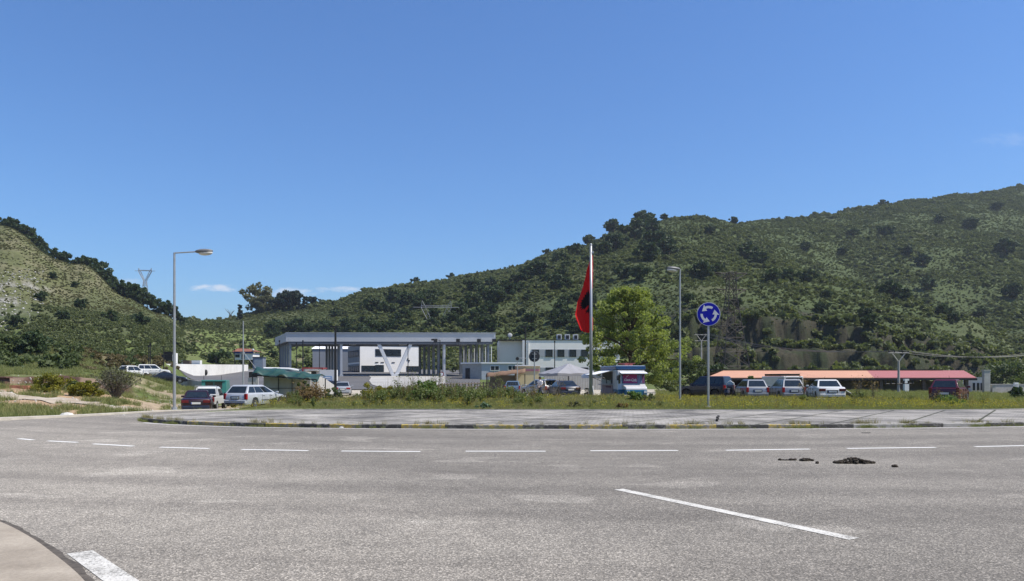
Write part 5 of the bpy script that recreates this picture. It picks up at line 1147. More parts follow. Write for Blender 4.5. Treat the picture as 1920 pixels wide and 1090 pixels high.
    b = MB(); b.box((-.5, .1, 2.72), (.9, .6, .2)); b.tube([(-1.2, -.4, 2.78), (.5, .4, 2.78)], .04, 5); b.build('roof_vent', pm('vent_red', (.22, .05, .05), .7), root)
food_truck()
# white van with roof rack behind the estates
base = at(1466, 66); root = empty('delivery_van', (base.x, base.y, base.z + .0), R(95), 'white van with roof rack mostly hidden behind the silver estate cars', 'van')
b = MB(); b.box((0, 0, 1.08), (4.6, 1.8, 1.42), top=.97); b.build('body', WHT, root, bevel=.06)
b = MB(); b.box((0, 0, 1.98), (3.4, 1.7, .04)); 
for x in (-1.6, -.8, 0, .8, 1.6): b.box((x, 0, 1.9), (.06, 1.7, .16))
b.build('roof_rack', DARK, root); b = MB(); b.box((-2.3, 0, 1.45), (.06, 1.4, .45)); b.build('rear_window', GL, root)
for s in (-1, 1):
    for x in (-1.5, 1.5):
        rg = lambda r_, y_: [Vector((x + r_ * math.cos(2 * math.pi * k / 16), y_, .34 + r_ * math.sin(2 * math.pi * k / 16))) for k in range(16)]
        b = MB(); b.loft([rg(.34, s * .70), rg(.34, s * .93)]); b.build('wheel', TYRE, root)
# green tractor-like army vehicle on the plaza
base = at(375, 140); root = empty('tractor', (base.x, base.y, base.z + .1), R(140), 'small green utility vehicle standing on the asphalt plaza', 'vehicle'); TG = paint('paint_tractor_green', (.05, .13, .07), 0, .6)
b = MB(); b.box((-.2, 0, 1.05), (1.3, 1.3, .7), top=.85); b.box((.75, 0, .85), (.9, .9, .5)); b.build('body', TG, root, bevel=.05)
for x, r_0 in ((-.6, .55), (.9, .4)):
    for s in (-1, 1):
        rg = lambda r_, y_: [Vector((x + r_ * math.cos(2 * math.pi * k / 16), y_, r_0 + r_ * math.sin(2 * math.pi * k / 16))) for k in range(16)]
        b = MB(); b.loft([rg(r_0, s * .55), rg(r_0, s * .9)]); wo_ = b.build('wheel', TYRE, root); b = MB(); b.loft([rg(r_0 * .5, s * .9), rg(r_0 * .45, s * .92)]); b.build('rim', TG, wo_)
# dark motorcycle between the navy car and the estates
base = at(1366, 53); root = empty('motor_scooter', (base.x, base.y, base.z), R(60), 'dark scooter with pale windshield arch between navy car and silver estates', 'scooter')
for x in (-.6, .62):
    rg = lambda r_, y_: [Vector((x + r_ * math.cos(2 * math.pi * k / 16), y_, .26 + r_ * math.sin(2 * math.pi * k / 16))) for k in range(16)]
    b = MB(); b.loft([rg(.26, -.06), rg(.26, .06)]); wo_ = b.build('wheel', TYRE, root)
b = MB(); b.box((-.45, 0, .62), (.8, .3, .28), top=.8); b.box((0, 0, .3), (.6, .3, .1)); b.box((.42, 0, .62), (.12, .42, .66)); b.build('body', BLK, root, bevel=.04)
b = MB(); b.box((-.4, 0, .80), (.75, .28, .1)); b.build('seat', PLASTIC, root, bevel=.04)
b = MB(); b.tube([(.45, -.35, 1.02), (.5, 0, 1.0), (.45, .35, 1.02)], .02, 6); b.build('handlebar', DARK, root)
b = MB(); b.tube([(.5, -.28, .75), (.48, -.26, 1.2), (.46, 0, 1.36), (.48, .26, 1.2), (.5, .28, .75)], .025, 6); b.build('windshield_frame', WHITEP, root, smooth=True)
b = MB(); b.box((.52, 0, .72), (.08, .16, .12)); b.build('headlight', HEADL, root)
# leaning scrap panel and pale board by the white saloon
p = at(1592, 53); b = MB(); b.box((0, 0, .45), (1.7, .9, .05), rz=R(20), ry=R(24)); o = b.build('car_bonnet', pm('scrap_white', (.5, .5, .48), .5)); o.location = p; tag(o, 'pale car bonnet leaning behind the right end of the row of cars', 'scrap panel')
b = MB(); b.box((0, 0, .22), (1.5, .8, .35), top=.8); o = b.build('scrap_heap', PLASTIC); o.location = p; o.rotation_euler = (0, 0, R(20)); tag(o, 'dark scrap metal lying under the pale leaning bonnet', 'scrap')
for u, Y, w, lb in ((1550, 47.5, 1.5, 'long pale board lying in the grass below the white saloon'), (1587, 47, .5, 'short white board lying right of the white saloon'), (1506, 47.6, .7, 'white board in grass left of the white saloon')):
    p = at(u, Y); b = MB(); b.box((0, 0, .18), (w, .25, .05), ry=R(2)); b.box((0, 0, .08), (w * .8, .1, .16)); o = b.build('board', WHITEP); o.location = p; tag(o, lb, 'board')

# ------------------------------------------------------------------ walking person
def person(u, Y):
    base = at(u, Y); root = empty('person', (base.x, base.y, base.z), R(-125), 'person in white shirt and dark trousers walking past the silver hatchback', 'person')
    skin = pm('skin', (.36, .20, .13), .6); shirt = pm('shirt_white', (.66, .64, .64), .85, 0, .12, 6); trous = pm('trousers_navy', (.02, .025, .06), .9); hair = pm('hair_dark', (.012, .009, .008), .8); shoe = pm('shoe', (.05, .045, .04), .7)
    def skinned(nm, vs, es, rs, m_, par, lvl=2):
        me = bpy.data.meshes.new(nm); me.from_pydata([Vector(v) for v in vs], es, []); me.materials.append(m_); o = bpy.data.objects.new(nm, me); col.objects.link(o); o.parent = par
        sk = o.modifiers.new('skin', 'SKIN'); sk.use_smooth_shade = True
        for i, r_ in enumerate(rs): me.skin_vertices[0].data[i].radius = (r_, r_) if not isinstance(r_, tuple) else r_; me.skin_vertices[0].data[i].use_root = i == 0
        o.modifiers.new('sub', 'SUBSURF').levels = lvl; o.modifiers['sub'].render_levels = lvl; return o
    # +x is forward; mid stride, one arm reaching forward
    P = [(0, 0, .93), (0, 0, 1.10), (.02, 0, 1.28), (.03, 0, 1.42), (.04, 0, 1.50), (.06, 0, 1.60), (.07, 0, 1.70),
         (.03, .17, 1.40), (.10, .24, 1.14), (.30, .20, .98), (.36, .19, .95),
         (.03, -.17, 1.40), (-.05, -.25, 1.13), (.02, -.26, .90), (.03, -.26, .86),
         (.01, .09, .88), (.17, .10, .48), (.10, .10, .08), (.22, .10, .04),
         (-.01, -.09, .88), (-.02, -.10, .48), (-.26, -.10, .12), (-.16, -.10, .05)]
    E = [(0, 1), (1, 2), (2, 3), (3, 4), (4, 5), (5, 6), (3, 7), (7, 8), (8, 9), (9, 10), (3, 11), (11, 12), (12, 13), (13, 14), (0, 15), (15, 16), (16, 17), (17, 18), (0, 19), (19, 20), (20, 21), (21, 22)]
    Rr = [(.15, .11), (.13, .10), (.16, .11), (.12, .09), .055, .095, .075, .06, .045, .03, .028, .06, .045, .03, .028, .085, .058, .038, .035, .085, .058, .038, .035]
    bo = skinned('body', P, E, Rr, skin, root)
    for side, (hx, hy, hz), dx in ((1, (.36, .19, .95), 1), (-1, (.03, -.26, .86), .3)):
        b = MB()
        pass
    # fingers
    for (hx, hy, hz), d in (((.36, .19, .95), Vector((.85, 0, -.5))), ((.03, -.26, .86), Vector((.1, 0, -1)))):
        d.normalize(); q = Vector((hx, hy, hz)); vs = [q, q + d * .06]; es = [(0, 1)]; rs = [.022, .03]
        for k, ln in enumerate((.07, .08, .075, .06)):
            o_ = Vector((0, (k - 1.5) * .019, 0)); a = len(vs); vs += [q + d * .09 + o_, q + d * (.09 + ln * .55) + o_ + Vector((.008, 0, -.006)), q + d * (.09 + ln) + o_ + Vector((.0, 0, -.016))]; es += [(1, a), (a, a + 1), (a + 1, a + 2)]; rs += [.0095, .009, .008]
        a = len(vs); vs += [q + d * .05 + Vector((.03, .02, .0)), q + d * .09 + Vector((.045, .025, 0))]; es += [(0, a), (a, a + 1)]; rs += [.011, .009]
        skinned('hand', vs, es, rs, skin, root, 1)
    b = MB(); rings = []
    for z_, cx_, rx_, ry_ in ((.90, 0, .13, .18), (1.0, 0, .135, .175), (1.12, .01, .12, .16), (1.28, .02, .135, .19), (1.40, .03, .12, .20), (1.46, .035, .085, .13), (1.50, .04, .065, .07)):
        rings.append([Vector((cx_ + rx_ * math.cos(2 * math.pi * k / 18), ry_ * math.sin(2 * math.pi * k / 18), z_)) for k in range(18)])
    b.loft(rings)
    for pts, rs in ((((.03, .16, 1.41), (.06, .215, 1.28), (.10, .24, 1.14), (.22, .215, 1.04)), (.085, .075, .062, .05)), (((.03, -.16, 1.41), (0, -.22, 1.28), (-.05, -.25, 1.13), (-.01, -.255, 1.02)), (.085, .075, .062, .052))): b.tube([Vector(q) for q in pts], list(rs), 12)
    b.build('shirt', shirt, root, smooth=True)
    b = MB()
    b.loft([[Vector((.0 + rx_ * math.cos(2 * math.pi * k / 18), ry_ * math.sin(2 * math.pi * k / 18), z_)) for k in range(18)] for z_, rx_, ry_ in ((.82, .115, .175), (.93, .13, .17), (1.0, .125, .16))])
    b.tube([(.01, .09, .90), (.09, .10, .68), (.17, .10, .48), (.14, .10, .28), (.10, .10, .09)], [.105, .09, .075, .065, .06], 12); b.tube([(-.01, -.09, .90), (-.01, -.10, .68), (-.02, -.10, .48), (-.14, -.10, .3), (-.25, -.10, .13)], [.105, .09, .075, .065, .06], 12); b.build('trousers', trous, root, smooth=True)
    for x, y, z_, a_ in ((.16, .10, .045, 0), (-.21, -.10, .07, .35)):
        b = MB(); M_ = Matrix.Translation((x, y, z_)) @ Matrix.Rotation(a_, 4, 'Y'); b.ell((0, 0, 0), (.145, .052, .048), 12, 6, M=M_); b.build('shoe', shoe, root, smooth=True)
    b = MB(); M_ = Matrix.Translation((.045, 0, 1.655)); b.ell((0, 0, .01), (.125, .105, .125), 14, 8, M=M_); b.ell((-.06, 0, -.06), (.06, .09, .09), 12, 6, M=M_); b.build('hair', hair, root, smooth=True)
    b = MB(); b.ell((.172, 0, 1.615), (.018, .014, .024), 8, 6); b.build('nose', skin, root, smooth=True)
    for s in (-1, 1):
        b = MB(); b.ell((.152, s * .035, 1.645), (.012, .014, .009), 8, 5); b.build('eye', hair, root, smooth=True)
        b = MB(); b.ell((.06, s * .092, 1.62), (.022, .012, .034), 8, 6); b.build('ear', skin, root, smooth=True)
    b = MB(); b.ell((.148, 0, 1.572), (.012, .026, .006), 8, 5); b.build('mouth', pm('lips', (.25, .07, .06), .6), root, smooth=True)
person(1013, 61)
# ------------------------------------------------------------------ litter and droppings
DUNG = pm('dried_dung', (.035, .026, .016), .95, 0, .4, 14, .6)
def dung(u, v, w, d, h, n, label, seed):
    rd = random.Random(seed); x, y = px(u, v); b = MB()
    for i in range(n):
        a = rd.uniform(-1, 1); q = rd.uniform(-1, 1); fall = max(0, 1 - abs(a)) ** .9
        M_ = Matrix.Translation((a * w / 2, q * d / 2 * (1 - abs(a) * .5), .015 + rd.uniform(0, h) * fall)) @ Matrix.Rotation(rd.uniform(0, 6), 4, 'Z') @ Matrix.Rotation(rd.uniform(-.5, .5), 4, 'X')
        s = rd.uniform(.012, .034); b.ell((0, 0, 0), (s * rd.uniform(1, 1.9), s, s * .75), 8, 5, M=M_)
    b.box((0, 0, .008), (w * .8, d * .6, .02)); o = b.build('dung_pile', DUNG, smooth=True); o.location = (x, y, 0); tag(o, label, 'dung', 'dry dung on the road')
dung(1602, 869, .72, .26, .085, 150, 'large dark pile of dry dung on the asphalt', 1); dung(1512, 864.5, .24, .10, .035, 26, 'small dark lump left of the large dung pile', 2)
dung(1477, 863.5, .34, .06, .01, 12, 'thin flat dark streak of dung farthest left', 3); dung(1678, 876, .13, .06, .02, 6, 'tiny dark crumb right of the large dung pile', 4); dung(1532, 869.5, .07, .03, .01, 3, 'tiny dark crumb between the small lump and the large pile', 5)
p = px(1347, 797); b = MB()
for i in range(9): b.ell((random.uniform(-.06, .06), random.uniform(-.05, .05), .02 + i * .035), (.05, .04, .035), 7, 5)
o = b.build('debris', PLASTIC); o.location = (p[0], p[1] - .0, .0); tag(o, 'small dark upright lump of debris against the kerb', 'debris')
for i, (u, v, lb) in enumerate(((126, 781.5, 'pale broken stone lying beside the far left kerb'), (232, 779.5, 'tiny white scrap on the far left of the road'), (1296, 803.5, 'white crumpled litter against the kerb gutter'), (640, 803, 'small white litter near the kerb left part'))):
    x, y = px(u, v); b = MB(); s = (.30, .06, .09, .08)[i]; b.ell((0, 0, s * .25), (s, s * .6, s * .35), 7, 4); o = b.build('litter' if i else 'stone', pm('litter_white', (.62, .6, .55), .9)); o.location = (x, y, 0); tag(o, lb, 'litter' if i else 'stone')
x, y = px(1625, 812.5); b = MB(); b.tube([(x - .15, y, .012), (x + .12, y + .02, .012)], .012, 5); tag(b.build('twig', PLASTIC), 'thin dark twig on the road below the kerb', 'twig')
# terracotta slab pile by the dirt bank
p = at(27, 56.5); b = MB(); b.box((0, 0, .18), (2.4, .6, .26), rz=R(4), top=.92, ry=R(2)); o = b.build('brick_heap', pm('terracotta', (.30, .12, .075), .9, 0, .25, 2)); o.location = p; tag(o, 'reddish heap of terracotta slabs below the dirt bank at far left', 'brick heap')
p = at(2, 57.5); b = MB(); b.box((0, 0, .3), (1.0, .7, .7), rz=R(4), top=.9); b.box((0, 0, .68), (1.3, .8, .06)); o = b.build('stone_block', pm('brown_block', (.12, .06, .045), .9)); o.location = p; tag(o, 'dark brown block with pale top at the left edge by the bank', 'block')
# dark tank and pale pallets on the white wall
p = at(315, 131); t0 = 4.1; b = MB(); b.box((0, 0, .8), (1.7, 1.2, 1.7)); b.box((1.25, 0, .9), (.5, .9, 2.1), m=1); b.box((.3, 0, 1.95), (1.5, 1, .5)); o = b.build('crate_stack', [BLACKM, WHITEP]); o.location = (p.x, p.y, t0); tag(o, 'dark stacked crate with white side on top of the retaining wall', 'crate')
for u, w, lb, mm in ((337, 1.6, 'grey pallet box on the retaining wall behind the street lamp', GALV), (351, 1.3, 'brown pallet in the middle of the wall top', BR), (369, 1.6, 'white flat box on the retaining wall', WHITEP)):
    p = at(u, 141); b = MB(); b.box((0, 0, .4), (w, .9, .8)); b.box((0, -.46, .4), (w * .9, .03, .12)); o = b.build('storage_box', mm); o.location = (p.x, p.y, zat(684, 141)); tag(o, lb, 'box')
# ------------------------------------------------------------------ vegetation
def leaf_cloud(centres, radii, per, size, seed, flat=1.0, aspect=1.5):
    """leaf-sized quads in clumps: returns verts, quads, tint per vertex"""
    r = np.random.default_rng(seed); C = np.repeat(centres, per, axis=0); Rd = np.repeat(radii, per); n = len(C)
    d = r.normal(size=(n, 3)); d /= np.linalg.norm(d, axis=1)[:, None]; rad = Rd * (.35 + .65 * r.random(n) ** .5)
    P = C + d * rad[:, None] * np.array([1, 1, flat]); a = r.normal(size=(n, 3)) + d * .6; a /= np.linalg.norm(a, axis=1)[:, None]
    b_ = np.cross(a, r.normal(size=(n, 3))); b_ /= np.linalg.norm(b_, axis=1)[:, None]; c_ = np.cross(a, b_)
    s = size * (.6 + .8 * r.random(n))[:, None]; b_ = b_ * s * aspect * .5; c_ = c_ * s * .5
    V = np.stack([P - b_, P - c_ * .9, P + b_, P + c_ * .9], 1).reshape(-1, 3); Q = np.arange(n * 4).reshape(-1, 4)
    ct = np.repeat(r.random(len(centres)), per); tn = np.clip(.55 * ct + .45 * r.random(n), 0, 1); return V, Q, np.repeat(tn, 4)
OAK = leafmat('leaf_oak', (.024, .048, .019), (.075, .108, .038), .25); OAK2 = leafmat('leaf_olive', (.050, .075, .028), (.115, .145, .052), .3)
SHR = leafmat('leaf_scrub', (.064, .088, .034), (.18, .20, .080), .35); SHB = leafmat('leaf_scrub_bright', (.095, .125, .045), (.21, .23, .11), .38)
PLN = leafmat('leaf_plane', (.115, .16, .045), (.32, .36, .125), .47); EUC = leafmat('leaf_pale', (.07, .085, .035), (.19, .18, .09), .3)
CYP = leafmat('leaf_cypress', (.008, .020, .010), (.020, .036, .015), .1); DRY = leafmat('leaf_dry', (.13, .085, .035), (.27, .19, .08), .3); YEL = leafmat('leaf_yellow', (.09, .11, .015), (.27, .24, .02), .35)
BARK = pm('bark', (.085, .065, .045), .95, 0, .3, 4, .5); BARKG = pm('bark_grey', (.13, .12, .105), .95, 0, .3, 5)
def make_tree(name, h, rad, crown_z, nc, per, size, m_, seed, label, cat='tree', group=None, flat=.8, trunk=None, shape='round'):
    r = np.random.default_rng(seed); root = empty(name, (0, 0, 0), 0, label, cat, group); cs = []
    while len(cs) < nc:
        q = r.uniform(-1, 1, 3)
        if shape == 'round' and np.linalg.norm(q) < 1 and np.linalg.norm(q) > .45 * r.random(): pass
        elif shape == 'cone':
            if abs(q[0]) + abs(q[1]) > .9 * (1 - (q[2] + 1) / 2) + .1: continue
        elif shape == 'round': continue
        lob = 1 + .28 * math.sin(3 * math.atan2(q[1], q[0]) + seed) + .18 * math.sin(5 * q[2] + seed * 2)
        cs.append([q[0] * rad * lob, q[1] * rad * lob, crown_z + q[2] * (h - crown_z) * .9])
    cs = np.array(cs); rd = rad * r.uniform(.16, .34, nc) if shape == 'round' else rad * r.uniform(.25, .4, nc)
    tr = trunk or max(.09, h * .03); top = Vector((r.uniform(-.2, .2), r.uniform(-.2, .2), crown_z)); b = MB()
    b.tube([(0, 0, -.5), (0, 0, .1 * h), tuple(top * .55), tuple(top)], [tr * 1.4, tr, tr * .8, tr * .55], 8)
    for c_ in cs[:: max(1, nc // 14)]:
        s = top * r.uniform(.45, .98); e_ = Vector(c_); b.tube([s, s.lerp(e_, .5) + Vector((0, 0, .06 * h)), e_], [tr * .4, tr * .25, tr * .08], 5)
    V, Q, T = leaf_cloud(cs, rd, per, size, seed + 1, flat); o = np_mesh('crown', V, Q, m_, root, colors=np.repeat(T[:, None], 3, 1)); b.build('trunk', BARK, root); return root
def place(root, u, Y, s, rz, first, label=None, sz=None):
    o = root if first else copy_tree(root); p = at(u, Y); o.location = (p.x, p.y, p.z - .1); o.scale = (s, s, sz or s); o.rotation_euler = (0, 0, rz)
    if label: o['label'] = label
    return o
# --- the tree behind the food truck
p = at(1185, 64); H_ = zat(537, 64) - p.z
r = np.random.default_rng(5); cs = []
prof = lambda z_: np.interp(z_, [.13, .22, .38, .55, .70, .84, .95, 1.0], [.55, .92, 1.0, .90, .80, .60, .36, .12])
while len(cs) < 300:
    z_ = r.uniform(.14, .97); a = r.uniform(0, 2 * math.pi); q = r.random() ** .42; off = .35 * (1 - z_); lob = 1 + .12 * math.sin(3 * a + 7 * z_) + .10 * math.sin(7 * a - 9 * z_)
    cs.append([q * prof(z_) * 4.5 * lob * math.cos(a) + (-.35 if z_ > .62 else .25), q * prof(z_) * 3.3 * lob * math.sin(a), z_ * H_])
cs = np.array(cs); e = empty('plane_tree', p, 0, 'broad bright green leafy tree directly behind the food truck', 'tree')
V, Q, T = leaf_cloud(cs, r.uniform(.28, .62, len(cs)), 125, .135, 9, .75, 1.3); np_mesh('crown', V, Q, PLN, e, colors=np.repeat(T[:, None], 3, 1))
b = MB(); b.tube([(0, 0, -.3), (.05, 0, 1.0), (-.1, 0, 2.2), (-.2, 0, H_ * .55), (-.3, .1, H_ * .85)], [.30, .24, .2, .12, .04], 10)
for i in range(0, 300, 7):
    c_ = Vector(cs[i]); s = Vector((-.1, 0, min(c_.z * .6, H_ * .5) + .8)); b.tube([s, s.lerp(c_, .5) + Vector((0, 0, .2)), c_], [.09, .05, .015], 5)
b.build('trunk', BARK, e)
# --- skyline trees, left hill
oaks = [make_tree('oak_tree', 7.0, 3.4, 3.6, 34, 60, .62, OAK, s, 'dark round oak in the row along the crest of the left grassy hill', 'tree', 'oaks along the left hill crest') for s in (21, 22, 23)]
used = [0, 0, 0]
lh_ = [(-60, 345, 1.3), (-25, 345, 1.35), (5, 345, 1.3), (22, 340, 1.2), (40, 340, 1.25), (55, 340, 1.2), (70, 338, 1.15), (84, 336, .9), (103, 332, 1.2), (118, 330, 1.3), (132, 330, 1.1), (146, 328, 1.0), (158, 326, 1.25), (172, 324, 1.35), (186, 322, 1.3), (198, 320, 1.2), (212, 318, 1.0), (226, 316, 1.15), (240, 314, 1.1), (252, 312, 1.1), (264, 310, 1.1), (276, 312, 1.0), (297, 315, 1.05), (311, 316, 1.0), (325, 318, .8), (337, 322, .7), (95, 345, .9), (232, 330, .8)]
rt = random.Random(4)
for i, (u, Y, s) in enumerate(lh_):
    k = i % 3; place(oaks[k], u, Y - 9, s * .92, rt.uniform(0, 6), used[k] == 0); used[k] = 1
for i, (u, v, s) in enumerate([(100, 530, .4), (140, 530, .35), (80, 600, .5), (150, 600, .55), (210, 610, .6), (260, 600, .7), (120, 630, .5), (30, 640, .5)]):
    Y = float(np.interp(v, [415, 560, 600, 640], [300, 262, 235, 205])); place(oaks[i % 3], u, Y, s, i, False, 'small dark shrub tree scattered on the open face of the left hill')['group'] = 'scattered trees on the left hill face'
# --- oaks on the middle and right slopes
ho = [make_tree('oak_tree', 8.0, 4.3, 4.2, 40, 60, .8, OAK, s, 'dark oak standing out of the scrub on the middle slope', 'tree', 'dark oaks on the middle wooded slope') for s in (31, 32, 33, 34)]
hu = [0] * 4; pos = []
for i in range(95):
    u = rt.uniform(500, 1120); sk = np.interp(u, [530, 700, 930, 1120], [585, 545, 507, 452]); v = rt.uniform(sk + 28 + (70 if u < 700 else 0) * rt.random(), 628)
    pos.append((u, v, rt.uniform(.55, 1.25)))
pos += [(1155, 470, 1.5), (1150, 440, 1.2), (1190, 450, 1.6), (1215, 440, 1.7), (1230, 470, 1.7), (1255, 480, 1.5), (1205, 425, 1.3), (1215, 490, 1.6), (1130, 480, 1.2), (1105, 462, .9), (1078, 478, .9), (1050, 495, 1.0), (1020, 515, 1.0), (1168, 525, 1.2), (1200, 530, 1.3), (1010, 520, 1.4), (990, 530, 1.3), (950, 560, 1.4), (930, 570, 1.4)]
def yat(u, v):
    """depth at which the slope is seen at pixel row v in column u (first hit from the camera)"""
    Y = np.arange(150, 900, 2.0); z = gh((u - CX) / F * Y, Y); vv = HY - (z - 1.6) / Y * F; run = np.minimum.accumulate(vv); k = np.argmax(run <= v); return float(Y[k]) if run[k] <= v else None
for i, (u, v, s) in enumerate(pos):
    Y = yat(u, v); 
    if Y is None: continue
    k = i % 4; o = place(ho[k], u, Y, s * 1.12 * Y / 520, rt.uniform(0, 6), hu[k] == 0); hu[k] = 1
rg_ = [(1405, 492, 1.25), (1425, 498, .9), (1318, 525, 1.2), (1345, 515, .7), (1450, 535, 1.0), (1480, 530, .9), (1515, 530, .85), (1540, 590, .8), (1670, 560, 1.1), (1692, 565, .9), (1620, 600, .8), (1660, 445, .8), (1730, 500, .8), (1580, 480, .6), (1770, 595, .9), (1790, 605, .7), (1885, 480, 1.1), (1820, 430, .8), (1900, 560, 1.0), (1700, 480, .7), (1740, 545, .9), (1510, 470, .6), (1380, 580, .7), (1290, 570, .7), (1330, 440, .6), (1630, 615, .9), (1840, 600, .8), (1600, 445, .6), (1760, 420, .6), (1870, 395, .6), (1550, 560, .6)]
for i, (u, v, s) in enumerate(rg_):
    Y = yat(u, v)
    if Y is None: continue
    o = place(ho[i % 4], u, Y, s * 1.3 * Y / 480, rt.uniform(0, 6), False, 'dark rounded oak dotted on the right hillside'); o['group'] = 'dark oaks on the right hillside'
for u, v, s, lb in ((1377, 409, .55, 'lone round tree on the right skyline nearer the flag'), (1656, 383, .5, 'lone round tree on the right skyline farther right'), (1108, 460, .65, 'tree on the skyline just above the flagpole top'), (779, 531, .5, 'small lone tree on the skyline left of the middle'), (1245, 413, .5, 'small tree on the summit shoulder of the hill'), (846, 524, .5, 'small bush tree on the skyline above the canopy end'), (1025, 487, .45, 'small tree on skyline left of the flag'), (1476, 402, .3, 'tiny bush on the long right skyline')):
    Yl = np.arange(260, 900, 2.0); Y = float(Yl[np.argmin(HY - (gh((u - CX) / F * Yl, Yl) - 1.6) / Yl * F)]); o = place(ho[1], u, Y - 2, s * 1.1 * Y / 470, v, False, lb); del o['group']
# --- the tree group in the saddle
eu = make_tree('eucalyptus_tree', 17, 8.0, 9.0, 46, 60, 1.1, EUC, 41, 'tall pale yellowish eucalyptus on the saddle skyline', trunk=.5); place(eu, 483, 440, .92, .3, True, sz=1.05)
e2 = copy_tree(eu); p = at(497, 436); e2.location = p; e2.scale = (.62, .62, .62); e2['label'] = 'smaller yellowish round tree at the right foot of the tall eucalyptus'
pn = make_tree('pine_tree', 13, 7.5, 7.5, 44, 64, 1.0, CYP, 42, 'wide dark pine crown on the saddle skyline', trunk=.4); place(pn, 547, 436, 1.0, 1, True)
o = copy_tree(pn); p = at(533, 440); o.location = p; o.scale = (.8, .8, .85); o['label'] = 'dark pine just right of the pale eucalyptus'
o = copy_tree(pn); p = at(518, 442); o.location = p; o.scale = (.55, .55, .62); o['label'] = 'small dark pine between eucalyptus and the wide pine'
o = copy_tree(pn); p = at(587, 452); o.location = p; o.scale = (.42, .42, .42); o['label'] = 'low dark round tree right of the cypress on the saddle'
cy = make_tree('cypress_tree', 15, 2.0, 6.5, 40, 40, .7, CYP, 43, 'narrow dark cypress spire at the left of the saddle trees', shape='cone', trunk=.2); place(cy, 450, 425, 1.0, 1, True, sz=.85)
o = copy_tree(cy); p = at(545, 430); o.location = p; o.scale = (.45, .45, 1.15); o['label'] = 'thin tall dark cypress rising above the wide pine'
o = copy_tree(cy); p = at(571, 436); o.location = p; o.scale = (1.2, 1.2, .78); o['label'] = 'broad dark cypress at the right of the wide pine'
bt = empty('bare_tree', at(432, 424), 0, 'small bare grey tree left of the narrow cypress on the skyline', 'tree'); b = MB()
for i in range(22):
    a = rt.uniform(0, 6.28); l = rt.uniform(2, 4.5); b.tube([(0, 0, 1 + i * .1), (math.cos(a) * l * .4, math.sin(a) * l * .4, 3 + l * .4), (math.cos(a) * l * .75, math.sin(a) * l * .75, 3.2 + l * .8)], [.09, .05, .02], 4)
b.build('branches', BARKG, bt); b = MB(); b.tube([(0, 0, -.3), (0, 0, 3.3)], [.2, .1], 6); b.build('trunk', BARKG, bt)

# --- scattered instances for growth nobody could count
def variant(name, V, Q, T, m_):
    o = np_mesh(name, V, Q, m_, colors=np.repeat(T[:, None], 3, 1)); col.objects.unlink(o); return o
def scatter(name, X, Y, S, variants, label, dz=0.0, tilt=.12, zs=None, cat=None):
    n = len(X); Z = gh(X, Y) + dz; me = bpy.data.meshes.new(name); me.vertices.add(n); me.vertices.foreach_set('co', np.column_stack([X, Y, Z]).astype(np.float32).ravel())
    r = np.random.default_rng(n)
    rot = np.column_stack([r.normal(0, tilt, n), r.normal(0, tilt, n), r.uniform(0, 6.283, n)]).astype(np.float32); S = np.asarray(S, np.float32)
    sc = np.column_stack([S, S, S * (r.uniform(.75, 1.2, n) if zs is None else zs)]).astype(np.float32)
    a = me.attributes.new('rot', 'FLOAT_VECTOR', 'POINT'); a.data.foreach_set('vector', rot.ravel()); a = me.attributes.new('scl', 'FLOAT_VECTOR', 'POINT'); a.data.foreach_set('vector', sc.ravel())
    a = me.attributes.new('pick', 'INT', 'POINT'); a.data.foreach_set('value', r.integers(0, len(variants), n).astype(np.int32))
    o = bpy.data.objects.new(name, me); col.objects.link(o); tag(o, label, cat or 'vegetation', kind='stuff')
    C = bpy.data.collections.new(name + '_kinds')
    for i, v in enumerate(variants): v.name = f'{name}_kind_{chr(97 + i)}'; C.objects.link(v)
    ng = bpy.data.node_groups.new(name, 'GeometryNodeTree'); ng.interface.new_socket('Geometry', in_out='INPUT', socket_type='NodeSocketGeometry'); ng.interface.new_socket('Geometry', in_out='OUTPUT', socket_type='NodeSocketGeometry')
    N = ng.nodes; Lk = ng.links; gi = N.new('NodeGroupInput'); go_ = N.new('NodeGroupOutput'); ip = N.new('GeometryNodeInstanceOnPoints'); ci = N.new('GeometryNodeCollectionInfo')
    ci.inputs['Collection'].default_value = C; ci.inputs['Separate Children'].default_value = True; ci.inputs['Reset Children'].default_value = True
    def na(nm, ty): q = N.new('GeometryNodeInputNamedAttribute'); q.data_type = ty; q.inputs['Name'].default_value = nm; return q.outputs['Attribute']
    Lk.new(gi.outputs[0], ip.inputs['Points']); Lk.new(ci.outputs[0], ip.inputs['Instance']); ip.inputs['Pick Instance'].default_value = True
    Lk.new(na('pick', 'INT'), ip.inputs['Instance Index']); Lk.new(na('rot', 'FLOAT_VECTOR'), ip.inputs['Rotation']); Lk.new(na('scl', 'FLOAT_VECTOR'), ip.inputs['Scale']); Lk.new(ip.outputs[0], go_.inputs[0])
    md = o.modifiers.new('scatter', 'NODES'); md.node_group = ng; return o
def bush_var(m_, seed, per=34, nc=7, size=.33):
    r = np.random.default_rng(seed); a = r.uniform(0, 6.28, nc); q = r.uniform(0, .62, nc); cs = np.column_stack([np.cos(a) * q, np.sin(a) * q, r.uniform(.2, .75, nc)]); return variant('b', *leaf_cloud(cs, r.uniform(.26, .46, nc), per, size, seed, .9, 1.4), m_)
def wedge(n, u0, u1, Y0, Y1, seed):
    r = np.random.default_rng(seed); Y = np.sqrt(r.uniform(Y0 ** 2, Y1 ** 2, n)); u = r.uniform(u0, u1, n); return (u - CX) / F * Y, Y, u, r
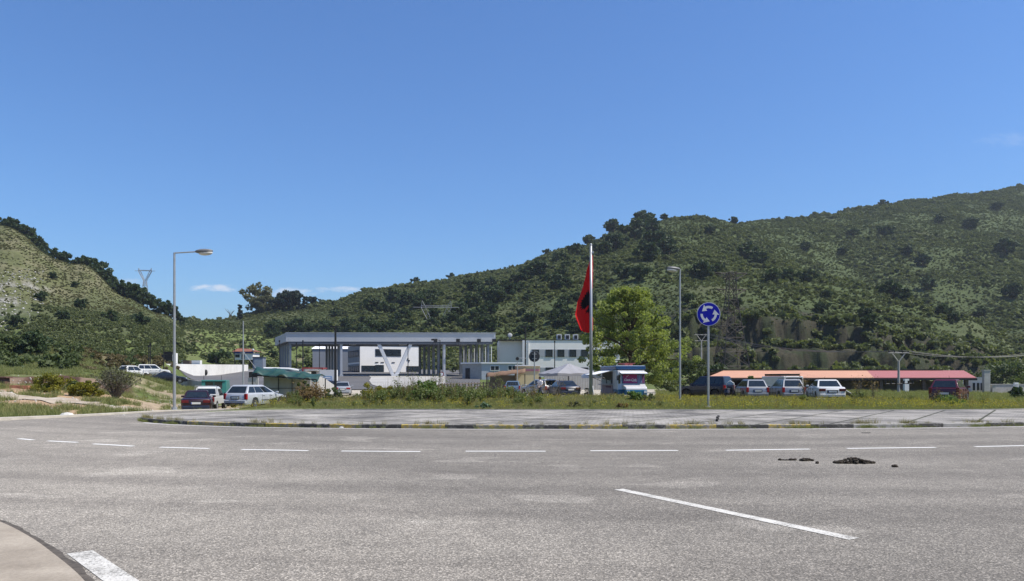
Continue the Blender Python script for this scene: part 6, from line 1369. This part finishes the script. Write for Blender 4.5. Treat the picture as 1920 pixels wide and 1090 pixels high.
# scrub on the big slopes
x, y, u, r = wedge(190000, 330, 2150, 205, 830, 71)
d = fbm(x / 26, y / 26, 4); d2 = fbm(x / 70 + 5, y / 70, 3); z = gh(x, y); sky_ = np.interp(u, [380, 600, 780, 930, 1080, 1210, 1440, 1700, 1920, 2150], [430, 465, 505, 535, 565, 560, 640, 740, 820, 850])
keep = (y < sky_ + 6) & (r.random(len(x)) < sstep(.22, .58, d) * .72 + .16) & ~((u < 620) & (y < 330) & (r.random(len(x)) > .16)) & ~((u > 1180) & (y > 186) & (y < 245) & (r.random(len(x)) > .97))
x, y, u, d = x[keep], y[keep], u[keep], d[keep]; s = .80 * (.65 + 1.5 * r.random(len(x)) ** 3) * (.75 + .6 * sstep(.4, .6, d)) * (.85 + .0005 * y)
mk = r.random(len(x)); sel = mk < .50
sv = [bush_var(SHR, 100 + i) for i in range(5)]; sb_ = [bush_var(SHB, 120 + i) for i in range(4)]
scatter('scrub_cover', x[sel], y[sel], s[sel], sv, 'dark green scrub covering the hillsides', .0); sl = ~sel
scatter('grassy_scrub', x[sl], y[sl], s[sl] * .75, sb_, 'lighter green low scrub between the dark bushes on the hillsides', -.1, zs=.6 * np.ones(sl.sum()))
print('scrub', len(x))
x, y, u, r = wedge(90000, 330, 2150, 205, 760, 77); keep = (y < np.interp(u, [380, 600, 780, 930, 1080, 1210, 1440, 1700, 1920, 2150], [430, 465, 505, 535, 565, 560, 640, 740, 820, 850])) & (fbm(x / 26, y / 26, 4) < .66) & ~((u > 1180) & (y < 245) & (r.random(len(x)) > .4)); x, y = x[keep], y[keep]
scatter('hill_grass_tufts', x, y, r.uniform(.28, .62, len(x)) * (1 + y / 900), [bush_var(leafmat('leaf_hill_grass', (.075, .098, .038), (.165, .185, .08), .35), 180 + i, 26, 5, .4) for i in range(3)], 'rough tufted grass between the scrub of the hillsides', -.05, zs=.6 * np.ones(len(x)))
# left hill: dense shrubs below, sparse tufts above
x, y, u, r = wedge(48000, -500, 345, 150, 330, 72); z = gh(x, y); v = HY - (z - 1.6) / y * F; d = fbm(x / 12, y / 12, 4)
low = sstep(575, 625, v + .12 * (u - 120) * -1 + 20); pr = np.where(low > .5, .50 * sstep(.38, .62, d) + .12, .5 + .5 * sstep(.55, .7, d)); keep = r.random(len(x)) < pr
keep &= ~((v > 470) & (v < 640) & (u < 60) & (r.random(len(x)) > .3))
x, y, v, low, u = x[keep], y[keep], v[keep], low[keep], u[keep]; s = np.where(low > .5, r.uniform(.35, 1.1, len(x)), r.uniform(.25, .65, len(x)) ** 1.2)
lo = low > .5; scatter('hillside_shrubs', x[lo], y[lo], s[lo], [bush_var(SHR, 140 + i) for i in range(4)], 'dense green shrubs over the foot of the left hill')
scatter('hillside_tufts', x[~lo], y[~lo], s[~lo], [bush_var(leafmat('leaf_tuft', (.09, .098, .038), (.20, .19, .09), .4), 150 + i) for i in range(4)], 'low grass tufts on the upper face of the left hill', zs=.55 * np.ones((~lo).sum()))
# near left bank shrubs
x, y, u, r = wedge(2600, -400, 335, 84, 150, 73); d = fbm(x / 6, y / 6, 3); v = HY - (gh(x, y) - 1.6) / y * F
keep = r.random(len(x)) < sstep(.38, .6, d) * sstep(86, 104, y) * np.where(u > 170, .55, 1); x, y, u = x[keep], y[keep], u[keep]
br_ = (u > 150) & (r.random(len(x)) < .8); scatter('bank_shrubs', x[~br_], y[~br_], r.uniform(.5, 1.5, (~br_).sum()), [bush_var(OAK2, 160 + i) for i in range(4)], 'green shrubs on the bank behind the dirt ledge')
scatter('bank_brush', x[br_], y[br_], r.uniform(.35, .9, br_.sum()), [bush_var(leafmat('leaf_brush', (.10, .08, .04), (.20, .165, .085), .3), 165 + i) for i in range(3)], 'brownish brush on the slope above the white cars')
# belt of shrubs at the foot of the slopes behind the plaza and halls
x, y, u, r = wedge(5200, 330, 2100, 175, 235, 74); d = fbm(x / 7, y / 7, 3); keep = (r.random(len(x)) < sstep(.36, .6, d) * np.where(u < 640, .25, 1) * np.where((u > 1180), .55, 1)) & ~((y < 206) & (u < 1200)) ; x, y = x[keep], y[keep]
scatter('foot_shrubs', x, y, r.uniform(.7, 2.6, len(x)), [bush_var(SHR, 170 + i) for i in range(3)], 'shrubs along the foot of the slopes')
# grass and weeds
def blades(n, h0, h1, w, spread, seed, m_, lean=.35, flower=0.0, fm=None):
    r = np.random.default_rng(seed); a = r.uniform(0, 6.28, n); q = spread * np.sqrt(r.random(n)); bx, by = np.cos(a) * q, np.sin(a) * q; h = r.uniform(h0, h1, n); ln = r.normal(0, lean, (n, 2)) * h[:, None]; t_ = r.uniform(0, 3.14, n); wx, wy = np.cos(t_) * w, np.sin(t_) * w
    B = np.column_stack([bx, by, np.zeros(n)]); Wv = np.column_stack([wx, wy, np.zeros(n)]); M1 = B + np.column_stack([ln * .35, h * .6]); T_ = B + np.column_stack([ln, h])
    V = np.stack([B - Wv, B + Wv, M1 + Wv * .7, M1 - Wv * .7, M1 - Wv * .7, M1 + Wv * .7, T_ + Wv * .15, T_ - Wv * .15], 1).reshape(-1, 3); Q = np.arange(n * 8).reshape(-1, 4); T = np.repeat(r.random(n), 8); return V, Q, T
GRS = leafmat('grass_green', (.125, .155, .05), (.31, .31, .13), .35, .7); GRD = leafmat('grass_dry', (.17, .15, .07), (.34, .30, .15), .3, .8); FLW = leafmat('flower_yellow', (.34, .30, .03), (.50, .44, .05), .3)
gv = [variant('g', *blades(46, .10, .34, .010, .26, 200 + i, GRS), GRS) for i in range(4)]; gd = [variant('g', *blades(34, .18, .5, .007, .22, 210 + i, GRD), GRD) for i in range(3)]
def weedv(seed, m_, h=.85, st=8, lf_=12, sz=.055):
    r = np.random.default_rng(seed); cs = []
    for i in range(st):
        a = r.uniform(0, 6.28); l = r.uniform(.1, .38); hh = h * r.uniform(.6, 1.0)
        for k in range(lf_): t_ = (k + 1) / lf_; cs.append([math.cos(a) * l * t_, math.sin(a) * l * t_, hh * t_])
    return variant('w', *leaf_cloud(np.array(cs), np.full(len(cs), .075), 5, sz, seed, 1, 1.9), m_)
fl = [variant('f', *leaf_cloud(np.random.default_rng(220 + i).uniform([-.4, -.4, .18], [.4, .4, .42], (16, 3)), np.full(16, .02), 3, .035, 230 + i, 1, 1.0), FLW) for i in range(2)]
def island_pts(n, seed, Y1=56):
    r = np.random.default_rng(seed); x = r.uniform(-15.5, 33, n); y = r.uniform(34.6, Y1, n); u = CX + F * x / y
    bk = np.interp(x, [-14, -11.8, -8.5, 0, 9, 17, 22, 26, 30], [38, 37.5, 35.5, 35.15, 34.95, 34.8, 35.3, 36.6, 38.8]); return x, y, u, r, bk
x, y, u, r, bk = island_pts(26000, 81); far_ = np.interp(u, [430, 520, 600, 900, 1000, 1200, 1300, 1500, 1640, 1800, 1900], [42, 46, 50, 54, 55, 54, 54, 50, 44, 40, 38]); k = (y > bk) & (y < far_ + fbm(x / 2, y / 2, 3) * 5) & (u > 400 + fbm(x, y, 2) * 60)
x, y, u = x[k], y[k], u[k]; rr_ = r.random(len(x)); hs = (.45 + .55 * sstep(520, 640, u)) * .62 * (.55 + 1.25 * fbm(x / 2.5 + 3, y / 2.5, 3) * sstep(36, 40, y)); dr = rr_ < .13 + .25 * sstep(.5, .65, fbm(x / 3, y / 3 + 9, 3))
scatter('island_grass', x[~dr], y[~dr], hs[~dr], gv, 'uneven green grass covering the roundabout island'); scatter('dry_grass', x[dr], y[dr], hs[dr] * .9, gd, 'pale dry grass stalks among the island grass')
k = r.random(len(x)) < np.where(u > 1250, .09, .04); scatter('yellow_flowers', x[k], y[k], .9 + 0 * x[k], fl, 'small yellow wild flowers in the island grass', cat='flowers')
# tall weeds band left of the flagpole
x, y, u, r, bk = island_pts(5200, 82, 53); den = np.interp(u, [430, 520, 580, 640, 700, 820, 930, 980, 1040, 1200, 1280, 1700], [.05, .3, .5, .18, .6, .85, .45, .3, .03, .2, .12, .12]) * sstep(36.5, 39, y); hh = np.interp(u, [430, 560, 640, 720, 820, 880, 960, 1050, 1900], [.4, .9, .6, 1.15, 1.5, 1.1, 1.2, .5, .6]); k = (r.random(len(x)) < den * .42) & (y > bk + 1)
x, y, hh, u = x[k], y[k], hh[k], u[k]; WEE = leafmat('leaf_weed', (.09, .125, .04), (.22, .25, .10), .4)
scatter('tall_weeds', x, y, hh * r.uniform(.3, .95, len(x)), [weedv(300 + i, WEE) for i in range(4)], 'leafy weeds growing up in front of the customs yard')
k = r.random(len(x)) < .8; stk = [variant('s', *blades(10, .7, 1.6, .006, .25, 310 + i, DRY, .14), DRY) for i in range(3)]
scatter('dry_stalks', x[k], y[k], hh[k] * .75, stk, 'thin dry stalks standing above the weeds')
k2 = island_pts(900, 88, 53); x, y, u, r, bk = k2; k = (y > bk + .6) & (u > 420) & (u < 1850) & (y < 50)
scatter('seeding_grass', x[k], y[k], r.uniform(.25, .6, k.sum()), stk, 'straw coloured seeding grass standing out of the island grass')
# kerb weeds
r = np.random.default_rng(90); n = 420; t_ = np.concatenate([r.uniform(0, 1, 200), (r.choice([.03, .06, .12, .22, .36, .52, .58, .62, .68, .74, .78, .84], 220) + r.normal(0, .006, 220))]).clip(0, .93); q = [kl[min(int(a * (len(kl) - 1)), len(kl) - 2)].lerp(kl[min(int(a * (len(kl) - 1)), len(kl) - 2) + 1], (a * (len(kl) - 1)) % 1) for a in t_]
xx = np.array([p_.x for p_ in q]) ; yk = np.array([p_.y for p_ in q]) - .05 + r.normal(0, .04, n)
o = scatter('kerb_weeds', xx, yk, r.uniform(.08, .28, n), [variant('k', *blades(34, .15, .6, .012, .35, 320 + i, GRS), GRS) for i in range(3)], 'tufts of weeds rooted along the foot of the kerb', dz=.03)
k = r.random(n) < .4; scatter('kerb_dry_weeds', xx[k], yk[k] + .3, r.uniform(.2, .5, k.sum()), gd, 'thin dry weeds growing in the kerb joint', dz=.13)
# field grass left and right
x, y, u, r = wedge(42000, -250, 400, 27, 116, 83); kb_ = np.interp(u, [-100, 0, 160, 250, 330], [26.5, 29, 32.9, 35.2, 38]); d = fbm(x / 14, y / 14, 4) * .55 + fbm(x / 3.1 + 50, y / 3.1, 4) * .45
pl_ = np.array([(p_.x, p_.y) for p_ in pc0[::4]]); dm = np.min(np.hypot(x[:, None] - pl_[None, :, 0], y[:, None] - pl_[None, :, 1]), axis=1)
k = (y > kb_) & ~((u > 245) & (y > 39) & (y < 90) & (r.random(len(x)) < .88)) & ((u < 345) | (y < 96)) & ~((u > 330) & (y > 92)) & (d < .505) & (dm > 1.5) & (r.random(len(x)) < .7) & ~((y > 58) & (y < 62.5) & (u < 250)); x, y, u = x[k], y[k], u[k]; dd = r.random(len(x)) < .3
scatter('field_grass', x[~dd], y[~dd], r.uniform(.5, 1.1, (~dd).sum()) * (.7 + y[~dd] / 80), gv, 'rough green grass over the field on the left'); scatter('field_dry_grass', x[dd], y[dd], r.uniform(.4, .9, dd.sum()), gd, 'dry grass tufts in the field on the left')
x, y, u, r = wedge(15000, 1230, 2100, 38, 92, 84); d = fbm(x / 3.1 + 50, y / 3.1, 4); k = (y > np.interp(u, [1300, 1600, 1900], [50, 46, 42])) & (d < .56) & (r.random(len(x)) < .6); x, y = x[k], y[k]
scatter('lot_grass', x, y, r.uniform(.5, 1.25, len(x)), gv, 'patchy grass over the dirt lot on the right')
# dirt clods and white stones
def stone_var(seed, m_):
    r = np.random.default_rng(seed); b = MB(); b.ell((0, 0, .2), (.5, .4, .32), 7, 4); V = np.array(b.v) * (1 + r.normal(0, .1, (len(b.v), 1))); o = bpy.data.objects.new('s', bpy.data.meshes.new('s')); o.data.from_pydata(V.tolist(), [], b.f); o.data.materials.append(m_); return o
STN = pm('stone_pale', (.48, .46, .42), .9, 0, .2, 2)
x, y, u, r = wedge(3600, -400, 120, 200, 300, 85); v = HY - (gh(x, y) - 1.6) / y * F; k = (v > 505) & (v < 625) & (r.random(len(x)) < sstep(110, 20, u)); scatter('scree', x[k], y[k], r.uniform(.2, .8, k.sum()), [stone_var(1, pm('rock_grey', (.30, .29, .26), .9, 0, .3, 1)), stone_var(2, STN)], 'pale rock scree on the face of the left hill', cat='rocks')
x, y, u, r = wedge(900, -200, 420, 28, 66, 86); k = fbm(x / 3, y / 3, 3) > .48; k &= ~((u > 270) & (y < 41)); kb_ = np.interp(u, [-100, 0, 160, 250, 330], [27.5, 30, 34, 36, 39]); k &= y > kb_; scatter('field_stones', x[k], y[k], r.uniform(.04, .17, k.sum()), [stone_var(3, STN), stone_var(4, STN)], 'pale stones and clods lying in the left field', cat='stones')
# --- single bushes and plants
def bush(u, Y, w, h, m_, seed, label, nc=26, per=70, size=.16, name='bush', stems=True):
    if Y < 60: size *= .62; per = int(per * 1.9)
    p = at(u, Y); r = np.random.default_rng(seed); a = r.uniform(0, 6.28, nc); q = np.sqrt(r.random(nc)); zz = r.uniform(.12, .9, nc); cs = np.column_stack([np.cos(a) * q * w / 2 * np.sqrt(1 - (zz * .85) ** 2), np.sin(a) * q * w / 2 * np.sqrt(1 - (zz * .85) ** 2), zz * h])
    e = empty(name, (p.x, p.y, p.z - .05), 0, label, 'bush'); V, Q, T = leaf_cloud(cs, r.uniform(.09, .17, nc) * w, per, size, seed, .8, 1.5); np_mesh('foliage', V, Q, m_, e, colors=np.repeat(T[:, None], 3, 1))
    b = MB()
    for c_ in cs[::2]: b.tube([(0, 0, 0), tuple(Vector(c_) * .5 + Vector((0, 0, .1 * h))), tuple(c_)], [.03, .02, .006], 4)
    b.build('stem', BARKG, e); return e
bush(100, 55, 2.6, 1.25, YEL, 401, 'left yellow green flowering bush beside the dirt path'); bush(163, 53, 2.2, 1.15, YEL, 402, 'right yellow green flowering bush beside the dirt path'); bush(138, 55.5, 1.4, .8, OAK2, 403, 'low green bush between the two yellow bushes')
def twiggy(u, Y, w, h, n, label, m_=BARKG, th=.02, seed=1, name='bare_bush', leaf=None):
    rd = random.Random(seed); p = at(u, Y); e = empty(name, (p.x, p.y, p.z - .05), 0, label, 'bush'); b = MB(); tips = []
    for i in range(n):
        a = rd.uniform(0, 6.28); l = rd.uniform(.15, 1) * w / 2; hh = h * rd.uniform(.55, 1) * (1 - .35 * (l / (w / 2)) ** 2); m1 = Vector((math.cos(a) * l * .4, math.sin(a) * l * .4, hh * .5)); tp_ = Vector((math.cos(a) * l, math.sin(a) * l, hh)); b.tube([(rd.uniform(-.15, .15), rd.uniform(-.15, .15), 0), m1, tp_], [th, th * .6, th * .2], 3, cap=False)
        for k in range(4): s = m1.lerp(tp_, rd.random()); d_ = Vector((rd.uniform(-1, 1), rd.uniform(-1, 1), rd.uniform(.2, 1))) * h * .16; b.tube([s, s + d_], [th * .4, th * .12], 3, cap=False); tips.append(tuple(s + d_))
    b.build('branches', m_, e)
    if leaf: V, Q, T = leaf_cloud(np.array(tips), np.full(len(tips), .12), leaf[1], leaf[2], seed, 1, 1.4); np_mesh('foliage', V, Q, leaf[0], e, colors=np.repeat(T[:, None], 3, 1))
    return e
twiggy(217, 51, 3.2, 2.35, 150, 'big half bare grey bush left of the street lamp', seed=3, leaf=(leafmat('leaf_greyish', (.06, .065, .035), (.13, .135, .07), .3), 3, .09))
twiggy(588, 42, 1.7, 1.25, 90, 'tangled dry brown bush in front of the pale container', pm('dry_brown', (.20, .12, .065), .95), .014, 4, 'dry_bush', (DRY, 3, .07)); twiggy(568, 43.5, 1.2, 1.5, 50, 'dry brown upright brush left of the tangled bush', pm('dry_brown', (.20, .12, .065), .95), .012, 5, 'dry_bush', (DRY, 2, .06))
bush(572, 42.5, 1.0, 1.45, OAK2, 405, 'green bush growing out of the dry brown brush', 16, 50, .10); bush(700, 43, 1.5, 1.25, YEL, 406, 'yellow flowering bush beside the gravel yard', 20, 50, .09); bush(722, 43, 1.2, 1.1, YEL, 409, 'smaller yellow tinged bush right of the yellow flowering bush', 14, 45, .09)
bush(798, 40.5, 1.7, 1.35, leafmat('leaf_fresh', (.06, .12, .03), (.17, .25, .07), .35), 407, 'fresh green leafy shrub below the right end of the canopy', 26, 60, .11); bush(622, 45, 1.3, 1.0, OAK2, 410, 'grey green bush at the foot of the black lamp post', 16, 45, .10)
bush(1187, 43, 1.2, .7, leafmat('leaf_fresh', (.06, .12, .03), (.17, .25, .07), .35), 411, 'dark green leafy weed in front of the food truck nose', 16, 50, .12); bush(1212, 43.5, 1.1, .62, OAK2, 412, 'low weed clump just right of the food truck', 14, 45, .11); bush(905, 36.2, .75, .32, leafmat('leaf_bluish', (.06, .11, .06), (.13, .20, .12), .3), 413, 'low pale bluish thistle rosette at the pavement edge', 10, 40, .09)
for u, Y, h, sd_, lb in ((775, 43, 2.0, 11, 'tall branched dead weed left of the fresh green shrub'), (818, 42, 2.3, 12, 'tallest branched dead weed right of the fresh green shrub'), (745, 44, 1.7, 13, 'dead weed stalk right of the yellow bush'), (845, 44, 1.7, 14, 'dead weed stalk before the post and rail fence left end'), (935, 45, 1.9, 15, 'grey green tall weed before the fence right end'), (922, 44, 1.5, 16, 'shorter weed stalk left of the grey green tall weed'), (1022, 60, 2.0, 17, 'bare sapling left under the big parasol'), (1048, 60, 2.1, 18, 'bare sapling right under the big parasol'), (1508, 46, 2.0, 19, 'tall dead weed in front of the white saloon'), (1608, 46, 2.0, 20, 'tall dead weed right of the row of cars'), (1636, 47, 1.9, 21, 'second tall dead weed right of the row of cars'), (1755, 41, 1.1, 22, 'dry weed in front of the maroon car left side'), (1795, 41, 1.0, 23, 'dry weed in front of the maroon car right side'), (1000, 44, 1.3, 24, 'thin stalk plant before the round sign pole')):
    twiggy(u, Y, .65, h, 13, lb, pm('dead_stalk', (.13, .11, .07), .95), .013, sd_, 'dead_weed', (WEE if sd_ < 17 else DRY, 2, .06))
bush(1610, 44.5, 1.0, .75, WEE, 421, 'green clump at the foot of the tall dead weeds at right', 14, 45, .09); bush(1778, 41, 1.7, .62, leafmat('leaf_fresh', (.06, .12, .03), (.17, .25, .07), .35), 422, 'green weeds hiding the bumper of the maroon car', 18, 40, .09); bush(1512, 44, .9, .6, WEE, 423, 'leafy clump under the dead weed by the white saloon', 12, 40, .09)
bush(1414, 60, 1.8, 1.9, OAK2, 424, 'small bush poking up behind the silver estates', 14, 50, .14); bush(1905, 62, 2.0, 1.0, OAK, 425, 'dark round bush at the far right edge', 16, 50, .14); bush(1572, 39, .6, .28, DRY, 426, 'small dry tuft at the pavement edge on the right', 8, 30, .06)
bush(1075, 37, .7, .36, leafmat('leaf_greyish', (.06, .065, .035), (.13, .135, .07), .3), 427, 'small grey bush in grass left of the flagpole foot', 10, 40, .07); bush(1165, 36.4, .8, .3, DRY, 428, 'small dry bush in front of the food truck', 8, 40, .07); bush(1090, 57, 1.6, .9, leafmat('leaf_greyish', (.06, .065, .035), (.13, .135, .07), .3), 429, 'grey green bush right of the dark blue saloon', 14, 40, .10)
bush(60, 112, 5.5, 3.6, OAK, 430, 'large dark round bush on the bank at far left', 40, 60, .3); bush(15, 112, 5.0, 3.2, OAK2, 431, 'green bush at the left edge beside the large dark bush', 34, 60, .3); bush(410, 200, 6.5, 4.2, OAK, 432, 'spreading dark tree like bush left of the red roofed cafe', 34, 50, .5); bush(430, 196, 5.5, 2.6, SHB, 433, 'bright green mound of shrubs below the red roofed cafe', 30, 50, .4)
bush(870, 170, 6, 3.6, SHB, 434, 'green bush seen between the right canopy columns', 26, 50, .4); bush(1295, 100, 5, 4.2, OAK2, 435, 'tall greyish bush right of the leafy tree under the lamp', 34, 60, .25); bush(1255, 82, 4, 2.2, SHB, 436, 'low bright bushes right of the leafy tree', 26, 60, .2); bush(1340, 108, 5, 3.4, OAK, 437, 'dark bush behind the left end of the orange roof', 30, 50, .3); bush(1880, 150, 9, 4.5, OAK2, 438, 'green bush mass behind the white hut at right', 34, 60, .4)

# ------------------------------------------------------------------ air
mh_ = NT('haze_air'); mh_.n.remove(mh_.b); pv = mh_.n.new('ShaderNodeVolumePrincipled'); pv.inputs['Density'].default_value = .00012; pv.inputs['Color'].default_value = (.80, .88, 1, 1); pv.inputs['Anisotropy'].default_value = .2
mh_.l.new(pv.outputs[0], mh_.n['Material Output'].inputs['Volume'])
b = MB(); b.box((0, 0, 125), (8200, 8200, 290)); o = b.build('haze', mh_.m); tag(o, kind='stuff')
